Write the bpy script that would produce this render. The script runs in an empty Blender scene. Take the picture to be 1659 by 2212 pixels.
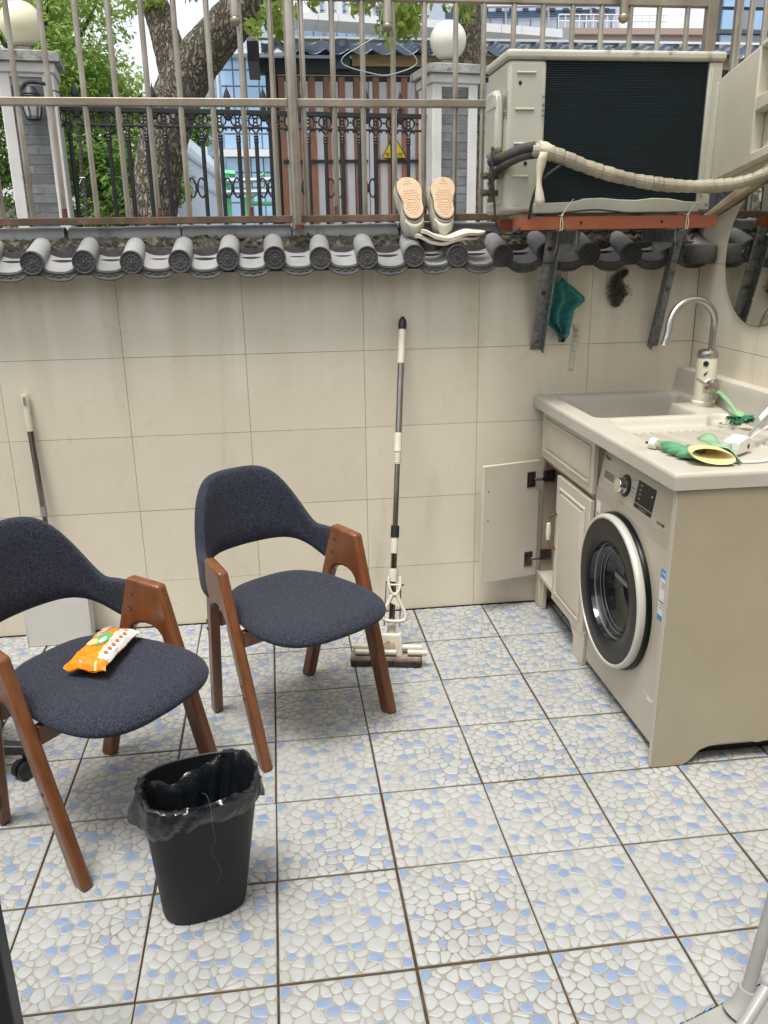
import bpy, bmesh, math, random
import numpy as np
from mathutils import Vector, Matrix

# ------------------------------------------------------------------ camera, sky, sun, exposure
sc = bpy.context.scene
col = sc.collection
RAD = math.radians
rnd = random.Random(11)

CAM = Vector((-0.165, -3.2685, 1.5077))
YAW, PITCH, ROLL = 0.1261, 0.3114, -0.0152
LENS = 29.2645
_cy, _sy, _cp, _sp = math.cos(YAW), math.sin(YAW), math.cos(PITCH), math.sin(PITCH)
FWD = Vector((_sy * _cp, _cy * _cp, -_sp))
_rt = Vector((_cy, -_sy, 0))
_up = _rt.cross(FWD)
RGT = _rt * math.cos(ROLL) + _up * math.sin(ROLL)
UPV = -_rt * math.sin(ROLL) + _up * math.cos(ROLL)
cd = bpy.data.cameras.new('camera')
cd.sensor_fit = 'VERTICAL'
cd.sensor_height = 36.0
cd.sensor_width = 27.0
cd.lens = LENS
cd.clip_start = 0.05
cd.clip_end = 2000
cam = bpy.data.objects.new('camera', cd)
col.objects.link(cam)
m3 = Matrix((RGT, UPV, -FWD)).transposed()
cam.matrix_world = Matrix.Translation(CAM) @ m3.to_4x4()
sc.camera = cam

SUN_EL, SUN_AZ = 72.0, 212.0       # veiled sun high behind the viewer, a little to the left (azimuth from +Y to +X)
w = bpy.data.worlds.new('World')
sc.world = w
w.use_nodes = True
nt = w.node_tree
bg = nt.nodes['Background']
sky = nt.nodes.new('ShaderNodeTexSky')
sky.sky_type = 'NISHITA'
sky.sun_disc = False
sky.sun_elevation = RAD(SUN_EL)
sky.sun_rotation = RAD(SUN_AZ)
sky.air_density = 1.0
sky.dust_density = 3.0
sky.ozone_density = 1.0
hs = nt.nodes.new('ShaderNodeHueSaturation')
hs.inputs['Saturation'].default_value = 0.22      # high thin overcast: nearly white
nt.links.new(sky.outputs[0], hs.inputs['Color'])
nt.links.new(hs.outputs[0], bg.inputs[0])
bg.inputs[1].default_value = 0.125

sl = bpy.data.lights.new('sun', 'SUN')
sl.energy = 1.5
sl.angle = RAD(20)
sl.color = (1.0, 0.96, 0.9)
so = bpy.data.objects.new('sun', sl)
col.objects.link(so)
_d = Vector((math.cos(RAD(SUN_EL)) * math.sin(RAD(SUN_AZ)), math.cos(RAD(SUN_EL)) * math.cos(RAD(SUN_AZ)), math.sin(RAD(SUN_EL))))
so.rotation_euler = _d.to_track_quat('Z', 'Y').to_euler()
so.location = (0, 0, 8)

vs = sc.view_settings
vs.view_transform = 'Standard'
vs.look = 'None'
vs.gamma = 1
vs.use_curve_mapping = False
vs.exposure = 1.14
sc.cycles.max_bounces = 6
sc.cycles.diffuse_bounces = 4
sc.cycles.glossy_bounces = 4
sc.cycles.transparent_max_bounces = 12
sc.cycles.use_denoising = True

# ------------------------------------------------------------------ helpers
FPX = LENS / 36.0 * 2212.0


def ray(vx, vy):
    return FWD + RGT * ((vx - 829.5) / FPX) - UPV * ((vy - 1106.0) / FPX)


def P(vx, vy, ax, val):
    """a sight line of the survey photograph met with a known plane of the place"""
    d = ray(vx, vy)
    i = 'xyz'.index(ax)
    return CAM + d * ((val - CAM[i]) / d[i])


class MB:
    def __init__(s):
        s.v, s.f, s.m = [], [], []

    def add(s, vs_, fs_, m=0):
        o = len(s.v)
        s.v += [tuple(q) for q in vs_]
        for fc in fs_:
            s.f.append(tuple(i + o for i in fc))
            s.m.append(m)
        return s

    def box(s, x0, x1, y0, y1, z0, z1, m=0, M=None):
        q = [(x0, y0, z0), (x1, y0, z0), (x1, y1, z0), (x0, y1, z0), (x0, y0, z1), (x1, y0, z1), (x1, y1, z1), (x0, y1, z1)]
        if M is not None:
            q = [M @ Vector(a) for a in q]
        return s.add(q, [(0, 3, 2, 1), (4, 5, 6, 7), (0, 1, 5, 4), (1, 2, 6, 5), (2, 3, 7, 6), (3, 0, 4, 7)], m)

    def tube(s, pts, r, n=10, m=0, closed=False, caps=True, sx=1.0, up=None):
        pts = [Vector(q) for q in pts]
        k = len(pts)
        rs = list(r) if isinstance(r, (list, tuple)) else [r] * k
        if len(rs) != k:
            m_ = len(rs) - 1
            rs = [rs[min(int(i / (k - 1) * m_), m_ - 1)] * (1 - (i / (k - 1) * m_ - min(int(i / (k - 1) * m_), m_ - 1))) +
                  rs[min(int(i / (k - 1) * m_), m_ - 1) + 1] * (i / (k - 1) * m_ - min(int(i / (k - 1) * m_), m_ - 1)) for i in range(k)]
        tang = []
        for i in range(k):
            if closed:
                t = pts[(i + 1) % k] - pts[i - 1]
            else:
                t = pts[min(i + 1, k - 1)] - pts[max(i - 1, 0)]
            if t.length < 1e-9:
                t = Vector((0, 0, 1))
            tang.append(t.normalized())
        nrm = Vector(up) if up else (Vector((0, 0, 1)) if abs(tang[0].z) < 0.9 else Vector((0, 1, 0)))
        vs_ = []
        for i in range(k):
            t = tang[i]
            nrm = (nrm - t * nrm.dot(t))
            if nrm.length < 1e-6:
                nrm = t.orthogonal()
            nrm.normalize()
            b = t.cross(nrm)
            for j in range(n):
                a = 2 * math.pi * j / n
                vs_.append(pts[i] + (b * math.cos(a) * sx + nrm * math.sin(a)) * rs[i])
        fs_ = []
        for i in range(k if closed else k - 1):
            i2 = (i + 1) % k
            for j in range(n):
                j2 = (j + 1) % n
                fs_.append((i * n + j, i * n + j2, i2 * n + j2, i2 * n + j))
        if caps and not closed:
            fs_.append(tuple(range(n - 1, -1, -1)))
            fs_.append(tuple((k - 1) * n + j for j in range(n)))
        return s.add(vs_, fs_, m)

    def lathe(s, prof, n=24, c=(0, 0, 0), axis='z', m=0, caps=True, M=None, sx=1, sy=1):
        vs_ = []
        for r_, h in prof:
            for j in range(n):
                a = 2 * math.pi * j / n
                p = (r_ * math.cos(a) * sx, r_ * math.sin(a) * sy, h)
                if axis == 'x':
                    p = (p[2], p[0], p[1])
                elif axis == 'y':
                    p = (p[1], p[2], p[0])
                q = Vector(p)
                if M is not None:
                    q = M @ q
                vs_.append(q + Vector(c))
        k = len(prof)
        fs_ = []
        for i in range(k - 1):
            for j in range(n):
                j2 = (j + 1) % n
                fs_.append((i * n + j, i * n + j2, (i + 1) * n + j2, (i + 1) * n + j))
        if caps:
            fs_.append(tuple(range(n - 1, -1, -1)))
            fs_.append(tuple((k - 1) * n + j for j in range(n)))
        return s.add(vs_, fs_, m)

    def sphere(s, c, r, n=16, k=9, m=0, sc_=(1, 1, 1)):
        prof = [(max(math.sin(math.pi * i / k), 1e-4) * r, -math.cos(math.pi * i / k) * r) for i in range(k + 1)]
        M = Matrix.Diagonal((sc_[0], sc_[1], sc_[2]))
        return s.lathe(prof, n, c, 'z', m, True, M)

    def prism(s, poly, w0, w1, fn, m=0):
        """poly: list of (u, v); fn(u, v, w) -> xyz"""
        k = len(poly)
        vs_ = [fn(u, v_, w0) for u, v_ in poly] + [fn(u, v_, w1) for u, v_ in poly]
        fs_ = [tuple(range(k - 1, -1, -1)), tuple(range(k, 2 * k))]
        for i in range(k):
            j = (i + 1) % k
            fs_.append((i, j, k + j, k + i))
        return s.add(vs_, fs_, m)

    def grid(s, rows, m=0, cu=False, cv=False):
        k, n = len(rows), len(rows[0])
        vs_ = [p for r_ in rows for p in r_]
        fs_ = []
        for i in range(k if cu else k - 1):
            i2 = (i + 1) % k
            for j in range(n if cv else n - 1):
                j2 = (j + 1) % n
                fs_.append((i * n + j, i * n + j2, i2 * n + j2, i2 * n + j))
        return s.add(vs_, fs_, m)

    def mesh(s, name, mats, off=(0, 0, 0), smooth=35, fix=True):
        o = Vector(off)
        me = bpy.data.meshes.new(name)
        me.from_pydata([tuple(Vector(q) - o) for q in s.v], [], s.f)
        for mm in (mats if isinstance(mats, (list, tuple)) else [mats]):
            me.materials.append(mm)
        if any(s.m):
            me.polygons.foreach_set('material_index', s.m)
        if fix:
            bm = bmesh.new()
            bm.from_mesh(me)
            bmesh.ops.recalc_face_normals(bm, faces=bm.faces)
            bm.to_mesh(me)
            bm.free()
        if smooth:
            me.polygons.foreach_set('use_smooth', [True] * len(me.polygons))
            me.set_sharp_from_angle(angle=RAD(smooth))
        me.update()
        return me

    def build(s, name, mats, parent=None, local=False, smooth=35, bevel=0, seg=2, sub=0, fix=True):
        off = (0, 0, 0)
        if parent is not None and not local:
            off = wloc(parent)
        me = s.mesh(name, mats, off, smooth, fix)
        o = bpy.data.objects.new(name, me)
        col.objects.link(o)
        o.parent = parent
        if bevel:
            b = o.modifiers.new('bevel', 'BEVEL')
            b.width = bevel
            b.segments = seg
            b.limit_method = 'ANGLE'
            b.angle_limit = RAD(40)
            b.harden_normals = False
        if sub:
            q = o.modifiers.new('sub', 'SUBSURF')
            q.levels = q.render_levels = sub
        return o


def wloc(o):
    p = Vector((0, 0, 0))
    while o is not None:
        p += o.location
        o = o.parent
    return p


def tag(o, label=None, cat=None, group=None, kind=None):
    if label:
        o['label'] = label
    if cat:
        o['category'] = cat
    if group:
        o['group'] = group
    if kind:
        o['kind'] = kind
    return o


def thing(name, label, cat, loc=(0, 0, 0), rz=0, group=None):
    o = bpy.data.objects.new(name, None)
    col.objects.link(o)
    o.location = loc
    o.rotation_euler = (0, 0, rz)
    o.empty_display_size = 0.1
    return tag(o, label, cat, group)


def inst(name, me, loc, parent=None, rot=(0, 0, 0), scale=(1, 1, 1)):
    """another piece that shares mesh data; loc in world coordinates (parent unrotated)"""
    o = bpy.data.objects.new(name, me)
    col.objects.link(o)
    o.parent = parent
    o.location = Vector(loc) - (wloc(parent) if parent is not None else Vector((0, 0, 0)))
    o.rotation_euler = rot
    o.scale = scale
    return o


def copy_tree(o, parent=None):
    c = o.copy()
    col.objects.link(c)
    c.parent = parent
    for ch in o.children:
        copy_tree(ch, c)
    return c


def text_mesh(name, body, size, M, matl, parent, extrude=0.0004, align='CENTER', local=False, space=1.0):
    cu = bpy.data.curves.new(name, 'FONT')
    cu.body = body
    cu.size = size
    cu.extrude = extrude
    cu.align_x = align
    cu.align_y = 'CENTER'
    cu.space_character = space
    cu.resolution_u = 3
    t = bpy.data.objects.new(name, cu)
    col.objects.link(t)
    dg = bpy.context.evaluated_depsgraph_get()
    me = bpy.data.meshes.new_from_object(t.evaluated_get(dg))
    bpy.data.objects.remove(t)
    bpy.data.curves.remove(cu)
    me.transform(M)
    if parent is not None and not local:
        me.transform(Matrix.Translation(-wloc(parent)))
    me.materials.clear()
    me.materials.append(matl)
    o = bpy.data.objects.new(name, me)
    col.objects.link(o)
    o.parent = parent
    return o


def frame_matrix(origin, xdir, ydir):
    x = Vector(xdir).normalized()
    y = Vector(ydir)
    y = (y - x * y.dot(x)).normalized()
    z = x.cross(y)
    return Matrix.Translation(Vector(origin)) @ Matrix((x, y, z)).transposed().to_4x4()


def arc(cx, cy, r, a0, a1, n, ry=None):
    ry = ry or r
    return [(cx + r * math.cos(RAD(a0 + (a1 - a0) * i / n)), cy + ry * math.sin(RAD(a0 + (a1 - a0) * i / n))) for i in range(n + 1)]


def smooth(pts, k=2, closed=False):
    pts = [Vector(p) for p in pts]
    for _ in range(k):
        q = []
        n = len(pts)
        rng = range(n) if closed else range(n - 1)
        if not closed:
            q.append(pts[0])
        for i in rng:
            a, b = pts[i], pts[(i + 1) % n]
            q += [a * 0.75 + b * 0.25, a * 0.25 + b * 0.75]
        if not closed:
            q.append(pts[-1])
        pts = q
    return pts


def sstep(a, b, x):
    t = min(max((x - a) / (b - a), 0), 1)
    return t * t * (3 - 2 * t)


# ------------------------------------------------------------------ materials
def mat(name, c, rough=0.5, metal=0.0, c2=None, vs_=6.0, c3=None, v3=3.0, t3=(0.55, 0.7), bump=0.0, bs=80.0, coord='pos',
        stretch=(1, 1, 1), rand=0.0, spec=0.5, detail=5.0, rr=0.0, coat=0.0, mix=(0.35, 0.65), stretch3=None, bdist=0.002):
    m = bpy.data.materials.new(name)
    m.use_nodes = True
    t = m.node_tree
    N, L = t.nodes, t.links
    b = N['Principled BSDF']
    b.inputs['Base Color'].default_value = (*c, 1)
    b.inputs['Roughness'].default_value = rough
    b.inputs['Metallic'].default_value = metal
    b.inputs['Specular IOR Level'].default_value = spec
    b.inputs['Coat Weight'].default_value = coat
    b.inputs['Coat Roughness'].default_value = 0.15
    if coord == 'pos':
        src = N.new('ShaderNodeNewGeometry').outputs['Position']
    else:
        src = N.new('ShaderNodeTexCoord').outputs['Object']

    def mapped(st):
        mp = N.new('ShaderNodeMapping')
        mp.inputs['Scale'].default_value = st
        L.new(src, mp.inputs['Vector'])
        return mp.outputs[0]
    vec = mapped(stretch)

    def noise(scale, det=detail, v=vec, r_=0.6):
        n = N.new('ShaderNodeTexNoise')
        n.inputs['Scale'].default_value = scale
        n.inputs['Detail'].default_value = det
        n.inputs['Roughness'].default_value = r_
        L.new(v, n.inputs['Vector'])
        return n.outputs['Fac']

    def ramp(fac, lo, hi):
        r_ = N.new('ShaderNodeMapRange')
        r_.inputs['From Min'].default_value = lo
        r_.inputs['From Max'].default_value = hi
        L.new(fac, r_.inputs['Value'])
        return r_.outputs[0]

    def mixc(fac, a, b_):
        x = N.new('ShaderNodeMix')
        x.data_type = 'RGBA'
        for sock, val in ((x.inputs['A'], a), (x.inputs['B'], b_)):
            if isinstance(val, tuple):
                sock.default_value = (*val, 1)
            else:
                L.new(val, sock)
        L.new(fac, x.inputs['Factor'])
        return x.outputs['Result']
    cur = c
    if c2 is not None:
        cur = mixc(ramp(noise(vs_), *mix), c, c2)
    if c3 is not None:
        v3v = mapped(stretch3) if stretch3 else vec
        cur = mixc(ramp(noise(v3, 8, v3v, 0.65), *t3), cur, c3)
    if rand:
        oi = N.new('ShaderNodeObjectInfo')
        h = N.new('ShaderNodeHueSaturation')
        mr = N.new('ShaderNodeMapRange')
        mr.inputs['To Min'].default_value = 1 - rand
        mr.inputs['To Max'].default_value = 1 + rand
        L.new(oi.outputs['Random'], mr.inputs['Value'])
        L.new(mr.outputs[0], h.inputs['Value'])
        if isinstance(cur, tuple):
            h.inputs['Color'].default_value = (*cur, 1)
        else:
            L.new(cur, h.inputs['Color'])
        cur = h.outputs[0]
    if not isinstance(cur, tuple):
        L.new(cur, b.inputs['Base Color'])
    if rr:
        q = N.new('ShaderNodeMapRange')
        q.inputs['To Min'].default_value = max(rough - rr, 0.02)
        q.inputs['To Max'].default_value = min(rough + rr, 1)
        L.new(noise(vs_ * 2.3), q.inputs['Value'])
        L.new(q.outputs[0], b.inputs['Roughness'])
    if bump:
        bn = N.new('ShaderNodeBump')
        bn.inputs['Strength'].default_value = bump
        bn.inputs['Distance'].default_value = bdist
        L.new(noise(bs), bn.inputs['Height'])
        L.new(bn.outputs[0], b.inputs['Normal'])
    return m


def glassmat(name, c=(0.9, 0.95, 1), rough=0.03, alpha=0.35):
    """thin pane: mix of a clear see-through pane and a glossy reflection"""
    m = bpy.data.materials.new(name)
    m.use_nodes = True
    t = m.node_tree
    N, L = t.nodes, t.links
    N.remove(N['Principled BSDF'])
    g = N.new('ShaderNodeBsdfGlossy')
    g.inputs['Roughness'].default_value = rough
    tr = N.new('ShaderNodeBsdfTransparent')
    tr.inputs['Color'].default_value = (*c, 1)
    mx = N.new('ShaderNodeMixShader')
    fr = N.new('ShaderNodeFresnel')
    fr.inputs['IOR'].default_value = 1.5
    L.new(fr.outputs[0], mx.inputs[0])
    L.new(tr.outputs[0], mx.inputs[1])
    L.new(g.outputs[0], mx.inputs[2])
    L.new(mx.outputs[0], N['Material Output'].inputs[0])
    return m


def leafmat(name, c, c2, tr=0.4):
    m = mat(name, c, 0.45, c2=c2, vs_=2.5, mix=(0.3, 0.7), spec=0.35)
    t = m.node_tree
    N, L = t.nodes, t.links
    b = N['Principled BSDF']
    tl = N.new('ShaderNodeBsdfTranslucent')
    src = b.inputs['Base Color'].links[0].from_socket
    g = N.new('ShaderNodeGamma')
    g.inputs['Gamma'].default_value = 0.8
    L.new(src, g.inputs['Color'])
    L.new(g.outputs[0], tl.inputs['Color'])
    mx = N.new('ShaderNodeMixShader')
    mx.inputs[0].default_value = tr
    L.new(b.outputs[0], mx.inputs[1])
    L.new(tl.outputs[0], mx.inputs[2])
    L.new(mx.outputs[0], N['Material Output'].inputs[0])
    return m


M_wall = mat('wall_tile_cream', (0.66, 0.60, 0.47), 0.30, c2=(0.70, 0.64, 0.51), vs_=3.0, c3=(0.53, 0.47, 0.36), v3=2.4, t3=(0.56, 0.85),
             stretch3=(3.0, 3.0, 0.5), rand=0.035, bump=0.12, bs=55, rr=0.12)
def add_limescale_and_top_light(m):
    """pale runs washed down from the coping, plus brightness painted into the wall top"""
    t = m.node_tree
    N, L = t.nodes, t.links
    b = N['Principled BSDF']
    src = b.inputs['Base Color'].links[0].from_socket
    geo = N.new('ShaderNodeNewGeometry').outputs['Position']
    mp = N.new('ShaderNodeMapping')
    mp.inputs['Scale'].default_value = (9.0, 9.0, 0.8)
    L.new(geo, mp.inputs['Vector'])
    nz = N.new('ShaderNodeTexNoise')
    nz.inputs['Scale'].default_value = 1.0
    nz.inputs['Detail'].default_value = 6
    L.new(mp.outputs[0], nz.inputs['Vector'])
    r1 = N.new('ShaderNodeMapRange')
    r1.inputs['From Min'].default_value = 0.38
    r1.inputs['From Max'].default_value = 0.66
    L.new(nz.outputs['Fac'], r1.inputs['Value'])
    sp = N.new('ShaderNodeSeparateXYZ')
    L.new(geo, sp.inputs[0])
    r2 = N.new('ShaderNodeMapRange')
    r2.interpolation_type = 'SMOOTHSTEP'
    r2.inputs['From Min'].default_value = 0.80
    r2.inputs['From Max'].default_value = 1.42  # height ramp: paints the runs brighter towards the top, offsetting the eave's shade
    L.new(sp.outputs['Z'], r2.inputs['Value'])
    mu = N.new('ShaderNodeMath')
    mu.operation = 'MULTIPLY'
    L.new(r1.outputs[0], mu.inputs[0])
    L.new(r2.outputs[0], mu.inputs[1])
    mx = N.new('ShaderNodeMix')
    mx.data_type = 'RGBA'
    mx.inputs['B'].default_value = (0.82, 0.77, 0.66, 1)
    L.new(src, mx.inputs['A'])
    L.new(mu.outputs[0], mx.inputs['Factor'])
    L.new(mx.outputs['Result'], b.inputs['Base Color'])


add_limescale_and_top_light(M_wall)
M_joint = mat('tile_joint', (0.30, 0.255, 0.19), 0.85)
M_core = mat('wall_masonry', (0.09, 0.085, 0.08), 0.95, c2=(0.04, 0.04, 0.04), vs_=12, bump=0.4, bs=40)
M_grout = mat('floor_grout', (0.035, 0.025, 0.018), 0.85, c2=(0.12, 0.09, 0.06), vs_=9, mix=(0.5, 0.8))
M_tilebase = mat('pebble_tile_base', (0.33, 0.31, 0.265), 0.5, c2=(0.22, 0.19, 0.145), vs_=2.2, mix=(0.4, 0.62), c3=(0.17, 0.135, 0.09), v3=14, t3=(0.6, 0.75), bump=0.2, bs=150)
M_peb_w = mat('pebble_white', (0.385, 0.395, 0.39), 0.3, c2=(0.335, 0.347, 0.338), vs_=5, rr=0.1, bump=0.12, bs=130, c3=(0.30, 0.285, 0.245), v3=3.2, t3=(0.56, 0.85))
M_peb_g = mat('pebble_grey', (0.32, 0.327, 0.325), 0.25, c2=(0.365, 0.373, 0.37), vs_=6, rr=0.1, bump=0.25, bs=260)
M_peb_b = mat('pebble_blue', (0.18, 0.24, 0.36), 0.28, c2=(0.225, 0.285, 0.395), vs_=9, rr=0.1, bump=0.2, bs=200, c3=(0.2, 0.27, 0.45), v3=22, t3=(0.62, 0.75))
M_peb_rim = mat('pebble_rim', (0.41, 0.405, 0.37), 0.3, c2=(0.33, 0.32, 0.28), vs_=9)
M_clay = mat('grey_clay_tile', (0.19, 0.19, 0.19), 0.75, c2=(0.26, 0.258, 0.252), vs_=7, c3=(0.10, 0.097, 0.088), v3=9, t3=(0.56, 0.72), bump=0.3, bs=90, rand=0.15)
M_claydark = mat('dark_clay_relief', (0.055, 0.055, 0.057), 0.7, c2=(0.09, 0.088, 0.085), vs_=20, bump=0.3, bs=120, rand=0.1)
M_mortar = mat('mossy_mortar', (0.06, 0.052, 0.042), 0.95, c2=(0.02, 0.018, 0.016), vs_=22, c3=(0.17, 0.155, 0.085), v3=30, t3=(0.52, 0.66), bump=1.0, bs=45, bdist=0.01)
M_steel = mat('weathered_stainless', (0.44, 0.405, 0.335), 0.33, 0.8, c2=(0.27, 0.235, 0.18), vs_=9, c3=(0.2, 0.125, 0.07), v3=5, t3=(0.66, 0.82), rr=0.12, stretch=(1, 1, 0.6), rand=0.08)
M_steelrail = mat('stained_rail', (0.34, 0.30, 0.235), 0.42, 0.6, c2=(0.23, 0.185, 0.13), vs_=6, c3=(0.17, 0.09, 0.05), v3=6, t3=(0.62, 0.78), rr=0.12)
M_rustrail = mat('rusty_rail', (0.16, 0.10, 0.066), 0.75, 0.2, c2=(0.085, 0.05, 0.033), vs_=12, c3=(0.27, 0.22, 0.16), v3=7, t3=(0.58, 0.75), bump=0.5, bs=80)
M_galv = mat('galvanised_steel', (0.25, 0.265, 0.275), 0.5, 0.6, c2=(0.13, 0.135, 0.135), vs_=45, c3=(0.06, 0.058, 0.055), v3=30, t3=(0.6, 0.68), bump=0.25, bs=90)
M_rust = mat('rust', (0.16, 0.05, 0.025), 0.85, c2=(0.05, 0.025, 0.015), vs_=50)
M_orange = mat('orange_primer', (0.30, 0.085, 0.032), 0.6, c2=(0.23, 0.064, 0.026), vs_=8, c3=(0.2, 0.06, 0.03), v3=25, t3=(0.68, 0.8), stretch=(0.4, 1, 1))
M_ac = mat('aged_white_paint', (0.45, 0.445, 0.365), 0.45, c2=(0.40, 0.39, 0.31), vs_=4, c3=(0.28, 0.25, 0.17), v3=11, t3=(0.66, 0.82), bump=0.05, bs=120)
M_acdirt = mat('ac_lid_dirty', (0.47, 0.46, 0.38), 0.5, c2=(0.40, 0.38, 0.29), vs_=6, c3=(0.15, 0.14, 0.075), v3=14, t3=(0.6, 0.72))
M_coil = mat('coil_fins', (0.008, 0.027, 0.031), 0.55, 0.0, c2=(0.006, 0.018, 0.021), vs_=10)
M_blackrub = mat('black_foam', (0.035, 0.033, 0.031), 0.8, c2=(0.06, 0.056, 0.05), vs_=25, bump=0.3, bs=150)
M_black = mat('black_plastic', (0.012, 0.012, 0.013), 0.45)
M_wrap = mat('pipe_wrap_tape', (0.35, 0.31, 0.225), 0.5, c2=(0.24, 0.21, 0.145), vs_=9, c3=(0.17, 0.145, 0.10), v3=18, t3=(0.6, 0.76), bump=0.35, bs=45)
M_wrap_l = mat('pale_tape', (0.58, 0.52, 0.40), 0.5, c2=(0.5, 0.44, 0.33), vs_=14)
M_brass = mat('tarnished_brass', (0.2, 0.16, 0.09), 0.5, 0.8, c2=(0.1, 0.085, 0.06), vs_=40)
M_cream = mat('cream_render', (0.60, 0.565, 0.46), 0.7, c2=(0.54, 0.50, 0.39), vs_=4, c3=(0.40, 0.35, 0.25), v3=5, t3=(0.6, 0.8), bump=0.3, bs=60)
M_ledge = mat('stained_ledge', (0.47, 0.38, 0.26), 0.7, c2=(0.32, 0.235, 0.145), vs_=7, bump=0.25, bs=50, c3=(0.55, 0.5, 0.4), v3=9, t3=(0.55, 0.7))
M_stone = mat('composite_stone', (0.50, 0.47, 0.40), 0.36, c2=(0.455, 0.425, 0.355), vs_=5, c3=(0.40, 0.355, 0.28), v3=7, t3=(0.64, 0.85), rr=0.08, bump=0.04, bs=120)
M_cab = mat('cabinet_laminate', (0.58, 0.53, 0.43), 0.4, c2=(0.54, 0.49, 0.395), vs_=4, c3=(0.36, 0.31, 0.23), v3=6, t3=(0.66, 0.85))
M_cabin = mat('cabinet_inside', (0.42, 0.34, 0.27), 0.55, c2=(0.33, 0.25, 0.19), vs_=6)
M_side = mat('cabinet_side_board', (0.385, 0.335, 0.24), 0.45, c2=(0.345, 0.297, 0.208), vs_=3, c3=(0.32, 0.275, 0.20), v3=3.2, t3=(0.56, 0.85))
M_champ = mat('champagne_metal', (0.53, 0.47, 0.365), 0.36, 0.12, c2=(0.49, 0.445, 0.36), vs_=3, rr=0.06)
M_champ2 = mat('champagne_band', (0.50, 0.465, 0.395), 0.28, 0.4)
M_silver = mat('silver_trim', (0.60, 0.59, 0.52), 0.32, 0.2, rr=0.05)
M_gblack = mat('gloss_black', (0.006, 0.006, 0.007), 0.28, spec=0.22)
M_dglass = mat('dark_door_glass', (0.013, 0.014, 0.016), 0.06, spec=0.6)
M_drum = mat('drum_rim', (0.16, 0.17, 0.18), 0.25, 0.5)
M_chrome = mat('chrome', (0.72, 0.72, 0.70), 0.12, 1.0, rr=0.05)
M_nickel = mat('brushed_nickel', (0.42, 0.41, 0.385), 0.33, 1.0, rr=0.06)
M_pole = mat('dull_steel_tube', (0.30, 0.285, 0.255), 0.2, 1.0, c2=(0.22, 0.205, 0.18), vs_=30, stretch=(1, 1, 0.1), rr=0.06)
M_white = mat('white_plastic', (0.72, 0.71, 0.66), 0.4)
M_ivory = mat('ivory_plastic', (0.66, 0.63, 0.50), 0.35, c2=(0.60, 0.565, 0.44), vs_=9)
M_offw = mat('offwhite_plastic', (0.62, 0.58, 0.49), 0.42, c2=(0.53, 0.48, 0.385), vs_=12, c3=(0.25, 0.14, 0.07), v3=35, t3=(0.72, 0.8))
M_ink = mat('printed_ink', (0.03, 0.03, 0.03), 0.5)
M_inkw = mat('printed_white', (0.75, 0.75, 0.72), 0.5)
M_red = mat('red_fabric', (0.45, 0.03, 0.02), 0.8)
M_navybind = mat('navy_binding', (0.012, 0.045, 0.085), 0.85)
M_greenrub = mat('green_rubber', (0.075, 0.235, 0.105), 0.45, c2=(0.10, 0.30, 0.15), vs_=14)
M_greenpale = mat('pale_green_rubber', (0.19, 0.37, 0.20), 0.45, c2=(0.25, 0.43, 0.25), vs_=14)
M_yellowrub = mat('yellow_rubber', (0.64, 0.52, 0.24), 0.45, c2=(0.70, 0.60, 0.34), vs_=14)
M_bristle = mat('green_bristle', (0.03, 0.15, 0.075), 0.55, rand=0.2, c2=(0.06, 0.24, 0.12), vs_=80)
M_mirror = mat('mirror_silver', (0.80, 0.82, 0.78), 0.02, 1.0, c2=(0.74, 0.77, 0.72), vs_=5)
M_wool = mat('steel_wool', (0.26, 0.245, 0.215), 0.4, 0.6, c2=(0.07, 0.065, 0.058), vs_=90)
M_paper = mat('torn_paper', (0.70, 0.67, 0.60), 0.8, c2=(0.62, 0.59, 0.52), vs_=90)
M_clear = mat('clear_film', (0.52, 0.48, 0.38), 0.2)
M_globe = mat('opal_globe', (0.70, 0.67, 0.49), 0.28, c2=(0.66, 0.62, 0.43), vs_=5, c3=(0.35, 0.3, 0.16), v3=28, t3=(0.72, 0.8))
M_globe2 = mat('opal_globe_white', (0.72, 0.71, 0.62), 0.28, c2=(0.67, 0.65, 0.54), vs_=5, c3=(0.35, 0.3, 0.16), v3=28, t3=(0.72, 0.8))
M_plaster = mat('white_plaster', (0.60, 0.59, 0.56), 0.85, c2=(0.52, 0.51, 0.48), vs_=5, c3=(0.27, 0.26, 0.23), v3=6, t3=(0.62, 0.74), bump=0.4, bs=40)
M_capstone = mat('lichen_cap', (0.36, 0.36, 0.34), 0.9, c2=(0.22, 0.22, 0.20), vs_=8, c3=(0.10, 0.10, 0.07), v3=11, t3=(0.54, 0.66), bump=0.8, bs=30, bdist=0.01)
M_brick = mat('grey_brick', (0.185, 0.195, 0.20), 0.9, c2=(0.13, 0.137, 0.142), vs_=12, rand=0.22, bump=0.5, bs=60, c3=(0.3, 0.3, 0.29), v3=25, t3=(0.66, 0.78))
M_bjoint = mat('brick_joint', (0.46, 0.45, 0.42), 0.95, c2=(0.33, 0.325, 0.30), vs_=20)
M_iron = mat('black_iron', (0.007, 0.0075, 0.0095), 0.5, 0.0, c2=(0.011, 0.012, 0.015), vs_=12, c3=(0.085, 0.04, 0.022), v3=9, t3=(0.7, 0.78))
M_woodp = mat('wpc_brown', (0.33, 0.16, 0.095), 0.6, c2=(0.245, 0.11, 0.065), vs_=9, stretch=(14, 1, 1.2), rand=0.12, mix=(0.4, 0.6))
M_woodw = mat('grey_board', (0.62, 0.635, 0.655), 0.55, c2=(0.57, 0.585, 0.605), vs_=9, stretch=(14, 1, 1), rand=0.04)
M_frame = mat('anthracite_frame', (0.018, 0.020, 0.024), 0.5, c2=(0.024, 0.026, 0.03), vs_=9)
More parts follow.
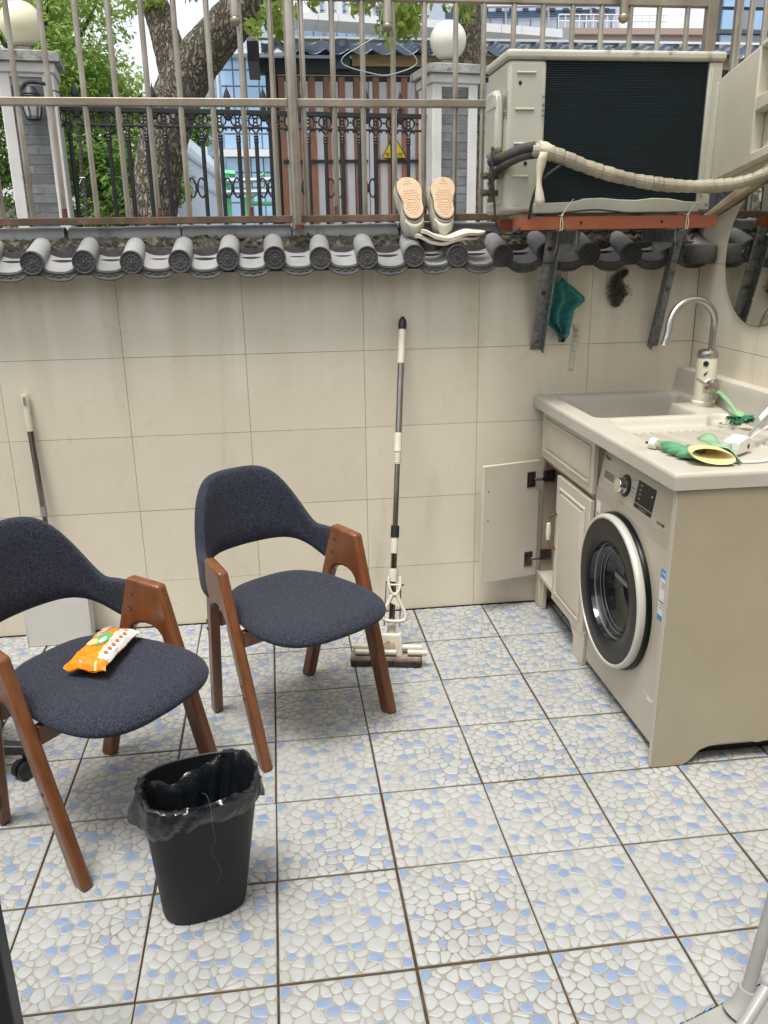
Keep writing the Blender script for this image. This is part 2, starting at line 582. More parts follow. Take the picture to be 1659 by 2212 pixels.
M_roofm = mat('glazed_roof_sheet', (0.12, 0.15, 0.20), 0.14, 0.4, c2=(0.09, 0.11, 0.15), vs_=6)
M_timber = mat('pale_timber', (0.50, 0.37, 0.2), 0.65, c2=(0.42, 0.3, 0.155), vs_=7, stretch=(0.6, 8, 8))
M_yel = mat('sign_yellow', (0.72, 0.56, 0.015), 0.45)
M_leaf_a = leafmat('leaf_fresh', (0.22, 0.36, 0.06), (0.32, 0.46, 0.11), 0.5)
M_leaf_b = leafmat('leaf_deep', (0.08, 0.18, 0.03), (0.17, 0.29, 0.055), 0.45)
M_leaf_c = leafmat('leaf_olive', (0.20, 0.29, 0.045), (0.30, 0.39, 0.08), 0.5)
M_ground = mat('ground_paving', (0.22, 0.215, 0.2), 0.9, c2=(0.16, 0.155, 0.145), vs_=0.7, bump=0.3, bs=10)


def wood_lacquer():
    m = mat('lacquered_wood', (0.125, 0.040, 0.0135), 0.30, c2=(0.195, 0.069, 0.022), vs_=5, stretch=(9, 9, 1.0), coord='obj', coat=0.25, mix=(0.3, 0.7), rr=0.08, bump=0.05, bs=30)
    return m


def fabric():
    m = mat('navy_melange_fabric', (0.010, 0.0115, 0.019), 0.9, c2=(0.044, 0.050, 0.072), vs_=250, coord='obj', stretch=(1, 1, 1), detail=3, mix=(0.40, 0.66), bump=0.6, bs=420, spec=0.25, bdist=0.002)
    b = m.node_tree.nodes['Principled BSDF']
    b.inputs['Sheen Weight'].default_value = 0.08
    b.inputs['Sheen Roughness'].default_value = 0.5
    return m


def barkmat(name='tree_bark', hi=(0.44, 0.385, 0.29), lo=(0.055, 0.045, 0.033), scale=13.0, moss=True):
    m = mat(name, hi, 0.95)
    t = m.node_tree
    N, L = t.nodes, t.links
    b = N['Principled BSDF']
    geo = N.new('ShaderNodeNewGeometry').outputs['Position']
    mp = N.new('ShaderNodeMapping')
    mp.inputs['Scale'].default_value = (1.0, 1.0, 0.42)
    L.new(geo, mp.inputs['Vector'])
    nz = N.new('ShaderNodeTexNoise')
    nz.inputs['Scale'].default_value = 9
    nz.inputs['Detail'].default_value = 4
    L.new(mp.outputs[0], nz.inputs['Vector'])
    add = N.new('ShaderNodeMix')
    add.data_type = 'VECTOR'
    add.inputs['Factor'].default_value = 0.17
    L.new(mp.outputs[0], add.inputs['A'])
    L.new(nz.outputs['Color'], add.inputs['B'])
    vo = N.new('ShaderNodeTexVoronoi')
    vo.feature = 'DISTANCE_TO_EDGE'
    vo.inputs['Scale'].default_value = scale * 2.0
    L.new(add.outputs['Result'], vo.inputs['Vector'])
    r1 = N.new('ShaderNodeMapRange')
    r1.inputs['From Min'].default_value = 0.0
    r1.inputs['From Max'].default_value = 0.22
    L.new(vo.outputs['Distance'], r1.inputs['Value'])
    n2 = N.new('ShaderNodeTexNoise')
    n2.inputs['Scale'].default_value = 45
    n2.inputs['Detail'].default_value = 5
    L.new(mp.outputs[0], n2.inputs['Vector'])
    mul = N.new('ShaderNodeMath')
    mul.operation = 'MULTIPLY'
    L.new(r1.outputs[0], mul.inputs[0])
    r2 = N.new('ShaderNodeMapRange')
    r2.inputs['From Min'].default_value = 0.25
    r2.inputs['From Max'].default_value = 0.65
    L.new(n2.outputs['Fac'], r2.inputs['Value'])
    L.new(r2.outputs[0], mul.inputs[1])
    mx = N.new('ShaderNodeMix')
    mx.data_type = 'RGBA'
    mx.inputs['A'].default_value = (*lo, 1)
    mx.inputs['B'].default_value = (*hi, 1)
    L.new(mul.outputs[0], mx.inputs['Factor'])
    cur = mx.outputs['Result']
    if moss:
        n3 = N.new('ShaderNodeTexNoise')
        n3.inputs['Scale'].default_value = 2.6
        n3.inputs['Detail'].default_value = 8
        L.new(geo, n3.inputs['Vector'])
        r3 = N.new('ShaderNodeMapRange')
        r3.inputs['From Min'].default_value = 0.60
        r3.inputs['From Max'].default_value = 0.74
        r3.inputs['To Max'].default_value = 0.7
        L.new(n3.outputs['Fac'], r3.inputs['Value'])
        m2 = N.new('ShaderNodeMix')
        m2.data_type = 'RGBA'
        m2.inputs['B'].default_value = (0.16, 0.19, 0.04, 1)
        L.new(cur, m2.inputs['A'])
        L.new(r3.outputs[0], m2.inputs['Factor'])
        cur = m2.outputs['Result']
    L.new(cur, b.inputs['Base Color'])
    bn = N.new('ShaderNodeBump')
    bn.inputs['Strength'].default_value = 1.0
    bn.inputs['Distance'].default_value = 0.03
    L.new(mul.outputs[0], bn.inputs['Height'])
    L.new(bn.outputs[0], b.inputs['Normal'])
    return m


M_wood = wood_lacquer()
M_fab = fabric()
M_bark = barkmat()
M_cloth = mat('teal_microfibre', (0.03, 0.20, 0.15), 0.95, c2=(0.06, 0.26, 0.20), vs_=120, bump=0.6, bs=250)
M_cloth2 = mat('teal_stripe', (0.03, 0.15, 0.19), 0.95, c2=(0.04, 0.19, 0.24), vs_=120, bump=0.6, bs=250)
M_binp = mat('bin_plastic', (0.008, 0.008, 0.0085), 0.5, spec=0.28, bump=0.05, bs=300)
M_bag = mat('bin_bag_film', (0.008, 0.010, 0.012), 0.14, spec=0.6, bump=0.6, bs=26, bdist=0.012)
M_sponge = mat('dirty_sponge', (0.12, 0.095, 0.075), 0.95, c2=(0.04, 0.03, 0.022), vs_=30, bump=0.8, bs=90)
M_spongetop = mat('stained_sponge', (0.30, 0.25, 0.205), 0.95, c2=(0.17, 0.13, 0.10), vs_=35, bump=0.6, bs=120)
M_dustpan = mat('dustpan_plastic', (0.58, 0.57, 0.53), 0.45, c2=(0.53, 0.51, 0.46), vs_=4)
M_greyp = mat('grey_plastic', (0.22, 0.23, 0.23), 0.5)
M_paleg = mat('pale_grey_tube', (0.33, 0.33, 0.315), 0.4, c2=(0.29, 0.29, 0.27), vs_=9)
M_packo = mat('pack_orange', (0.80, 0.25, 0.01), 0.3, c2=(0.72, 0.2, 0.008), vs_=20, bump=0.35, bs=35, bdist=0.004)
M_packw = mat('pack_white', (0.72, 0.71, 0.69), 0.3, bump=0.3, bs=35, bdist=0.004)
M_packg = mat('pack_green', (0.10, 0.38, 0.13), 0.35)
M_packy = mat('pack_cream', (0.72, 0.58, 0.25), 0.35)
M_packr = mat('pack_rust_ink', (0.55, 0.14, 0.02), 0.4)
M_blue = mat('label_blue', (0.02, 0.25, 0.62), 0.45)

# ------------------------------------------------------------------ floor of pebble-moulded tiles
FX0, FY0, FPX_, FPY_ = -0.2298, -0.9339, 0.30, 0.3088
BLUE = [(0.47, 0.956), (0.035, 0.942), (0.315, 0.813), (0.354, 0.743), (0.508, 0.75), (0.878, 0.822), (0.857, 0.727), (0.685, 0.585),
        (0.3, 0.524), (0.403, 0.546), (0.756, 0.467), (0.073, 0.446), (0.358, 0.329), (0.479, 0.243), (0.593, 0.253), (0.943, 0.371),
        (0.873, 0.206), (0.088, 0.23), (0.232, 0.173), (0.707, 0.123), (0.95, 0.056), (0.527, 0.074)]


def pebble_tile():
    r = random.Random(5)
    W, H = FPX_ - 0.0056, FPY_ - 0.0056
    seeds = [(u * W, v * H) for u, v in BLUE]
    wts = [r.uniform(-0.00007, 0.00005) for _ in seeds]
    n_blue = len(seeds)
    while len(seeds) < 118:
        best, bd = None, -1
        for _ in range(9):
            c = (r.uniform(0.002, W - 0.002), r.uniform(0.002, H - 0.002))
            d = min((c[0] - s[0]) ** 2 + (c[1] - s[1]) ** 2 for s in seeds)
            if d > bd:
                best, bd = c, d
        seeds.append(best)
        wts.append(r.uniform(-0.00012, 0.00014))
    mb = MB()
    mb.box(0, W, 0, H, -0.012, -0.0016, 0)
    # stretch metric so that stones are not all round
    for i, a in enumerate(seeds):
        poly = [(0.0008, 0.0008), (W - 0.0008, 0.0008), (W - 0.0008, H - 0.0008), (0.0008, H - 0.0008)]
        ins = r.uniform(0.0005, 0.0011)
        for j, b in enumerate(seeds):
            if i == j:
                continue
            dx, dy = b[0] - a[0], b[1] - a[1]
            L2 = dx * dx + dy * dy
            if L2 > 0.009:
                continue
            L_ = math.sqrt(L2)
            lim = (L2 + wts[i] - wts[j]) / (2 * L_) - ins       # distance from a along (dx,dy)/L
            nx, ny = dx / L_, dy / L_
            out = []
            k = len(poly)
            for q in range(k):
                p0, p1 = poly[q], poly[(q + 1) % k]
                d0 = (p0[0] - a[0]) * nx + (p0[1] - a[1]) * ny - lim
                d1 = (p1[0] - a[0]) * nx + (p1[1] - a[1]) * ny - lim
                if d0 <= 0:
                    out.append(p0)
                if d0 * d1 < 0:
                    t = d0 / (d0 - d1)
                    out.append((p0[0] + (p1[0] - p0[0]) * t, p0[1] + (p1[1] - p0[1]) * t))
            poly = out
            if len(poly) < 3:
                break
        if len(poly) < 3:
            continue
        ar = abs(sum(poly[q][0] * poly[(q + 1) % len(poly)][1] - poly[(q + 1) % len(poly)][0] * poly[q][1] for q in range(len(poly)))) / 2
        if ar < 4e-5:
            continue
        pl = [Vector((x, y, 0)) for x, y in poly]
        # drop very short edges, then round the corners
        q2 = []
        for q in range(len(pl)):
            if (pl[q] - pl[q - 1]).length > 0.0022:
                q2.append(pl[q])
        if len(q2) >= 3:
            pl = q2
        pl = smooth(pl, 2, True)
        c = sum(pl, Vector()) / len(pl)
        rad = sum((p - c).length for p in pl) / len(pl)
        kin = max(0.55, 1 - 0.0016 / rad)
        k = len(pl)
        zt = r.uniform(-0.0004, 0.0003)
        vs_ = [(p.x, p.y, -0.0017) for p in pl] + [(p.x * 0.985 + c.x * 0.015, p.y * 0.985 + c.y * 0.015, -0.0006 + zt) for p in pl] + \
              [(c.x + (p.x - c.x) * kin, c.y + (p.y - c.y) * kin, zt) for p in pl]
        fs_ = []
        for q in range(k):
            e = (q + 1) % k
            fs_.append((q, e, k + e, k + q))
        mb.add(vs_, fs_, 4)
        fs2 = [(k + q, k + (q + 1) % k, 2 * k + (q + 1) % k, 2 * k + q) for q in range(k)]
        mi = 3 if i < n_blue else (2 if r.random() < 0.3 else 1)
        o = len(mb.v) - 3 * k
        for fc in fs2:
            mb.f.append(tuple(x + o for x in fc))
            mb.m.append(4 if mi == 3 else mi)
        mb.f.append(tuple(2 * k + q + o for q in range(k)))
        mb.m.append(mi)
    return mb.mesh('tile', [M_tilebase, M_peb_w, M_peb_g, M_peb_b, M_peb_rim], smooth=50, fix=False)


fl = MB()
fl.box(-2.75, 1.60, -3.95, 0.02, -0.15, -0.0062)
floor = fl.build('floor', M_grout)
tag(floor, 'courtyard floor of square tiles moulded as white and blue pebbles', kind='structure')
tile_me = pebble_tile()
for i in range(-8, 6):
    for j in range(-3, 10):
        x = FX0 + i * FPX_ + 0.0028
        y = FY0 - (j + 1) * FPY_ + 0.0028
        o = inst('tile', tile_me, (x, y, rnd.uniform(-0.0008, 0.0002)), floor)
        o.rotation_euler = (rnd.gauss(0, 0.0012), rnd.gauss(0, 0.0012), rnd.gauss(0, 0.0016))
        o.location += Vector((rnd.uniform(-0.0012, 0.0012), rnd.uniform(-0.0012, 0.0012), 0))

# ------------------------------------------------------------------ rear garden wall with its tiled coping
XR = 1.535
wall = thing('garden_wall', 'cream tiled rear wall capped with grey Chinese clay roof tiles', 'wall', (0, 0.12, 0))
b = MB()
b.box(-2.8, XR + 0.1, 0.0085, 0.24, -0.1, 1.50)
b.build('masonry', M_core, wall)
WX0, WW, WZ0, WH = -0.7327, 0.4564, 1.113, 0.3039


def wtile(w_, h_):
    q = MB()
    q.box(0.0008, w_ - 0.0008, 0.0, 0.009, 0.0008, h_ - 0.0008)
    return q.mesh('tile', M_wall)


full_me, foot_me, top_me = wtile(WW, WH), wtile(WW, WZ0 - 3 * WH), wtile(WW, 0.075)
for i in range(-4, 5):
    x = WX0 + i * WW
    last = i == 4
    for r_ in range(-1, 5):
        z = WZ0 - r_ * WH
        if r_ == 4:
            z, me = 0.0, foot_me
        elif r_ == -1:
            z, me = WZ0, full_me
        else:
            z, me = WZ0 - (r_ + 1) * WH if r_ >= 0 else z, full_me
        if r_ == 3:
            continue
        if r_ == 4:
            zz = 0.0
        elif r_ == -1:
            zz = WZ0
        else:
            zz = WZ0 - (r_ + 1) * WH
        if last:
            q = MB()
            hh = foot_me.vertices[6].co.z if r_ == 4 else WH
            q.box(0.0009, XR - x - 0.001, 0, 0.009, 0.0009, (WZ0 - 3 * WH if r_ == 4 else WH) - 0.0009)
            me = q.mesh('tile', M_wall)
        o = inst('tile', me, (x, rnd.uniform(-0.0006, 0.0004), zz), wall)
# tiled foot course joints sit on a thin dark bed
b = MB()
b.box(-2.8, XR, 0.004, 0.0086, 0.0, 1.45)
b.build('joint_bed', M_joint, wall)
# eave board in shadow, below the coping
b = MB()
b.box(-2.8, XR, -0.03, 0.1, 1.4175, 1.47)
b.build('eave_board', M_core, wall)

DSP, DX0 = 0.168, -0.145
EZ = 1.463


def slope_pt(x, t, dz=0.0):
    """t = 0 at the eave, 1 under the ridge; heights from the eave line"""
    return Vector((x, -0.105 + 0.165 * t, 0.052 * t + dz))


def cover_tile():
    q = MB()
    n = 14
    rows = []
    for k, t in enumerate((0.0, 0.25, 0.6, 1.05)):
        c = slope_pt(0, t)
        r_ = 0.0385 - 0.002 * k * 0.3
        rows.append([(c.x + r_ * math.cos(RAD(-25 + 230 * j / n)), c.y, c.z + r_ * math.sin(RAD(-25 + 230 * j / n))) for j in range(n + 1)])
    q.grid(rows)
    return q.mesh('cover_tile', M_clay, smooth=60)


def disc_mesh():
    q = MB()
    prof = [(0.0405, 0.014), (0.0405, 0.002), (0.039, -0.003), (0.0362, -0.003), (0.0345, 0.0025), (0.0255, 0.0025), (0.0245, -0.0012), (0.0225, -0.0012), (0.0215, 0.0025),
            (0.0125, 0.0025), (0.0115, -0.0012), (0.0095, -0.0012), (0.0085, 0.002), (0.006, 0.002), (0.005, -0.003), (0.0004, -0.004)]
    q.lathe(prof, 28, (0, 0, 0), 'y')
    for n, rr_, s_ in ((14, 0.030, 0.0030), (8, 0.017, 0.0026)):
        for k in range(n):
            a = 2 * math.pi * k / n
            q.sphere((rr_ * math.cos(a), 0.0010, rr_ * math.sin(a)), s_, 6, 4)
    return q.mesh('end_disc', M_claydark, smooth=40)


def pan_mesh():
    q = MB()
    half = DSP / 2 - 0.010
    n = 14
    us = [-1 + 2 * j / n for j in range(n + 1)]

    def sag(u, t=0.0):
        return -0.028 + 0.012 * min(max(t, 0), 1) + 0.042 * abs(u) ** 2.6
    rows = []
    for t in (-0.01, 0.3, 0.7, 1.1):
        c = slope_pt(0, t)
        rows.append([((half + 0.004) * u, c.y, c.z + sag(u, t)) for u in us])
    q.grid(rows)
    # moulded drip lip hanging from the front edge
    rows = []
    for (y, d) in ((-0.1066, 0.0), (-0.1105, -0.002), (-0.1115, -0.008), (-0.1085, -0.011), (-0.1080, -0.024), (-0.1105, -0.027), (-0.1110, -0.032), (-0.1075, -0.035), (-0.098, -0.034)):
        rows.append([((half + 0.010) * u, y, sag(u) + d * (1 - 0.30 * abs(u) ** 3)) for u in us])
    q.grid(rows, 1)
    for j in range(-2, 3):
        u = j * 0.36
        q.sphere((half * u, -0.1075, sag(u) - 0.0175), 0.0062, 8, 5, 1, (1.7, 0.5, 0.7))
    return q.mesh('pan_tile', [M_clay, M_claydark], smooth=50)


cov_me, disc_me, pan_me = cover_tile(), disc_mesh(), pan_mesh()
for k in range(-11, 10):
    x = DX0 + DSP * k + rnd.uniform(-0.004, 0.004)
    if x > XR - 0.10:
        continue
    ct = inst('cover_tile', cov_me, (x, 0, EZ + rnd.uniform(-0.004, 0.004)), wall, rot=(0, rnd.uniform(-0.05, 0.05), rnd.uniform(-0.03, 0.03)))
    dd = bpy.data.objects.new('end_disc', disc_me)
    col.objects.link(dd)
    dd.parent = ct
    dd.location = (0, -0.1165, 0)
    dd.rotation_euler = (rnd.uniform(-0.06, 0.06), rnd.uniform(0, 6.28), 0)
for k in range(-11, 10):
    x = DX0 + DSP * (k + 0.5)
    if x > XR - 0.06:
        continue
    inst('pan_tile', pan_me, (x, 0, EZ + rnd.uniform(-0.004, 0.002)), wall, rot=(0, rnd.uniform(-0.04, 0.04), 0))
# corner pan tile, hanging lower at the end of the run
b = MB()
c0 = Vector((1.475, -0.10, 1.475))
b.lathe([(0.060, -0.055), (0.064, -0.04), (0.064, 0.0), (0.060, 0.012), (0.045, 0.016)], 24, c0, 'z', 0)
b.build('corner_tile', M_claydark, wall)
# mossy mortar bed under the ridge
b = MB()
rows = []
nr = random.Random(3)
for i in range(0, 300):
    x = -2.75 + i * (XR + 2.74) / 299
    base = 0.5 + 0.5 * math.sin(x * 37.4 + 1.0)
    row = []
    for (y, z) in ((0.066, 1.565), (0.056, 1.550), (0.047, 1.537), (0.039, 1.524), (0.032, 1.511), (0.024, 1.498), (0.016, 1.472)):
        row.append((x, y + nr.uniform(-0.008, 0.006), z + nr.uniform(-0.005, 0.005)))
    rows.append(row)
b.grid(rows)
b.build('mortar_bed', M_mortar, wall, smooth=0, fix=False)
# half-round ridge tiles
RSP = 0.2045
q = MB()
n = 14
rows = []
for x in (0.0008, 0.004, RSP - 0.004, RSP - 0.0008):
    rr_ = 0.0335 if 0.002 < x < RSP - 0.002 else 0.032
    rows.append([(x, 0.0825 + rr_ * math.cos(RAD(205 - 230 * j / n)), 1.5515 + rr_ * math.sin(RAD(205 - 230 * j / n))) for j in range(n + 1)])
q.grid(rows)
ridge_me = q.mesh('ridge_tile', M_clay, smooth=60)
for k in range(-10, 11):
    x = -0.689 + RSP * k
    if x > XR - 0.05:
        continue
    if x + RSP > XR + 0.1:
        continue
    inst('ridge_tile', ridge_me, (x, rnd.uniform(-0.002, 0.002), rnd.uniform(-0.003, 0.003)), wall, rot=(0, rnd.uniform(-0.008, 0.008), rnd.uniform(-0.006, 0.006)))
b = MB()
b.box(-2.75, XR, 0.055, 0.20, 1.48, 1.553)
b.build('ridge_bed', M_core, wall)
b = MB()
b.prism([(0.10, 1.575), (0.34, 1.46), (0.34, 1.44), (0.10, 1.53)], -2.75, XR, lambda u, v, w_: (w_, u, v))
b.build('rear_slope', M_clay, wall)

# ------------------------------------------------------------------ stainless security grille on the coping
gr = thing('security_grille', 'weathered stainless steel bar grille standing on the wall coping', 'grille', (0, 0.05, 1.6))
b = MB()
b.box(-2.7, 1.53, 0.034, 0.062, 1.589, 1.614)
b.build('bottom_rail', M_rustrail, gr, bevel=0.002)
b = MB()
b.box(-2.7, 1.53, 0.0345, 0.0615, 1.982, 2.009)
b.build('middle_rail', M_steelrail, gr, bevel=0.003)
b = MB()
b.box(-2.7, 1.53, 0.034, 0.062, 2.322, 2.349)
b.build('top_rail', M_steelrail, gr, bevel=0.003)


def bar_mesh(z0, z1, r_=0.0098):
    q = MB()
    q.tube([(0, 0, z0), (0, 0, z1)], r_, 12)
    return q.mesh('bar', M_steel, smooth=50)


bar_lo, bar_hi, bar_top = bar_mesh(1.6142, 1.9818), bar_mesh(2.0092, 2.3218), bar_mesh(2.3492, 2.75)
rs = MB()
rs.lathe([(0.0112, 0), (0.0104, 0.004), (0.0101, 0.018), (0.00995, 0.03)], 12, (0, 0, 0))
rs_me = rs.mesh('rust_collar', M_rust, smooth=50)
bx_ = [-1.107 - 0.11 * k for k in range(13, 0, -1)] + [-1.107, -1.0, -0.891, -0.776, -0.668, -0.558, -0.448, -0.337, -0.227, -0.121, -0.013, 0.095, 0.203, 0.313, 0.427, 0.542, 0.645, 0.755, 0.865, 0.975, 1.085, 1.195, 1.305, 1.415]
for k, x in enumerate(bx_):
    y = 0.048 + rnd.uniform(-0.001, 0.001)
    o1 = inst('bar', bar_lo, (x, y, 0), gr, rot=(0, rnd.uniform(-0.0015, 0.0015), 0))
    inst('bar', bar_hi, (x, y, 0), gr)
    inst('bar', bar_top, (x, y, 0), gr)
    if k % 3 == 0:
        r2 = inst('rust_collar', rs_me, (x, y, 1.6143), gr)
b = MB()
b.tube([(-0.056, 0.017, 1.567), (-0.056, 0.017, 2.9)], 0.0195, 20)
po = b.build('post', M_steel, gr, smooth=50)
b = MB()
b.sphere((-0.040, -0.006, 1.576), 0.008, 8, 5)
b.tube([(-0.052, -0.004, 1.580), (-0.052, -0.004, 1.566)], 0.014, 6)
b.build('bolt', M_rust, po)
for (vx, vy, rr_) in ((508, 45, 0.0185), (837, 58, 0.0185), (1347, 38, 0.019)):
    p = P(vx, vy, 'y', 0.0)
    b = MB()
    b.tube([(p.x, 0.0, p.z + 0.012), (p.x, 0.0, 2.9)], rr_ * 0.85, 16)
    st = b.build('strut_tube', M_steel, gr, smooth=50)
    b = MB()
    b.sphere((p.x, 0.0, p.z), rr_, 16, 10)
    b.build('ball_cap', M_steelrail, st)
b = MB()
b.box(1.487, 1.528, 0.03, 0.066, 1.6145, 2.9)
b.build('corner_post', M_steelrail, gr, bevel=0.004)

# return of the grille along the stair parapet
g2 = thing('security_grille', 'short return of steel bars above the cream stair parapet', 'grille', (1.60, -0.1, 2.08))
for k, yy in enumerate((0.02, -0.075, -0.17, -0.265, -0.36, -0.455)):
    b = MB()
    b.tube([(1.60, yy, 2.075 - 0.22 * (yy + 0.05)), (1.60, yy, 2.95)], 0.0105 if k else 0.017, 12)
    b.build('bar', M_steel, g2, smooth=50)
b = MB()
b.tube([(1.60, 0.03, 2.55), (1.60, -0.6, 2.68)], 0.012, 10)
b.build('rail', M_steelrail, g2, smooth=50)

# ------------------------------------------------------------------ right-hand wall, stair parapet and ledge
sw = thing('side_wall', 'cream tiled side wall on the right behind the sink', 'wall', (XR + 0.08, -1.5, 0))
b = MB()
b.prism([(0.30, -0.1), (0.30, 1.49), (-0.07, 1.585), (-3.95, 2.70), (-3.95, -0.1)], XR + 0.0085, XR + 0.16, lambda u, v, w_: (w_, u, v))
b.build('masonry', M_cream, sw)
b = MB()
b.box(XR + 0.004, XR + 0.0086, -3.95, 0.0, 0, 1.5)
b.build('joint_bed', M_joint, sw)


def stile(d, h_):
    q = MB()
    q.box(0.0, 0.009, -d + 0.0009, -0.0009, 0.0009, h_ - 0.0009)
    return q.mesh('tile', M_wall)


sfull, sfoot = stile(0.466, WH), stile(0.466, WZ0 - 3 * WH)
for k in range(0, 8):
    y = -0.002 - 0.466 * k
    for r_ in range(-1, 4):
        if r_ == 3:
            inst('tile', sfoot, (XR, y, 0), sw)
        else:
            inst('tile', sfull, (XR, y, WZ0 - (r_ + 1) * WH), sw)
    z0 = WZ0 + WH

    def ztop(yy):
        return 1.585 - 0.2875 * (yy + 0.07) - 0.004
    q = MB()
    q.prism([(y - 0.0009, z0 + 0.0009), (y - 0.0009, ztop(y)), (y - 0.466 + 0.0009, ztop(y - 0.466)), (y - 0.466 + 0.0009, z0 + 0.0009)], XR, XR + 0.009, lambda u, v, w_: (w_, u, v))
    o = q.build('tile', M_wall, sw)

ld = thing('sloping_ledge', 'stained sloping ledge board running up the side wall beside the mirror', 'ledge', (XR, -0.3, 1.6))
b = MB()
b.prism([(0.12, 1.535), (0.12, 1.548), (-0.07, 1.605), (-0.415, 1.735), (-3.9, 2.86), (-3.9, 2.76), (-0.415, 1.692), (-0.09, 1.590)], XR - 0.03, XR + 0.13, lambda u, v, w_: (w_, u, v))
b.build('board', M_ledge, ld, bevel=0.004)
pp = thing('stair_parapet', 'cream rendered stair parapet with sunken panels beside the air conditioner', 'parapet', (1.60, -0.3, 1.7))


def ptop(y):
    return 2.082 - 0.235 * (y + 0.057)


def pbot(y):
    return 1.722 - 0.165 * (y + 0.062)


def pq(mb, y0, y1, za, zb, x0, x1):
    """za, zb: functions of y for bottom and top"""
    mb.prism([(y0, za(y0)), (y0, zb(y0)), (y1, zb(y1)), (y1, za(y1))], x0, x1, lambda u, v, w_: (w_, u, v))


b = MB()
pq(b, 0.10, -2.6, pbot, ptop, 1.575, 1.70)
b.build('back_slab', M_cream, pp)
b = MB()
pq(b, 0.10, -0.285, pbot, ptop, 1.532, 1.574)
pq(b, -0.2852, -2.6, pbot, lambda y: pbot(y) + 0.035, 1.532, 1.574)
pq(b, -0.2852, -2.6, lambda y: pbot(y) + 0.165, lambda y: pbot(y) + 0.215, 1.532, 1.574)
pq(b, -0.2852, -2.6, lambda y: ptop(y) - 0.012, lambda y: ptop(y) + 0.004, 1.530, 1.574)
for k in range(1, 6):
    y0 = -0.285 - 0.40 * k
    pq(b, y0 + 0.045, y0, lambda y: pbot(y) + 0.0352, lambda y: ptop(y) - 0.0122, 1.533, 1.574)
b.build('panel_frame', M_cream, pp, bevel=0.005)
for k in range(3):
    b = MB()
    y0 = -0.29 - 0.40 * k
    for base in (0.037, 0.217):
        pts = [(y0 - 0.02, pbot(y0) + base + 0.0), (y0 - 0.345, pbot(y0 - 0.345) + base), (y0 - 0.345, pbot(y0 - 0.345) + base + 0.10)]
        pts += [(y0 - 0.345 + 0.325 * t, pbot(y0 - 0.345 + 0.325 * t) + base + 0.10 * math.cos(t * math.pi / 2)) for t in (0.25, 0.5, 0.75)]
        b.prism(pts, 1.552, 1.576, lambda u, v, w_: (w_, u, v))
    b.build('panel_relief', M_cream, pp, bevel=0.004)


# ------------------------------------------------------------------ the house the picture was taken from (behind the camera)
hs_ = thing('house', 'plain rendered house front with dark glass doors behind the viewer', 'house', (-0.4, -4.2, 0))
M_hwall = mat('house_render', (0.66, 0.62, 0.54), 0.85, c2=(0.62, 0.57, 0.49), vs_=3)
q = MB()
q.box(-5.5, -1.7, -4.3, -4.05, -0.1, 2.7)
q.box(1.3, 5.5, -4.3, -4.05, -0.1, 2.7)
q.box(-1.699, 1.299, -4.3, -4.05, 2.35, 2.7)
q.build('wall', M_hwall, hs_)
q = MB()
q.box(-5.7, 5.7, -6.5, -4.02, 2.701, 2.78)
q.build('roof_slab', M_hwall, hs_)
for (xa, xb) in ((-1.69, -0.21), (-0.19, 1.29)):
    q = MB()
    q.box(xa, xb, -4.20, -4.17, 0.02, 2.345)
    dr_ = q.build('glass_door', M_gblack, hs_)
    q = MB()
    for (x0_, x1_) in ((xa, xa + 0.06), (xb - 0.06, xb)):
        q.box(x0_, x1_, -4.165, -4.13, 0.02, 2.345)
    q.build('stile', M_black, dr_)
q = MB()
q.box(-2.95, -2.80, -3.95, 0.30, -0.1, 2.0)
lw = q.build('boundary_wall', M_cream)
tag(lw, 'plain cream boundary wall beyond the left edge of the courtyard', 'wall')

# ------------------------------------------------------------------ air conditioner on its bracket
AX0, AX1, AY0, AY1, AZ0, AZ1 = 0.624, 1.352, -0.38, -0.11, 1.602, 2.062
ac = thing('air_conditioner', 'aged white outdoor air conditioner unit with dark coil facing the courtyard', 'air conditioner', (0.99, -0.25, AZ0))
b = MB()
b.box(AX0, 0.752, AY0, AY1, AZ0, AZ1)
b.build('side_casing', M_ac, ac, bevel=0.012, seg=3)
b = MB()
b.box(1.305, AX1, AY0 + 0.001, AY1, AZ0, AZ1)
b.build('corner_casing', M_ac, ac, bevel=0.006)
b = MB()
b.box(1.312, 1.318, AY0 - 0.004, AY0 + 0.004, AZ0 + 0.05, AZ1 - 0.02)
b.box(1.337, 1.343, AY0 - 0.002, AY0 + 0.004, AZ0 + 0.06, AZ1 - 0.06)
b.build('pressed_rib', M_ac, ac, bevel=0.002)
b = MB()
b.box(0.753, 1.304, AY1 - 0.02, AY1 + 0.004, AZ0, AZ1)
b.build('front_panel', M_ac, ac)
b = MB()
b.box(0.751, 1.306, AY0 + 0.018, AY0 + 0.05, AZ0 + 0.01, AZ1)
coil = b.build('coil', M_coil, ac)
b = MB()
for k in range(64):
    z = AZ0 + 0.03 + k * 0.0068
    b.box(0.7525, 1.3045, AY0 + 0.0102, AY0 + 0.0178, z, z + 0.0022)
b.build('fins', M_coil, coil, smooth=0)
lid = MB()
lid.box(AX0 - 0.006, AX1 + 0.008, AY0 - 0.006, AY1 + 0.006, AZ1 + 0.001, AZ1 + 0.031)
lid.build('lid', M_acdirt, ac, bevel=0.01, seg=3)
b = MB()
pts = [(0.72, 0.0), (0.72, 0.032), (0.78, 0.034), (0.86, 0.036), (0.90, 0.046), (0.96, 0.048), (1.02, 0.042), (1.08, 0.040), (1.14, 0.046), (1.20, 0.044), (1.26, 0.034), (1.31, 0.032), (1.31, 0.0)]
b.prism(pts, AY0 - 0.006, AY0 + 0.02, lambda u, v, w_: (u, w_, AZ0 + v - 0.004))
base = b.build('base_tray', M_ac, ac, bevel=0.003)
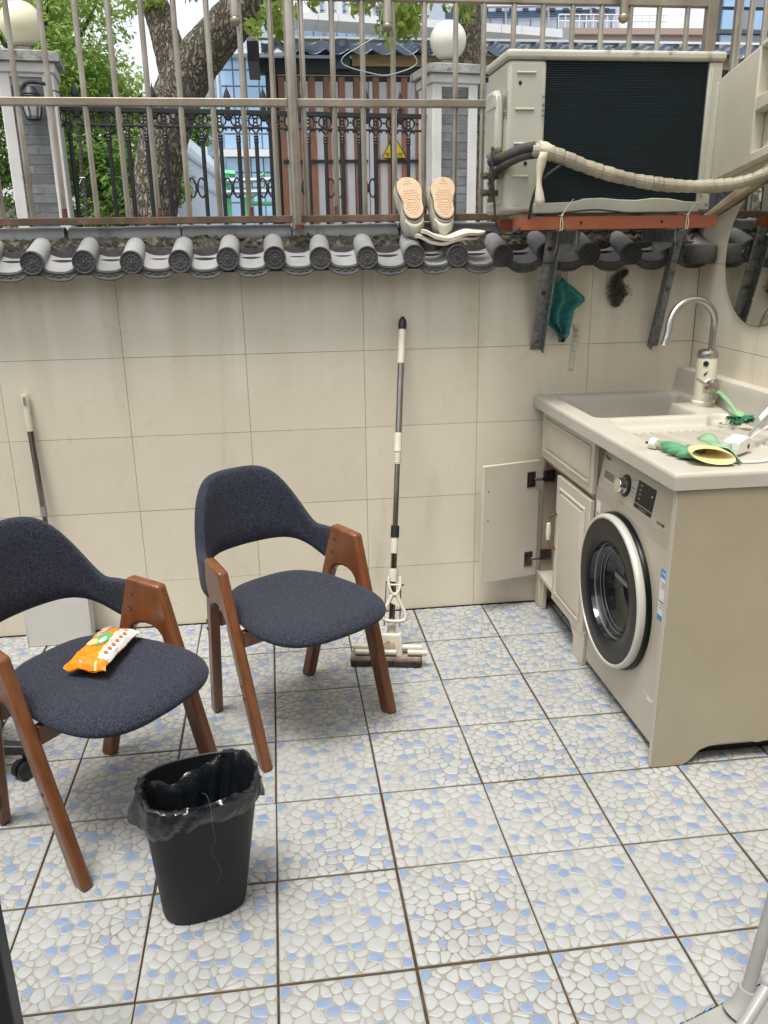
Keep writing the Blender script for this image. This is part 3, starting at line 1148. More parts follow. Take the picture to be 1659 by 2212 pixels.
for k, (x0, x1, zz) in enumerate(((0.652, 0.715, 2.025), (0.650, 0.712, 1.918), (0.648, 0.710, 1.815), (0.646, 0.700, 1.715))):
    b = MB()
    b.tube([(x0, AY0 - 0.001, zz), (x1, AY0 - 0.001, zz)], 0.0042, 8)
    b.build('pressed_rib', M_ac, ac)
for (x, z) in ((0.742, 1.955), (0.742, 1.93), (0.742, 1.915), (0.742, 1.90), (0.738, 1.675), (0.735, 1.628), (1.335, 1.620)):
    b = MB()
    b.lathe([(0.0042, 0), (0.0042, -0.0025), (0.002, -0.0032)], 8, (x, AY0 - 0.0045, z), 'y')
    b.build('screw', M_galv, ac)
for (x, z) in ((0.690, 1.755), (0.664, 1.995)):
    b = MB()
    b.lathe([(0.006, 0), (0.006, -0.001)], 10, (x, AY0 - 0.0002, z), 'y')
    b.build('knockout_hole', M_black, ac)
b = MB()
b.box(0.655, 0.678, AY0 - 0.0012, AY0 + 0.001, 1.625, 1.634)
b.build('drain_slot', M_acdirt, ac)
# valve cover and service valves on the left flank
b = MB()
pr = [(-0.34, 1.80), (-0.34, 1.90), (-0.325, 1.965), (-0.30, 1.985), (-0.22, 1.985), (-0.20, 1.96), (-0.20, 1.80), (-0.22, 1.785), (-0.32, 1.785)]
b.prism(pr, AX0 - 0.030, AX0 - 0.0005, lambda u, v, w_: (w_, u, v))
vc = b.build('terminal_cover', M_ac, ac, bevel=0.01, seg=3)
b = MB()
b.box(AX0 - 0.0315, AX0 - 0.027, -0.335, -0.23, 1.93, 1.965)
b.build('grip_recess', M_acdirt, vc)
b = MB()
b.box(AX0 - 0.006, AX0 + 0.002, -0.34, -0.18, 1.63, 1.775)
b.build('valve_plate', M_ac, ac, bevel=0.003)
for z in (1.722, 1.668):
    b = MB()
    b.tube([(AX0 - 0.004, -0.30, z), (AX0 - 0.05, -0.31, z)], 0.010, 10)
    b.tube([(AX0 - 0.05, -0.31, z), (AX0 - 0.064, -0.313, z)], 0.013, 6)
    b.tube([(AX0 - 0.03, -0.305, z - 0.022), (AX0 - 0.03, -0.305, z + 0.026)], 0.008, 10)
    b.tube([(AX0 - 0.03, -0.305, z - 0.030), (AX0 - 0.03, -0.305, z - 0.018)], 0.011, 6)
    b.build('service_valve', M_brass, ac)
b = MB()
b.box(AX0 - 0.001, AX0 + 0.001, -0.352, -0.332, 1.77, 1.802)
b.build('warning_sticker', M_yel, ac)
text_mesh('data_print', '|||  AC 220V 50Hz\n||| R22  IPX4\n||| 2600W  9.8A\n||| 0.86kg  38kg', 0.011,
          frame_matrix((AX0 - 0.0012, -0.356, 1.93), (0, 0, -1), (0, -1, 0)), M_ink, ac, 0.0002)
b = MB()
for (x0, x1) in ((0.70, 0.76), (1.19, 1.25)):
    b.box(x0, x1, AY0 + 0.02, AY1 - 0.02, AZ0 - 0.014, AZ0 - 0.001)
b.build('mounting_foot', M_acdirt, ac, bevel=0.003)

br = thing('air_conditioner_bracket', 'orange primed steel beam on two galvanised wall brackets under the air conditioner', 'bracket', (1.02, -0.2, 1.1))
b = MB()
b.prism([(-0.402, 1.546), (-0.402, 1.5865), (-0.362, 1.5865), (-0.362, 1.5825), (-0.398, 1.5825), (-0.398, 1.550), (-0.362, 1.550), (-0.362, 1.546)], 0.668, 1.372, lambda u, v, w_: (w_, u, v))
beam = b.build('front_beam', M_orange, br)
b = MB()
b.prism([(-0.402, 1.546), (-0.402, 1.5875), (-0.345, 1.5875), (-0.345, 1.546)], 0.663, 0.6675, lambda u, v, w_: (w_, u, v))
b.build('end_plate', M_orange, beam)
for x in (0.885, 1.172):
    b = MB()
    b.lathe([(0.0055, 0), (0.0055, -0.0006)], 10, (x, -0.4024, 1.567), 'y')
    b.build('bolt_hole', M_black, beam)
b = MB()
b.box(0.668, 1.372, -0.16, -0.12, 1.546, 1.5865)
b.build('rear_beam', M_orange, br)
for (xb, xt, flip) in ((0.848, 0.836, 1), (1.338, 1.228, -1)):
    # upright angle iron: foot bolted to the tiles, head leaning clear of the coping
    f0, f1 = Vector((xb, -0.004, 1.098)), Vector((xt, -0.150, 1.544))
    M_ = frame_matrix(f0, (1, 0, 0), (f1 - f0))
    L_ = (f1 - f0).length
    b = MB()
    b.box(0, 0.044, 0, L_, 0, 0.004, M=M_)
    e0 = 0.044 if flip > 0 else 0.0
    b.box(e0 - 0.004 if flip > 0 else e0, e0 if flip > 0 else e0 + 0.004, 0, L_, 0.0042, 0.040, M=M_)
    up_ = b.build('upright', M_galv, br)
    for t, m_ in ((0.06, M_galv), (0.16, M_galv), (0.50, M_rust), (0.86, M_rust)):
        b = MB()
        c = M_ @ Vector((0.02, L_ * t, 0.004))
        dz = (M_.to_3x3() @ Vector((0, 0, 1)))
        b.tube([c, c + dz * 0.007], 0.0085, 6)
        b.tube([c + dz * 0.007, c + dz * 0.013], 0.0045, 8)
        b.build('bolt', m_, up_)
    # horizontal arm and gusset
    xa = xt + (0.036 if flip > 0 else -0.0005)
    b = MB()
    b.box(xa, xa + 0.004, -0.395, -0.125, 1.500, 1.5455)
    b.box(xa - 0.036, xa - 0.0002, -0.395, -0.125, 1.5415, 1.5455)
    b.build('arm', M_galv, br)
    b = MB()
    x0 = xa + 0.008
    b.prism([(x0, 1.5425), (x0 + 0.078, 1.5425), (x0 + 0.076, 1.485), (x0 + 0.012, 1.458), (x0, 1.462)], -0.205, -0.201, lambda u, v, w_: (u, w_, v))
    b.build('gusset', M_galv, br)

# pale cable ties round the beam
for x, lx in ((0.815, 0.035), (1.262, 0.03)):
    t = thing('cable_tie', 'pale cable tie knotted round the %s end of the orange beam' % ('left' if x < 1 else 'right'), 'cable tie', (x, -0.40, 1.567), group='cable ties on the beam')
    b = MB()
    for o_ in (-0.003, 0.004):
        b.tube([(x + o_, -0.405, 1.543), (x + o_ * 1.3, -0.406, 1.565), (x + o_ * 0.4, -0.405, 1.588), (x + o_, -0.38, 1.5915), (x + o_, -0.357, 1.588), (x + o_, -0.357, 1.545), (x + o_, -0.38, 1.5415)], 0.0017, 6, closed=True)
    b.build('loop', M_wrap_l, t)
    b = MB()
    b.tube([(x + 0.001, -0.405, 1.590), (x + 0.012, -0.412, 1.612), (x + lx, -0.415, 1.642)], [0.0022, 0.0022, 0.0012], 6)
    b.sphere((x + 0.001, -0.406, 1.590), 0.0045, 8, 5)
    b.build('tail', M_wrap_l, t)
b = MB()
b.tube(smooth([(0.868, -0.225, 1.545), (0.864, -0.23, 1.52), (0.862, -0.235, 1.50), (0.856, -0.235, 1.478), (0.851, -0.23, 1.462)], 2), 0.0016, 6)
tag(b.build('string', M_wrap_l), 'thin pale string dangling over the left galvanised bracket', 'string')

# ------------------------------------------------------------------ wrapped refrigerant line
rl = thing('refrigerant_line', 'tape-wrapped refrigerant pipes sagging across the coil to the side wall', 'pipe', (1.0, -0.42, 1.7))
pth = [P(1148, 325, 'y', -0.43), P(1175, 327, 'y', -0.43), P(1210, 337, 'y', -0.43), P(1270, 362, 'y', -0.43), P(1350, 386, 'y', -0.43), P(1440, 401, 'y', -0.425), P(1520, 404, 'y', -0.42),
       P(1580, 399, 'y', -0.42), P(1625, 388, 'y', -0.43), Vector((1.545, -0.46, 1.728)), Vector((1.60, -0.62, 1.80))]
sp = smooth(pth, 3)
b = MB()
seg = 0.0
rads, pts2 = [], []
acc = 0
for i in range(len(sp) - 1):
    d = (sp[i + 1] - sp[i]).length
    k = max(2, int(d / 0.006))
    for j in range(k):
        p = sp[i].lerp(sp[i + 1], j / k)
        if pts2:
            acc += (p - pts2[-1]).length
        x = (acc / 0.036) % 1.0
        rads.append(0.0198 + 0.0030 * x - (0.0010 if x < 0.08 else 0) + 0.0012 * math.sin(acc * 31) + 0.002 * (acc < 0.17))
        pts2.append(p)
b.tube(pts2, rads, 14)
b.build('wrapped_bundle', M_wrap, rl, smooth=25)
for k, (dz, rr_, endz) in enumerate(((0.010, 0.0175, 1.730), (-0.012, 0.0135, 1.676))):
    b = MB()
    p0 = pth[0] + Vector((0.012, 0, dz))
    q = [p0, p0 + Vector((-0.04, 0.004, -0.004)), p0 + Vector((-0.085, 0.02, -0.024)), Vector((AX0 - 0.02, -0.36, 1.768 - 0.03 * k)), Vector((AX0 - 0.033, -0.318, endz + 0.036))]
    b.tube(smooth(q, 3), rr_, 12)
    b.build('foam_hose', M_blackrub, rl)
    b = MB()
    b.tube([q[-1], q[-1] + Vector((0.003, 0.012, -0.02))], 0.006, 8)
    b.build('copper_tail', M_brass, rl)
c = pth[1]
b = MB()
b.tube([c + Vector((-0.022, -0.001, 0.006)), c + Vector((0.006, 0, 0.003)), c + Vector((0.02, 0, -0.002))], [0.0275, 0.026, 0.0225], 12)
b.build('tape_collar', M_wrap_l, rl, smooth=30)
b = MB()
rows = []
for k in range(9):
    t = k / 8
    wv = 0.012 + 0.004 * math.sin(t * 9)
    cx = c.x - 0.008 - 0.012 * math.sin(t * 2.6)
    y = -0.459 + 0.006 * math.sin(t * 5)
    z = c.z - 0.004 - 0.165 * t
    rows.append([(cx - wv, y + 0.003, z), (cx, y, z - 0.004 * (k == 8)), (cx + wv, y + 0.004, z + (0.012 if k == 8 else 0))])
b.grid(rows)
tt = b.build('tape_tail', M_wrap_l, rl, fix=False)
tt.modifiers.new('solid', 'SOLIDIFY').thickness = 0.0012
b = MB()
q = [P(1212, 356, 'y', -0.44), P(1192, 370, 'y', -0.44), P(1170, 388, 'y', -0.43), P(1156, 412, 'y', -0.42), P(1148, 440, 'y', -0.415), P(1144, 468, 'y', -0.405), Vector((0.70, -0.39, 1.575))]
b.tube(smooth(q, 3), 0.0052, 8)
b.build('signal_cable', M_black, rl)
cb = MB()
q = [Vector((AX0 - 0.02, -0.30, 1.79)), P(1062, 310, 'y', -0.36), P(1064, 380, 'y', -0.38), P(1068, 440, 'y', -0.38), P(1070, 480, 'y', -0.39), P(1082, 503, 'y', -0.395), P(1100, 507, 'y', -0.40), P(1122, 493, 'y', -0.405), Vector((0.70, -0.375, 1.560))]
cb.tube(smooth(q, 3), 0.0042, 8)
tag(cb.build('power_cable', M_black), 'thin black cable looping below the left corner of the air conditioner', 'cable')
cb = MB()
q = [Vector((0.735, -0.375, 1.5925)), Vector((0.80, -0.392, 1.598)), Vector((0.86, -0.396, 1.603)), Vector((0.93, -0.398, 1.609)), Vector((1.0, -0.399, 1.602)), Vector((1.06, -0.392, 1.594)), Vector((1.10, -0.38, 1.590))]
cb.tube(smooth(q, 3), 0.0028, 8)
tag(cb.build('loose_cable', M_black), 'short black cable lying along the top of the orange beam', 'cable')

# ------------------------------------------------------------------ shoes, insoles, hanger
def sole_outline(n=40):
    pts = []
    for i in range(n):
        a = 2 * math.pi * i / n
        c_, s_ = math.cos(a), math.sin(a)
        v = s_
        wv = 0.036 + 0.008 * sstep(-0.2, 0.9, v) - 0.0065 * math.exp(-((v + 0.15) / 0.32) ** 2)
        pts.append((1.25 * wv * math.copysign(abs(c_) ** 0.82, c_) + 0.004 * math.cos(v * 2.2), 0.092 * math.copysign(abs(v) ** 0.92, v)))
    return pts


def shoe(label, base, tilt, lean, mirror):
    t = thing('canvas_shoe', label, 'shoe', base, group='shoes drying on the grille')
    # local: u sideways, v along the sole (toe up), w towards the camera (sole side)
    M_ = Matrix.Rotation(lean, 4, 'X') @ Matrix.Rotation(tilt, 4, 'Y')

    def L(u, v, w_):
        return M_ @ Vector((u * mirror, -w_, v + 0.098))
    out = sole_outline()
    q = MB()
    q.prism(out, 0.018, 0.028, L)
    q.build('outsole', M_tan, t, local=True, bevel=0.003)
    q = MB()
    k = len(out)
    rows = []
    for (s_, w_) in ((1.03, 0.018), (1.06, 0.008), (1.13, -0.012), (1.14, -0.04), (1.05, -0.062), (0.85, -0.075), (0.5, -0.082)):
        rows.append([L(u * s_ * (1.0 + 0.03 * math.sin(j * 1.7)), v * (s_ if v > 0 else 1 + (s_ - 1) * 1.1) - (0.014 if v < -0.06 and w_ < 0.0 else 0), w_) for j, (u, v) in enumerate(out)])
    q.grid(rows, 0, False, True)
    q.add([L(u * 0.5, v * 0.5, -0.083) for u, v in out], [tuple(range(k))])
    q.build('upper', M_shoe, t, local=True, smooth=60)
    # heel counter sagging below the sole
    q = MB()
    rows = []
    for s_, dv, w_ in ((1.0, -0.002, 0.012), (1.02, -0.012, 0.004), (0.92, -0.026, -0.012), (0.72, -0.034, -0.034)):
        rows.append([L(0.037 * s_ * math.cos(RAD(200 + 140 * j / 12)), -0.070 + (0.033 - dv) * math.sin(RAD(200 + 140 * j / 12)), w_) for j in range(13)])
    q.grid(rows)
    q.build('heel_counter', M_shoe, t, local=True, smooth=60).modifiers.new('solid', 'SOLIDIFY').thickness = 0.002
    # tread: raised little hexagon lugs
    q = MB()
    for a in range(-3, 4):
        for c_ in range(-7, 9):
            u, v = a * 0.0115 + (0.0057 if c_ % 2 else 0), c_ * 0.0105
            if (u / 0.030) ** 2 + (v / 0.088) ** 2 > 1 or (-0.018 < v < 0.0 and abs(u) < 0.014) or (0.035 < v < 0.055):
                continue
            hexa = [(u + 0.0042 * math.cos(RAD(60 * e)), v + 0.0042 * math.sin(RAD(60 * e))) for e in range(6)]
            q.prism(hexa, 0.0278, 0.0294, L)
    q.box(-0.012, 0.012, -0.0295, -0.028, 0.089, 0.101, M=M_)
    tr = q.build('tread', M_tan2, t, local=True)
    tr['kind'] = 'stuff'
    return t


M_tan = mat('gum_rubber', (0.47, 0.345, 0.22), 0.55, c2=(0.42, 0.30, 0.18), vs_=30, coord='obj')
M_tan2 = mat('gum_rubber_worn', (0.44, 0.25, 0.12), 0.6, c2=(0.55, 0.34, 0.2), vs_=60, coord='obj')
M_shoe = mat('shoe_leather', (0.62, 0.60, 0.52), 0.5, c2=(0.54, 0.51, 0.42), vs_=22, coord='obj', c3=(0.33, 0.28, 0.2), v3=30, t3=(0.66, 0.8), bump=0.2, bs=60)
shoe('white leather shoe with tan sole, left of the pair on the grille', (0.374, -0.055, 1.575), -0.10, -0.62, 1)
shoe('white leather shoe with tan sole, right of the pair on the grille', (0.484, -0.055, 1.575), 0.06, -0.62, -1)
for k, (dz, dx, rz, lab) in enumerate(((0.0, 0.0, 0.03, 'lower white insole of the pair lying on the coping'), (0.016, 0.022, -0.015, 'upper white insole of the pair lying on the coping'))):
    t = thing('insole', lab, 'insole', (0.490 + dx, -0.082, 1.512 + dz), group='insoles on the coping')
    q = MB()
    rows_t, rows_b = [], []
    n, m_ = 22, 6
    for i in range(n + 1):
        u = -0.122 + 0.244 * i / n
        s_ = i / n
        hw = 0.036 * math.sqrt(max(1 - abs(2 * s_ - 1) ** 3.2, 0.0)) * (0.8 + 0.2 * math.cos((s_ - 0.8) * 4)) + 0.001
        zz = 0.022 * sstep(0.25, 0.0, s_) + 0.012 * sstep(0.35, 0.75, s_) + 0.004 * math.sin(s_ * 11) + (0.006 * sstep(0.8, 1.0, s_))
        rows_t.append([(u, hw * (-1 + 2 * j / m_), zz + 0.004 * (abs(-1 + 2 * j / m_) ** 2) + 0.003) for j in range(m_ + 1)])
        rows_b.append([(u, hw * (-1 + 2 * j / m_), zz - 0.002 - 0.003 * (1 - s_)) for j in range(m_ + 1)])
    q.grid(rows_t)
    q.grid([r_[::-1] for r_ in rows_b])
    q.grid([[r_[0] for r_ in rows_t], [r_[0] for r_ in rows_b]])
    q.grid([[r_[-1] for r_ in rows_b], [r_[-1] for r_ in rows_t]])
    o = q.build('foam_pad', mat('insole_foam', (0.62, 0.585, 0.49), 0.75, c2=(0.52, 0.47, 0.37), vs_=18, coord='obj'), t, local=True, smooth=60)
    t.rotation_euler = (0.22, 0, rz)

hp = [P(*v_, 'y', 0.018) for v_ in ((838, 66), (846, 50), (838, 40), (828, 46), (824, 62), (818, 80), (838, 72))]
hg = MB()
top = P(822, 78, 'y', 0.02)
A = [P(*v_, 'y', 0.02) for v_ in ((806, 82), (782, 98), (738, 122), (737, 142), (815, 162), (838, 164), (898, 145), (903, 125), (860, 95), (842, 80))]
hg.tube(smooth(A, 2, True), 0.0021, 6, closed=True)
hook = [P(*v_, 'y', 0.012) for v_ in ((824, 82), (822, 66), (822, 48), (824, 30), (829, 12), (832, -10), (834, -40))]
hg.tube(smooth(hook, 2), 0.0019, 6)
for k in range(4):
    c = P(822, 80 - 5 * k, 'y', 0.016)
    hg.tube([(c.x + 0.005 * math.cos(a), c.y + 0.005 * math.sin(a), c.z + a * 0.0012) for a in [x * 0.6 for x in range(11)]], 0.0017, 5)
M_hang = mat('green_coated_wire', (0.25, 0.33, 0.29), 0.45)
tag(hg.build('wire_hanger', M_hang), 'green coated wire clothes hanger hooked on the grille', 'hanger')
# thin green wire from the rail above

# ------------------------------------------------------------------ laundry cabinet with moulded sink top
CX = 0.905                                   # front plane of the doors
lc = thing('laundry_cabinet', 'cream laundry cabinet with moulded stone sink top and open left door', 'cabinet', (1.2, -0.62, 0))
# heightfield of the moulded top
x0, x1, y0, y1 = 0.872, XR - 0.001, -1.252, -0.001
nx, ny = 230, 240
ZT = 0.915


def sdbox(x, y, cx, cy, hx, hy, r_):
    qx, qy = abs(x - cx) - hx + r_, abs(y - cy) - hy + r_
    return math.hypot(max(qx, 0), max(qy, 0)) + min(max(qx, qy), 0) - r_


def top_height(x, y):
    h = ZT
    # basin: an L-shape that leaves a tap platform at the front right
    d1 = sdbox(x, y, (0.942 + 1.448) / 2, (-0.075 - 0.285) / 2, (1.448 - 0.942) / 2, 0.105, 0.03)
    d2 = sdbox(x, y, (0.942 + 1.325) / 2, (-0.075 - 0.500) / 2, (1.325 - 0.942) / 2, 0.2125, 0.03)
    d = min(d1, d2)
    h -= 0.215 * sstep(0.004, -0.034, d)
    # wash board tray
    d = sdbox(x, y, (0.962 + 1.50) / 2, (-0.535 - 1.135) / 2, (1.50 - 0.962) / 2, 0.30, 0.03)
    s_ = sstep(0.003, -0.020, d)
    if s_ > 0:
        tray = 0.030 * sstep(-1.14, -0.56, y)
        h -= tray * s_
        if -1.02 < y < -0.66 and 0.985 < x < 1.365:
            k = (x - 0.985) / 0.0300
            f = k - math.floor(k)
            e = sstep(-1.02, -0.98, y) * sstep(-0.66, -0.70, y)
            h += 0.013 * e * max(0, 1 - (abs(f - 0.5) / 0.17) ** 2)
    # soap hollow beside the tap
    d = math.hypot((x - 1.385) / 1.1, (y + 0.565) / 1.0) - 0.048
    h -= 0.026 * sstep(0.006, -0.012, d)
    # upstand along the side wall
    if x > 1.466:
        h = max(h, ZT + 0.094 * sstep(1.466, 1.484, x))
    # outer lip, slightly proud, rounded
    e = min(x - x0, y - y0)
    if e < 0.012:
        h -= 0.012 - math.sqrt(max(0.012 ** 2 - (0.012 - e) ** 2, 0))
    return h


b = MB()
rows = []
xs = [x0 + (x1 - x0) * i / nx for i in range(nx + 1)]
ys = [y0 + (y1 - y0) * j / ny for j in range(ny + 1)]
xs = sorted(set(xs + [x0 + 0.001, x0 + 0.003, 1.466, 1.470, 1.474, 1.478, 1.482, 1.486]))
ys = sorted(set(ys + [y0 + 0.001, y0 + 0.003]))
rows = [[(x, y, top_height(x, y)) for y in ys] for x in xs]
b.grid(rows)
zb = 0.868
b.grid([[(x0, y, zb) for y in ys], [r_ for r_ in rows[0]]])
b.grid([[r_[0] for r_ in rows], [(x, y0, zb) for x in xs]])
b.grid([[(x0, y, zb) for y in ys], [(x0 + 0.02, y, zb) for y in ys]])
b.grid([[(x, y0, zb) for x in xs], [(x, y0 + 0.02, zb) for x in xs]])
b.build('sink_top', M_stone, lc, smooth=50, fix=True)
b = MB()
b.lathe([(0.017, 0.001), (0.017, 0.003), (0.013, 0.0035), (0.012, 0.0005), (0.002, 0.0005)], 18, (1.385, -0.565, ZT - 0.0535 + 0.026 - 0.0), 'z')
b.build('strainer', M_chrome, lc)
# carcass
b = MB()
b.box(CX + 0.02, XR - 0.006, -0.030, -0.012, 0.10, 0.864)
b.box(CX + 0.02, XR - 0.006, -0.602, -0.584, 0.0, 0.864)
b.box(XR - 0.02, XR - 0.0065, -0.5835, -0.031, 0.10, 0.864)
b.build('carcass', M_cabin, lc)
b = MB()
b.box(CX + 0.003, XR - 0.0212, -0.583, -0.0312, 0.135, 0.152)
b.build('bottom_shelf', M_cab, lc, bevel=0.001)
b = MB()
b.box(CX + 0.004, CX + 0.018, -0.066, -0.013, 0.0, 0.150)
b.prism([(-0.094, 0.0), (-0.100, 0.134), (-0.066, 0.134), (-0.066, 0.0)], CX + 0.012, CX + 0.03, lambda u, v, w_: (w_, u, v))
b.build('foot', M_cab, lc, bevel=0.002)
b = MB()
b.box(CX + 0.002, CX + 0.0195, -0.605, -0.500, 0.0, 0.135)
b.prism([(-0.500, 0.135), (-0.500, 0.06), (-0.46, 0.10), (-0.43, 0.115), (-0.43, 0.135)], CX + 0.004, CX + 0.019, lambda u, v, w_: (w_, u, v))
b.build('foot', M_cab, lc, bevel=0.002)


def panel_mb(y0_, y1_, z0_, z1_, x, th=0.018, frame=0.052):
    """raised-and-fielded front facing -x"""
    mb = MB()
    mb.box(x, x + th, y0_, y1_, z0_, z1_)
    steps = [(frame, -0.0005), (frame + 0.002, -0.0065), (frame + 0.009, -0.0065), (frame + 0.011, -0.0002), (frame + 0.019, -0.0002), (frame + 0.023, -0.0065), (frame + 0.030, -0.0075)]
    rings = []
    for ins, dx in steps:
        rings.append([(x + dx - 0.0005, y0_ + ins, z0_ + ins), (x + dx - 0.0005, y1_ - ins, z0_ + ins), (x + dx - 0.0005, y1_ - ins, z1_ - ins), (x + dx - 0.0005, y0_ + ins, z1_ - ins)])
    mb.grid(rings, 0, False, True)
    o = len(mb.v) - 4
    mb.f.append((o, o + 1, o + 2, o + 3))
    mb.m.append(0)
    return mb


panel_mb(-0.602, -0.032, 0.664, 0.862, CX, frame=0.030).build('drawer_front', M_cab, lc, bevel=0.002)
dr = panel_mb(-0.598, -0.245, 0.118, 0.640, CX - 0.002, frame=0.038).build('door', M_cab, lc, bevel=0.002)
b = MB()
b.box(CX + 0.019, CX + 0.036, -0.5835, -0.5655, 0.1525, 0.66)
b.box(CX + 0.0192, CX + 0.036, -0.58, -0.034, 0.641, 0.6632)
b.build('face_frame', M_cabin, lc)
# porcelain handle with brass ends
yh, zh = -0.262, 0.415
b = MB()
b.tube(smooth([(CX - 0.003, yh, zh + 0.072), (CX - 0.022, yh, zh + 0.070), (CX - 0.032, yh, zh + 0.055), (CX - 0.034, yh, zh + 0.034)], 2), 0.0038, 8)
b.tube(smooth([(CX - 0.003, yh, zh - 0.072), (CX - 0.022, yh, zh - 0.070), (CX - 0.032, yh, zh - 0.055), (CX - 0.034, yh, zh - 0.034)], 2), 0.0038, 8)
for s_ in (-1, 1):
    b.lathe([(0.010, 0), (0.009, -0.003), (0.004, -0.004)], 10, (CX - 0.002, yh, zh + s_ * 0.072), 'x')
hd = b.build('handle', mat('old_brass', (0.35, 0.25, 0.09), 0.35, 0.9, c2=(0.24, 0.17, 0.06), vs_=60), dr)
b = MB()
b.lathe([(0.004, -0.037), (0.0075, -0.034), (0.0085, -0.02), (0.0105, 0), (0.0085, 0.02), (0.0075, 0.034), (0.004, 0.037)], 14, (CX - 0.034, yh, zh), 'z')
b.build('porcelain_grip', M_ivory, hd)
# the left door, swung open against the wall
hx, hy = CX - 0.012, -0.045
M_ = Matrix.Translation((hx, hy, 0)) @ Matrix.Rotation(RAD(14), 4, 'Z')
b = MB()
b.box(-0.262, 0.0, -0.009, 0.009, 0.146, 0.652, M=M_)
od = b.build('open_door', M_cab, lc, bevel=0.002)
tag(od, 'plain back of the open cabinet door')
for z in (0.575, 0.225):
    b = MB()
    b.box(-0.060, -0.022, -0.0125, -0.009, z - 0.032, z + 0.032, M=M_)
    b.box(-0.050, -0.034, -0.019, -0.0122, z - 0.017, z + 0.017, M=M_)
    b.build('hinge_cup', mat('hinge_steel', (0.1, 0.095, 0.09), 0.4, 0.9, c2=(0.2, 0.18, 0.15), vs_=60), od)
    b = MB()
    a0 = M_ @ Vector((-0.03, -0.016, z))
    b.tube([a0, a0 + Vector((0.03, -0.010, 0.002)), Vector((CX + 0.03, -0.045, z + 0.004))], 0.006, 8, sx=0.6)
    b.box(CX + 0.012, CX + 0.060, -0.0395, -0.031, z - 0.020, z + 0.026)
    b.box(CX + 0.022, CX + 0.032, -0.048, -0.0393, z - 0.010, z + 0.016)
    b.box(CX + 0.040, CX + 0.050, -0.046, -0.0393, z - 0.010, z + 0.016)
    b.build('hinge_arm', bpy.data.materials['hinge_steel'], od)
for z in (0.545, 0.42):
    b = MB()
    c = M_ @ Vector((-0.238, -0.0092, z))
    b.lathe([(0.0032, 0.0), (0.0032, -0.0004)], 8, c, 'y')
    b.build('screw_hole', M_black, od)
# right-hand side board with a shaped foot
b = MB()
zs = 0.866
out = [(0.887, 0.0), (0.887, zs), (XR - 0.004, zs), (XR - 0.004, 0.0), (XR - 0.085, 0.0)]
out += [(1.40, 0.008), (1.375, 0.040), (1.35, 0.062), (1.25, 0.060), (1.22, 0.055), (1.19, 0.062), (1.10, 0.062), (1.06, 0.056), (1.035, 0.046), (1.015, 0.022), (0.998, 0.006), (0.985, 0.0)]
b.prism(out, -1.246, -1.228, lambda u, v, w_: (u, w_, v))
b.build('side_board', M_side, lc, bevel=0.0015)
b = MB()
b.box(0.8845, 0.8868, -1.2455, -1.2285, 0.004, zs - 0.001)
b.build('edge_band', M_stone, lc)

# ------------------------------------------------------------------ washing machine
wm = thing('washing_machine', 'champagne front-loading washing machine under the sink top', 'washing machine', (1.2, -0.91, 0))
WX = 0.918
YA, YB, ZA, ZB = -1.208, -0.612, 0.03, 0.690
b = MB()
prof = [(WX + 0.07, 0.03), (WX + 0.07, ZB), (WX, ZB + 0.0005), (WX + 0.002, 0.700), (WX + 0.002, 0.712), (WX + 0.004, 0.720), (WX + 0.016, 0.800), (WX + 0.022, 0.828), (WX + 0.036, 0.842), (WX + 0.06, 0.845), (1.505, 0.845), (1.505, 0.03)]
b.prism(prof, YA, YB, lambda u, v, w_: (u, w_, v))
b.build('body', M_champ, wm, bevel=0.003)
# front plate with the round door opening
b = MB()
dcy, dcz, orad = -0.842, 0.405, 0.185
angs = sorted(set([2 * math.pi * k / 64 for k in range(64)] + [math.atan2(z - dcz, y - dcy) % (2 * math.pi) for y in (YA, YB) for z in (ZA, ZB)]))
ci, co = [], []
for a in angs:
    c_, s_ = math.cos(a), math.sin(a)
    t = min([(YB - dcy) / c_ if c_ > 1e-9 else 1e9, (YA - dcy) / c_ if c_ < -1e-9 else 1e9, (ZB - dcz) / s_ if s_ > 1e-9 else 1e9, (ZA - dcz) / s_ if s_ < -1e-9 else 1e9])
    ci.append((dcy + orad * c_, dcz + orad * s_))
    co.append((dcy + t * c_, dcz + t * s_))
b.grid([[(WX + 0.0695, y, z) for y, z in ci], [(WX, y, z) for y, z in ci], [(WX, y, z) for y, z in co], [(WX + 0.0695, y, z) for y, z in co]], 0, False, True)
b.build('front_plate', M_champ, wm, smooth=30)
b = MB()
b.box(WX - 0.0012, WX + 0.004, -1.207, -0.613, 0.664, 0.700)
b.build('trim_band', M_champ2, wm, bevel=0.001)
b = MB()
b.box(WX + 0.03, 1.45, -1.19, -0.63, 0.0, 0.0298)
b.build('plinth', M_black, wm)
DC = Vector((WX, -0.842, 0.405))
Mx = Matrix.Rotation(RAD(0), 3, 'Z')


def ring(prof_, m_, name, parent, n=72):
    q = MB()
    q.lathe([(r_, -h) for r_, h in prof_], n, DC, 'x', 0, False)
    return q.build(name, m_, parent, smooth=40)


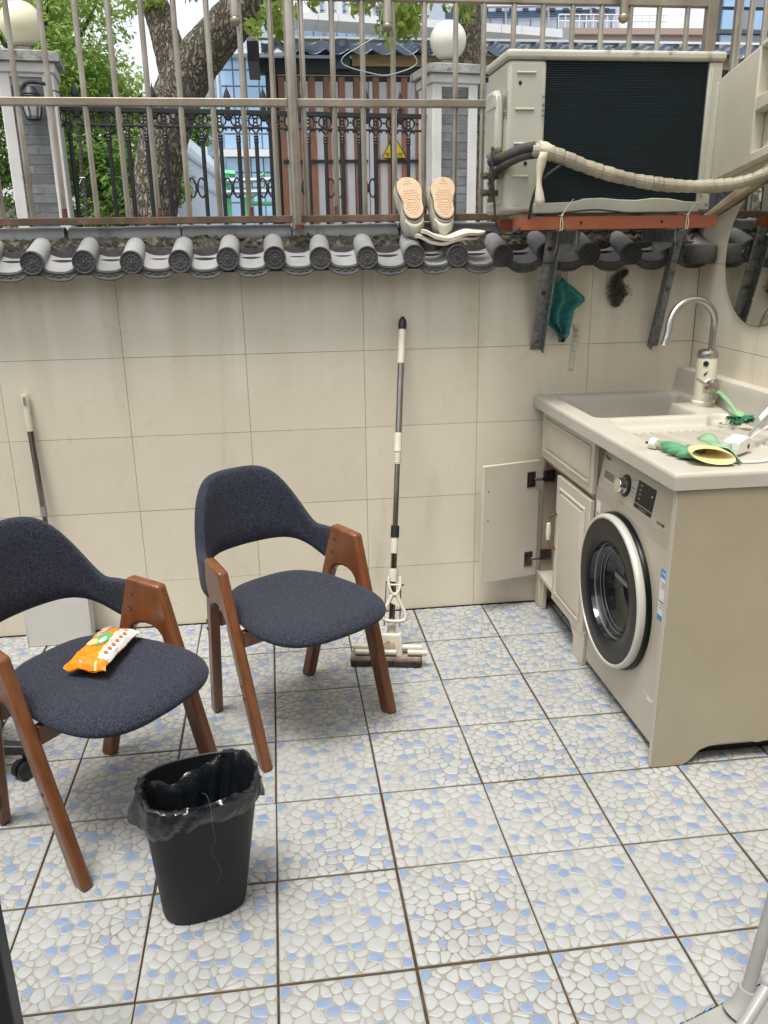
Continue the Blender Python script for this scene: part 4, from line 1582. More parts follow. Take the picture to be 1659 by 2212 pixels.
dk = ring([(0.262, -0.001), (0.262, 0.010), (0.258, 0.016), (0.250, 0.016)], M_gblack, 'door_base', wm)
ring([(0.2495, 0.010), (0.2555, 0.020), (0.2555, 0.034), (0.251, 0.040), (0.246, 0.0415), (0.2415, 0.040), (0.241, 0.034)], M_silver, 'door_ring', wm)
ring([(0.2415, 0.037), (0.20, 0.038), (0.172, 0.036), (0.165, 0.030)], M_gblack, 'door_panel', wm)
gl = ring([(0.1655, 0.031), (0.160, 0.012), (0.150, -0.004), (0.135, -0.012), (0.118, -0.030), (0.10, -0.040), (0.05, -0.046), (0.001, -0.047)], M_dglass, 'door_glass', wm)
ring([(0.164, 0.024), (0.1615, 0.017), (0.158, 0.012)], M_drum, 'glass_rim', gl)
for (rr_, h) in ((0.150, -0.0015), (0.137, -0.0085)):
    ring([(rr_, h), (rr_ - 0.002, h + 0.002), (rr_ - 0.004, h)], M_drum, 'glass_rib', gl)
b = MB()
b.prism([(-0.80, 0.438), (-0.80, 0.455), (-0.91, 0.452), (-0.91, 0.436)], WX + 0.006, WX + 0.02, lambda u, v, w_: (w_, u, v))
b.build('inner_label', M_drum, gl)
# controls lie on the sloping fascia
fa = Vector((WX + 0.004, 0, 0.720))
fb = Vector((WX + 0.016, 0, 0.800))
fu = (fb - fa).normalized()
fn = Vector((-fu.z, 0, fu.x))


def fas(y, s_, h=0.0):
    """point on the fascia: y along the front, s_ metres up the slope, h proud"""
    return Vector((fa.x, y, fa.z)) + fu * s_ + fn * h


def fbox(y0_, y1_, s0, s1, h0, h1, name, m_, parent, bevel=0.0):
    q = MB()
    vs_ = [fas(y, s_, h) for h in (h0, h1) for (y, s_) in ((y0_, s0), (y1_, s0), (y1_, s1), (y0_, s1))]
    q.add(vs_, [(0, 3, 2, 1), (4, 5, 6, 7), (0, 1, 5, 4), (1, 2, 6, 5), (2, 3, 7, 6), (3, 0, 4, 7)])
    return q.build(name, m_, parent, bevel=bevel)


fbox(-0.735, -0.650, 0.012, 0.050, -0.004, 0.0012, 'detergent_pull', M_silver, wm, 0.002)
fbox(-0.732, -0.653, 0.022, 0.048, 0.0, 0.0018, 'pull_recess', mat('recess_grey', (0.2, 0.18, 0.15), 0.5), wm)
kb = fas(-0.825, 0.040, 0)
q = MB()
Mk = frame_matrix(kb, (0, -1, 0), fu)
Mk3 = Mk.to_3x3()
q.lathe([(0.036, -0.001), (0.036, 0.004), (0.033, 0.006)], 28, (0, 0, 0), 'z', M=Mk3)
q.v = [tuple(Vector(v_) + kb) for v_ in q.v]
kn = q.build('dial_base', M_black, wm)
q = MB()
q.lathe([(0.027, 0.006), (0.027, 0.010), (0.024, 0.024), (0.0235, 0.028), (0.022, 0.030)], 28, (0, 0, 0), 'z', M=Mk3)
q.v = [tuple(Vector(v_) + kb) for v_ in q.v]
q.build('dial', M_chrome, kn)
dp = fbox(-1.030, -0.905, 0.012, 0.082, -0.001, 0.0012, 'display', M_gblack, wm, 0.0015)
fbox(-1.029, -0.906, -0.004, 0.0095, -0.001, 0.0012, 'button_strip', M_gblack, wm, 0.001)
for s_ in (0.070, 0.056, 0.042, 0.028):
    text_mesh('display_print', '- 30', 0.008, frame_matrix(fas(-0.93, s_, 0.0015), (0, -1, 0), fu), M_inkw, dp, 0.0001)
text_mesh('display_print', '88', 0.010, frame_matrix(fas(-1.012, 0.056, 0.0015), (0, -1, 0), fu), M_inkw, dp, 0.0001)
text_mesh('display_print', 'o  o  o  o    II', 0.009, frame_matrix(fas(-0.968, 0.003, 0.0015), (0, -1, 0), fu), M_inkw, dp, 0.0001)
text_mesh('brand_lettering', 'Haier', 0.020, frame_matrix(fas(-0.655, 0.090, 0.0008), (0, -1, 0), fu), M_ink, wm, 0.0002)
text_mesh('small_print', 'BLDC变频', 0.011, frame_matrix(fas(-1.095, -0.002, 0.0008), (0, -1, 0), fu), M_ink, wm, 0.0002)
for k in range(5):
    for sgn in (-1, 1):
        if sgn < 0 and k > 2:
            continue
        fbox(-0.825 - sgn * 0.062 - 0.012 * (sgn > 0), -0.825 - sgn * 0.046, 0.075 - 0.014 * k, 0.0762 - 0.014 * k, 0, 0.0004, 'dial_mark', M_ink, kn)
b = MB()
b.box(WX - 0.0006, WX + 0.002, -0.655, -0.620, 0.612, 0.652)
b.build('blank_sticker', M_inkw, wm)
b = MB()
b.box(WX - 0.0006, WX + 0.001, -1.207, -1.135, 0.440, 0.600)
es = b.build('energy_label', M_inkw, wm)
for (za, zc) in ((0.572, 0.600), (0.440, 0.456), (0.498, 0.501)):
    b = MB()
    b.box(WX - 0.0010, WX - 0.0007, -1.207, -1.135, za, zc)
    b.build('label_band', M_blue, es)
text_mesh('label_print', '中国能效标识', 0.010, frame_matrix((WX - 0.0012, -1.170, 0.586), (0, -1, 0), (0, 0, 1)), M_inkw, es, 0.0001)
for k in range(6):
    b = MB()
    z = 0.556 - 0.008 * k if k < 3 else 0.512 - 0.009 * k + 0.01
    b.box(WX - 0.0010, WX - 0.0007, -1.165 - 0.004 * (k % 3), -1.142, z, z + 0.0022)
    b.build('label_line', M_ink, es)
b = MB()
b.box(WX - 0.0012, WX + 0.001, -1.180, -1.085, 0.058, 0.172)
flp = b.build('filter_flap', M_champ, wm, bevel=0.002)
b = MB()
b.box(WX - 0.0018, WX - 0.001, -1.150, -1.118, 0.160, 0.166)
b.build('flap_slot', M_inkw, flp)

# ------------------------------------------------------------------ tap
tp = thing('tap', 'ivory instant-heat tap with chrome gooseneck spout by the sink basin', 'tap', (1.420, -0.345, ZT))
TX, TY = 1.420, -0.345
b = MB()
b.lathe([(0.042, 0.0), (0.042, 0.014), (0.039, 0.018), (0.037, 0.019)], 28, (TX, TY, ZT), 'z')
b.build('collar', M_ivory, tp)
b = MB()
b.lathe([(0.0365, 0.018), (0.0365, 0.170), (0.0355, 0.176)], 28, (TX, TY, ZT), 'z')
bd = b.build('body', M_ivory, tp)
b = MB()
b.lathe([(0.0360, 0.176), (0.0375, 0.180), (0.0375, 0.192), (0.033, 0.202), (0.020, 0.207), (0.013, 0.208)], 28, (TX, TY, ZT), 'z')
b.build('cap', M_nickel, tp)
b = MB()
pts = [(TX + 0.012, TY, ZT + 0.205), (TX + 0.012, TY, ZT + 0.270)]
R_ = 0.104
cx, cz = TX + 0.012 - R_, ZT + 0.285
pts += [(cx + R_ * math.cos(RAD(a)), TY - 0.0004 * a, cz + R_ * math.sin(RAD(a))) for a in range(0, 181, 10)]
pts += [(cx - R_ - 0.006, TY - 0.076, cz - 0.02)]
pts += [(cx - R_ - 0.010, TY - 0.078, cz - 0.030)]
b.tube(pts, 0.0125, 16)
e = Vector(pts[-1])
b.tube([e + Vector((0.002, 0, 0.004)), e + Vector((-0.003, 0, -0.012)), e + Vector((-0.005, 0, -0.020))], [0.0115, 0.0125, 0.0150], 14)
b.build('spout', M_nickel, tp, smooth=50)
b = MB()
hd0 = Vector((TX - 0.004, TY - 0.036, ZT + 0.078))
b.tube([Vector((TX, TY, ZT + 0.078)), hd0 + Vector((0, -0.012, 0))], 0.022, 18)
b.build('handle_boss', M_ivory, tp)
b = MB()
b.lathe([(0.022, -0.012), (0.026, -0.022), (0.026, -0.030), (0.021, -0.042), (0.010, -0.046), (0.001, -0.0465)], 24, hd0, 'y')
b.tube([hd0 + Vector((-0.018, -0.026, 0.004)), hd0 + Vector((-0.062, -0.030, 0.030))], [0.0055, 0.0038], 8)
hh = b.build('handle', M_nickel, tp)
b = MB()
b.lathe([(0.0042, -0.0468), (0.0042, -0.0476)], 14, hd0, 'y')
b.build('hot_mark', M_red, hh)
b = MB()
b.lathe([(0.010, 0), (0.010, -0.001), (0.004, -0.0015)], 14, (TX - 0.020, TY - 0.0315, ZT + 0.158), 'y', M=Matrix.Rotation(RAD(-32), 3, 'Z'))
b.build('sensor_window', M_black, bd)
q = MB()
rows = []
for k in range(6):
    a = RAD(238 + 7 * k)
    rows.append([(TX + 0.0369 * math.cos(a), TY + 0.0369 * math.sin(a), z) for z in (ZT + 0.032, ZT + 0.056)])
q.grid(rows)
q.build('warning_label', M_inkw, bd)
q = MB()
rows = []
for k in range(6):
    a = RAD(238 + 7 * k)
    rows.append([(TX + 0.0371 * math.cos(a), TY + 0.0371 * math.sin(a), z) for z in (ZT + 0.051, ZT + 0.056)])
q.grid(rows)
q.build('warning_label', M_yel, bd)
for k, z in enumerate((0.118, 0.122, 0.127)):
    q = MB()
    a = RAD(236 + 6 * k)
    q.sphere((TX + 0.0362 * math.cos(a), TY + 0.0362 * math.sin(a), ZT + z), 0.0042 - 0.0006 * k, 8, 5)
    q.build('logo_mark', M_ink, bd)

# ------------------------------------------------------------------ things lying on the sink top
br_ = thing('dish_brush', 'green dish brush lying behind the tap with bristles down', 'brush', (1.42, -0.52, 0.92))
h0, h1 = Vector((1.466, -0.36, 0.962)), Vector((1.405, -0.615, 0.928))
b = MB()
b.tube(smooth([h0, Vector((1.455, -0.43, 0.958)), Vector((1.43, -0.53, 0.944)), h1], 2), [0.0085] * 3 + [0.0072] * 4 + [0.0065] * 6, 10, sx=1.3)
b.build('handle', M_greenpale, br_)
hc = Vector((1.385, -0.655, 0.930))
b = MB()
b.lathe([(0.008, 0.018), (0.016, 0.016), (0.019, 0.010), (0.018, 0.004), (0.004, 0.002)], 10, hc, 'z', M=Matrix.Rotation(0.5, 3, 'X'))
b.build('head', M_greenpale, br_)
b = MB()
r2 = random.Random(9)
for k in range(420):
    a, rr_ = r2.uniform(0, 6.283), 0.021 * math.sqrt(r2.random())
    d = Vector((math.cos(a) * rr_ * 46, math.sin(a) * rr_ * 30 - 0.75, -0.40 + math.sin(a * 2.7) * 0.45)).normalized()
    s0 = hc + Vector((math.cos(a) * rr_, math.sin(a) * rr_, 0.006))
    ln = r2.uniform(0.030, 0.040)
    e_ = s0 + d * ln
    if e_.z < 0.893:
        e_.z = 0.893 + r2.uniform(0, 0.004)
    b.tube([s0, s0.lerp(e_, 0.6), e_], 0.0011, 4, caps=False)
bb = b.build('bristles', M_bristle, br_)
bb['kind'] = 'stuff'

gv = thing('rubber_glove', 'green rubber glove with rolled yellow cuff at the front corner of the sink top', 'glove', (1.0, -1.12, 0.915))
G0 = Vector((0.955, -1.165, 0.930))
for k, (dx, dy, ln, ang) in enumerate(((-0.010, 0.100, 0.085, 118), (0.0, 0.062, 0.090, 124), (0.004, 0.030, 0.085, 130), (0.012, 0.004, 0.07, 140))):
    a = RAD(ang)
    s0 = Vector((0.992 + dx * 0.6, -1.150 + dy, 0.930))
    d = Vector((math.cos(a), math.sin(a), 0))
    e_ = s0 + d * ln
    b = MB()
    n_ = 8
    pts = [s0.lerp(e_, i / n_) + Vector((0, 0, 0.006 * math.sin(i / n_ * 3) - 0.004 * i / n_)) for i in range(n_ + 1)]
    b.tube(pts, [0.013, 0.0135, 0.0135, 0.013, 0.0125, 0.012, 0.011, 0.0085, 0.003], 12, sx=1.15)
    b.build('finger', M_greenrub, gv, smooth=70)
b = MB()
rows = []
for i in range(9):
    t = i / 8
    c = Vector((0.985 + 0.040 * t, -1.110 + 0.03 * (1 - t) - 0.012 * t, 0.932))
    rw = 0.045 - 0.012 * t
    d = Vector((0.55, 0.83, 0)).normalized()
    rows.append([c + d * rw * math.cos(RAD(a)) + Vector((0, 0, 0.017 * math.sin(RAD(a)))) for a in range(0, 360, 24)])
b.grid(rows, 0, False, True)
b.build('palm', M_greenrub, gv, smooth=70)
# rolled-back yellow lining, an open flattened mouth towards the camera
b = MB()
rows = []
ax = Vector((0.93, -0.25, -0.10)).normalized()
up_ = Vector((0.0, 0.10, 0.35))
mc = Vector((1.010, -1.185, 0.942))
for (off, s_) in ((0.085, 0.55), (0.045, 0.74), (0.010, 0.92), (-0.006, 1.0), (-0.010, 1.04), (-0.004, 1.08), (0.012, 1.10), (0.034, 1.06), (0.055, 0.98)):
    row = []
    for k in range(28):
        a = 2 * math.pi * k / 28
        p = mc + ax * (0.056 * s_ * math.cos(a)) + Vector((0.0, 0.012, 0.018)) * (s_ * math.sin(a)) + Vector((0.04, 1, 0.12)) * (off * 0.62)
        p.z = max(p.z, 0.9205)
        row.append(p)
    rows.append(row)
b.grid(rows, 0, False, True)
b.f.append(tuple(range(28)))
b.m.append(0)
cf = b.build('cuff', M_yellowrub, gv, smooth=70)
cf.modifiers.new('solid', 'SOLIDIFY').thickness = 0.0016
b = MB()
rows = []
for i in range(10):
    t = i / 9
    row = []
    for j in range(7):
        s_ = j / 6
        p = Vector((1.035 + 0.035 * s_ + 0.050 * t, -1.130 + 0.150 * s_ - 0.075 * t * (1 - 0.3 * s_), 0.940 + 0.022 * math.sin(t * 3.1 + 0.4) * (0.4 + 0.6 * s_) + 0.008 * math.sin(s_ * 5 + t * 3)))
        p.z -= 0.016 * max(t - 0.6, 0) * 2.5
        row.append(p)
    rows.append(row)
b.grid(rows)
fp = b.build('folded_flap', M_greenpale, gv, smooth=70)
fp.modifiers.new('solid', 'SOLIDIFY').thickness = 0.0025

pg = thing('power_plug', 'white three-pin power plug with leakage breaker on the sink top', 'plug', (1.17, -1.06, 0.92))
Mp = frame_matrix((1.145, -1.075, 0.9225), (0.80, 0.60, 0.0), (-0.60, 0.80, 0.0))
b = MB()
b.prism([(-0.048, 0.0), (-0.048, 0.038), (0.012, 0.046), (0.046, 0.034), (0.052, 0.012), (0.046, 0.0)], -0.024, -0.0004, lambda u, v, w_: Mp @ Vector((u, w_, v)))
b.prism([(-0.048, 0.0), (-0.048, 0.038), (0.012, 0.046), (0.046, 0.034), (0.052, 0.012), (0.046, 0.0)], 0.0004, 0.024, lambda u, v, w_: Mp @ Vector((u, w_, v)))
hs_ = b.build('housing', M_white, pg, bevel=0.004)
for (v_, w_) in ((0.012, -0.010), (0.012, 0.010), (0.028, 0.0)):
    b = MB()
    b.box(-0.072, -0.047, w_ - 0.001, w_ + 0.001, v_ - 0.003, v_ + 0.003, M=Mp)
    b.build('pin', M_chrome, pg)
b = MB()
b.lathe([(0.007, 0), (0.007, -0.0012), (0.004, -0.002)], 12, Mp @ Vector((0.016, -0.0242, 0.016)), 'y', M=Mp.to_3x3())
b.build('test_button', M_rust, hs_)
b = MB()
e0 = Mp @ Vector((0.046, 0.0, 0.026))
b.tube(smooth([e0, e0 + Vector((0.03, 0.025, 0.015)), e0 + Vector((0.10, 0.07, 0.05)), e0 + Vector((0.19, 0.115, 0.085)), Vector((1.47, -0.93, 1.035)), Vector((1.50, -0.90, 0.93))], 3), 0.0036, 8)
cdo = b.build('grey_cord', M_greyp, pg)
b = MB()
e1 = Mp @ Vector((0.050, 0.004, 0.015))
b.tube(smooth([e1, e1 + Vector((0.03, 0.018, 0.012)), e1 + Vector((0.11, 0.07, 0.03)), e1 + Vector((0.22, 0.09, 0.06)), Vector((1.48, -1.0, 0.93))], 3), 0.0036, 8)
b.build('white_cord', M_white, pg)
b = MB()
rows = []
for k in range(6):
    c = e0 + Vector((0.075 + 0.016 * k, 0.052 + 0.012 * k, 0.040 + 0.007 * k))
    rows.append([c + Vector((-0.004, 0.006, 0.014 + 0.002 * math.sin(k))), c + Vector((0.002, -0.006, -0.012))])
b.grid(rows)
b.build('cord_label', M_paper, pg).modifiers.new('solid', 'SOLIDIFY').thickness = 0.0006
cdx = MB()
cdx.tube(smooth([(1.075, -1.175, 0.921), (1.11, -1.19, 0.920), (1.17, -1.185, 0.920), (1.25, -1.15, 0.9205), (1.35, -1.12, 0.9205), (1.45, -1.12, 0.9205), (1.46, -1.20, 0.9205)], 3), 0.0036, 8)
tag(cdx.build('white_flex', M_white), 'white flex snaking across the sink top from under the glove', 'flex')
pl = thing('small_plug', 'clear-faced small plug with ribbed strain relief on the wash board edge', 'plug', (0.945, -1.0, 0.915))
b = MB()
Mq = Matrix.Translation((0.938, -0.975, 0.928)) @ Matrix.Rotation(RAD(25), 4, 'Z')
b.lathe([(0.014, -0.012), (0.0165, -0.006), (0.0165, 0.008), (0.012, 0.013)], 16, (0.938, -0.975, 0.932), 'y', M=Matrix.Rotation(RAD(25), 3, 'Z'))
b.build('body', M_white, pl)
b = MB()
for s_ in (-0.005, 0.005):
    b.box(s_ - 0.0008, s_ + 0.0008, 0.012, 0.028, 0.0, 0.006, M=Mq)
b.build('pin', M_chrome, pl)
b = MB()
for k in range(6):
    c = Vector((0.943 + 0.0035 * k, -0.988 - 0.006 * k, 0.931 - 0.0007 * k))
    b.lathe([(0.0065 - 0.0003 * k, -0.002), (0.0065 - 0.0003 * k, 0.002)], 10, c, 'y')
b.build('strain_relief', M_wrap_l, pl)
b = MB()
b.tube(smooth([(0.958, -1.015, 0.928), (0.968, -1.035, 0.924), (0.985, -1.07, 0.920), (1.01, -1.12, 0.919)], 2), 0.0034, 8)
b.build('cord', M_white, pl)

# ------------------------------------------------------------------ round mirror on the side wall
mr = thing('round_mirror', 'frameless round mirror on the side wall above the sink', 'mirror', (XR, -0.445, 1.44))
mc = Vector((XR - 0.003, -0.445, 1.450))
mR = 0.240
b = MB()
b.lathe([(mR, 0.0), (mR, -0.004), (mR - 0.002, -0.0052)], 96, mc, 'x', 0, False)
b.build('glass_edge', mat('green_glass_edge', (0.10, 0.14, 0.11), 0.2), mr)
b = MB()
b.lathe([(mR - 0.002, -0.0053), (0.001, -0.0053)], 96, mc, 'x', 0, False)
b.build('silvering', M_mirror, mr, smooth=0)
r3 = random.Random(4)
b = MB()
for k in range(34):
    a, rr_ = r3.uniform(0, 6.28), mR * math.sqrt(r3.random()) * 0.97
    s_ = r3.uniform(0.0012, 0.004)
    b.lathe([(s_, -0.0056), (0.0002, -0.0058)], 7, mc + Vector((0, rr_ * math.cos(a), rr_ * math.sin(a))), 'x', 0, False, sx=r3.uniform(0.5, 1.5))
sp_ = b.build('water_spots', mat('lime_spots', (0.30, 0.31, 0.27), 0.8), mr)
sp_['kind'] = 'stuff'

# ------------------------------------------------------------------ hooks, cloth, steel wool, paper strip on the wall
hk = thing('adhesive_hook', 'clear adhesive hook above the teal cloth', 'hook', (0.955, -0.001, 1.375))
b = MB()
b.box(0.925, 0.989, -0.0022, -0.0008, 1.345, 1.405)
b.build('film', M_clear, hk)
b = MB()
b.lathe([(0.014, 0), (0.014, -0.004), (0.011, -0.006), (0.003, -0.006)], 16, (0.957, -0.0024, 1.388), 'y')
b.tube(smooth([(0.957, -0.006, 1.386), (0.957, -0.016, 1.374), (0.957, -0.022, 1.366), (0.957, -0.026, 1.372)], 2), 0.0028, 8)
b.build('peg', M_wrap_l, hk)
tw = thing('cleaning_cloth', 'teal microfibre cloth with navy edging hanging from a wall hook', 'cloth', (0.955, -0.02, 1.375))


def cloth_pt(s_, t):
    """s_ across 0..1, t down 0..1; hung from one gathered point"""
    left = [(0, 0.0), (0.10, -0.045), (0.30, -0.060), (0.55, -0.056), (0.72, -0.050), (0.85, -0.018), (1.0, 0.000)]
    right = [(0, 0.0), (0.12, 0.032), (0.30, 0.078), (0.36, 0.080), (0.5, 0.046), (0.75, 0.040), (0.9, 0.030), (1.0, 0.012)]

    def ev(tab):
        for (a, va), (c, vc_) in zip(tab, tab[1:]):
            if t <= c:
                return va + (vc_ - va) * (t - a) / (c - a)
        return tab[-1][1]
    xl, xr = ev(left), ev(right)
    x = xl + (xr - xl) * s_
    fold = math.sin(s_ * 15.5 + 0.7 + t * 1.2) * 0.017 * sstep(0.0, 0.3, t) + math.sin(s_ * 7 + 2.1) * 0.010
    y = -0.040 - fold - 0.004 * math.sin(t * 6)
    z = 1.372 - 0.235 * t + 0.010 * math.cos(s_ * 15.5 + 1.2) * sstep(0.55, 1, t) - 0.012 * abs(s_ - 0.5) * (1 - t)
    return Vector((0.957 + x * 1.18, min(y, -0.008), z))


q = MB()
nS, nT = 36, 44
rows = [[cloth_pt(i / nS, j / nT) for i in range(nS + 1)] for j in range(nT + 1)]
q.grid(rows)
q.m = [(1 if ((j // nS + (j % nS) // 3) % 6) in (0, 1) else 0) for j in range(len(q.f))]
cl = q.build('fabric', [M_cloth, M_cloth2], tw, smooth=80, fix=False)
cl.modifiers.new('solid', 'SOLIDIFY').thickness = 0.0025
for name, line in (('edging', [r_[0] for r_ in rows[3:]]), ('edging', [r_[-1] for r_ in rows[3:]]), ('edging', rows[-1])):
    q = MB()
    q.tube(line, 0.0022, 6)
    q.build(name, M_navybind, tw)
q = MB()
cv_ = rows[-1]
q.add([cv_[10] + Vector((-0.004, -0.001, 0.001)), cv_[26] + Vector((0, 0.003, 0.012)), cv_[26] + Vector((0, 0.004, -0.002)), cv_[14] + Vector((-0.006, 0.001, -0.012))], [(0, 1, 2, 3)])
q.build('red_backing', M_red, tw).modifiers.new('solid', 'SOLIDIFY').thickness = 0.002
sw_ = thing('steel_wool_pad', 'dark clump of steel wool stuck on the wall tiles', 'scourer', (1.185, -0.02, 1.32))
b = MB()
b.box(1.150, 1.205, -0.0022, -0.0008, 1.330, 1.392)
b.build('film', M_clear, sw_, bevel=0.0003)
q = MB()
r4 = random.Random(8)
for k in range(1100):
    t = r4.random()
    cx_ = 1.186 + (0.040 * sstep(0.72, 1.0, t)) + 0.006 * math.sin(t * 5)
    cz_ = 1.262 + 0.130 * t
    wv = 0.011 + 0.036 * math.exp(-((t - 0.42) / 0.27) ** 2)
    c = Vector((cx_ + r4.gauss(0, 0.42) * wv, -0.016 - abs(r4.gauss(0, 0.4)) * wv * 0.6, cz_ + r4.uniform(-0.006, 0.006)))
    rr_ = r4.uniform(0.003, 0.0065)
    u_ = Vector((r4.gauss(0, 1), r4.gauss(0, 1), r4.gauss(0, 1))).normalized()
    v_ = u_.orthogonal().normalized()
    a0 = r4.uniform(0, 6)
    pts = [c + (u_ * math.cos(a0 + i * 0.75) + v_ * math.sin(a0 + i * 0.75)) * rr_ + u_.cross(v_) * (i * 0.0008) for i in range(8)]
    q.tube(pts, 0.0009, 3, caps=False)
ww = q.build('curled_strands', M_wool, sw_, smooth=0)
ww['kind'] = 'stuff'
b = MB()
b.sphere((1.187, -0.012, 1.318), 0.017, 12, 8, 0, (0.95, 0.5, 2.2))
b.build('core', M_wool, sw_)
ps = thing('paper_strip', 'torn printed paper strip curling off the wall below the teal cloth', 'paper', (1.03, -0.004, 1.1))
q = MB()
rows = []
edge = [(1.018, 1.036, 1.190), (1.022, 1.050, 1.176), (1.024, 1.056, 1.155), (1.022, 1.054, 1.135), (1.023, 1.046, 1.115), (1.018, 1.042, 1.095), (1.018, 1.036, 1.075), (1.015, 1.036, 1.055), (1.012, 1.034, 1.040), (1.012, 1.031, 1.020), (1.008, 1.029, 1.008)]
for k, (xa, xb, z) in enumerate(edge):
    rows.append([(xa, -0.0015, z + 0.002), ((xa + xb) / 2, -0.0022, z), (xb, -0.0018 - 0.004 * (k < 4), z - 0.002)])
q.grid(rows)
pst = q.build('strip', M_paper, ps, fix=False)
pst.modifiers.new('solid', 'SOLIDIFY').thickness = 0.0006
r5 = random.Random(2)
for k in range(9):
    xa, xb, z = edge[k]
    q = MB()
    for e in range(2):
        zz = z - 0.004 - 0.0075 * e
        q.box(xa + 0.004, xb - 0.006 - r5.uniform(0, 0.008), -0.0034 - 0.003 * (k < 3), -0.0026, zz - 0.0008, zz + 0.0008)
    o = q.build('print_line', mat('faded_print', (0.16, 0.155, 0.15), 0.8) if k == 0 else bpy.data.materials['faded_print'], ps)
    o['kind'] = 'stuff'

# ------------------------------------------------------------------ A-frame armchairs
def chair_meshes():
    me = {}

    def side(sign):
        q = MB()
        poly = [(-0.216, 0.0), (-0.172, 0.0), (-0.078, 0.395)] + [(a, b_) for a, b_ in arc(-0.010, 0.420, 0.061, 176, 4, 8, 0.052)] + [(0.056, 0.395), (0.178, 0.0), (0.226, 0.0), (0.045, 0.594), (-0.068, 0.606)]

        def fn(u, v, w_):
            x = sign * (0.190 + (u + 0.19) / 0.38 * 0.0525 + 0.052 * v) + w_
            return (x, u, v)
        q.prism(poly, -0.017, 0.017, fn)
        return q.mesh('side_frame', M_wood)
    me['sl'], me['sr'] = side(1), side(-1)
    # seat pad
    q = MB()
    n = 48
    rows = []
    for (s_, z, dz) in ((0.02, 0.446, 0), (0.35, 0.446, 0), (0.62, 0.449, 0), (0.80, 0.450, 0), (0.90, 0.447, 0), (0.96, 0.439, 0), (0.99, 0.432, 0), (1.0, 0.424, 0), (0.99, 0.416, 0), (0.955, 0.410, 0), (0.85, 0.405, 0), (0.02, 0.403, 0)):
        row = []
        for k in range(n):
            a = 2 * math.pi * k / n
            c_, s2 = math.cos(a), math.sin(a)
            e = 0.52 if s2 > 0 else 0.66
            ux, uy = math.copysign(abs(c_) ** e, c_), math.copysign(abs(s2) ** e, s2)
            y = 0.060 + 0.236 * uy
            hw = 0.188 + 0.038 * sstep(-1, 0.4, uy)
            x = hw * ux
            if uy > 0:
                y += 0.020 * (1 - ux * ux) * uy
            X, Y = x * s_, 0.060 + (y - 0.060) * s_
            t = (Y - 0.06) / 0.25
            zz = z - 0.012 * max(t, 0) ** 2 - 0.010 * (1 - abs(t)) * (1 - min(abs(X) / 0.2, 1)) * (s_ < 0.9) + 0.006 * max(-t, 0)
            row.append((X, Y, zz))
        rows.append(row)
    q.grid(rows, 0, False, True)
    o = len(q.v)
    q.f += [tuple(range(n)), tuple(o - n + k for k in range(n - 1, -1, -1))]
    q.m += [0, 0]
    me['seat'] = q.mesh('seat', M_fab, smooth=80)
    # wrap-round back
    q = MB()
    rows = []
    n = 56
    prof = [(-1, -0.92), (-1, -0.5), (-1, 0.0), (-1, 0.5), (-1, 0.90), (-0.75, 0.97), (-0.3, 1.0), (0.3, 1.0), (0.75, 0.97), (1, 0.90), (1, 0.5), (1, 0.0), (1, -0.5), (1, -0.92), (0.7, -0.985), (0.0, -1.0), (-0.7, -0.985)]
    for i in range(n + 1):
        a = RAD(-4 + 188 * i / n)
        c_, s2 = math.cos(a), math.sin(a)
        e = 0.90
        x = 0.236 * math.copysign(abs(c_) ** e, c_)
        y = -0.072 - 0.190 * math.copysign(abs(s2) ** 0.92, s2)
        sN = max(s2, 0)
        tx, ty = -0.236 * s2, -0.190 * c_
        L_ = math.hypot(tx, ty) + 1e-6
        nx_, ny_ = ty / L_, -tx / L_
        zt = 0.588 + 0.208 * sstep(0.34, 1.0, sN)
        zb_ = 0.470 + 0.072 * sstep(0.0, 0.9, sN)
        th = 0.013 + 0.006 * sN
        row = []
        for (wn, wv) in prof:
            z = (zt + zb_) / 2 + wv * (zt - zb_) / 2
            rec = -(z - 0.55) * 0.20 * sN
            row.append((x + nx_ * wn * th, y + ny_ * wn * th + rec, z))
        rows.append(row)
    q.grid(rows, 0, False, True)
    k = len(prof)
    q.f += [tuple(range(k)), tuple(len(q.v) - k + j for j in range(k - 1, -1, -1))]
    q.m += [0, 0]
    me['back'] = q.mesh('backrest', M_fab, smooth=70)
    q = MB()
    q.box(-0.222, 0.222, 0.062, 0.084, 0.350, 0.402)
    me['rail'] = q.mesh('seat_rail', M_wood)
    q = MB()
    q.box(-0.200, 0.200, -0.116, -0.098, 0.350, 0.402)
    me['rail2'] = q.mesh('seat_rail', M_wood)
    q = MB()
    q.lathe([(0.006, 0.0), (0.006, 0.0015), (0.0045, 0.0022), (0.003, 0.0008), (0.0005, 0.0006)], 12, (0, 0, 0), 'x')
    me['screw'] = q.mesh('screw', M_brass)
    return me


CM = chair_meshes()


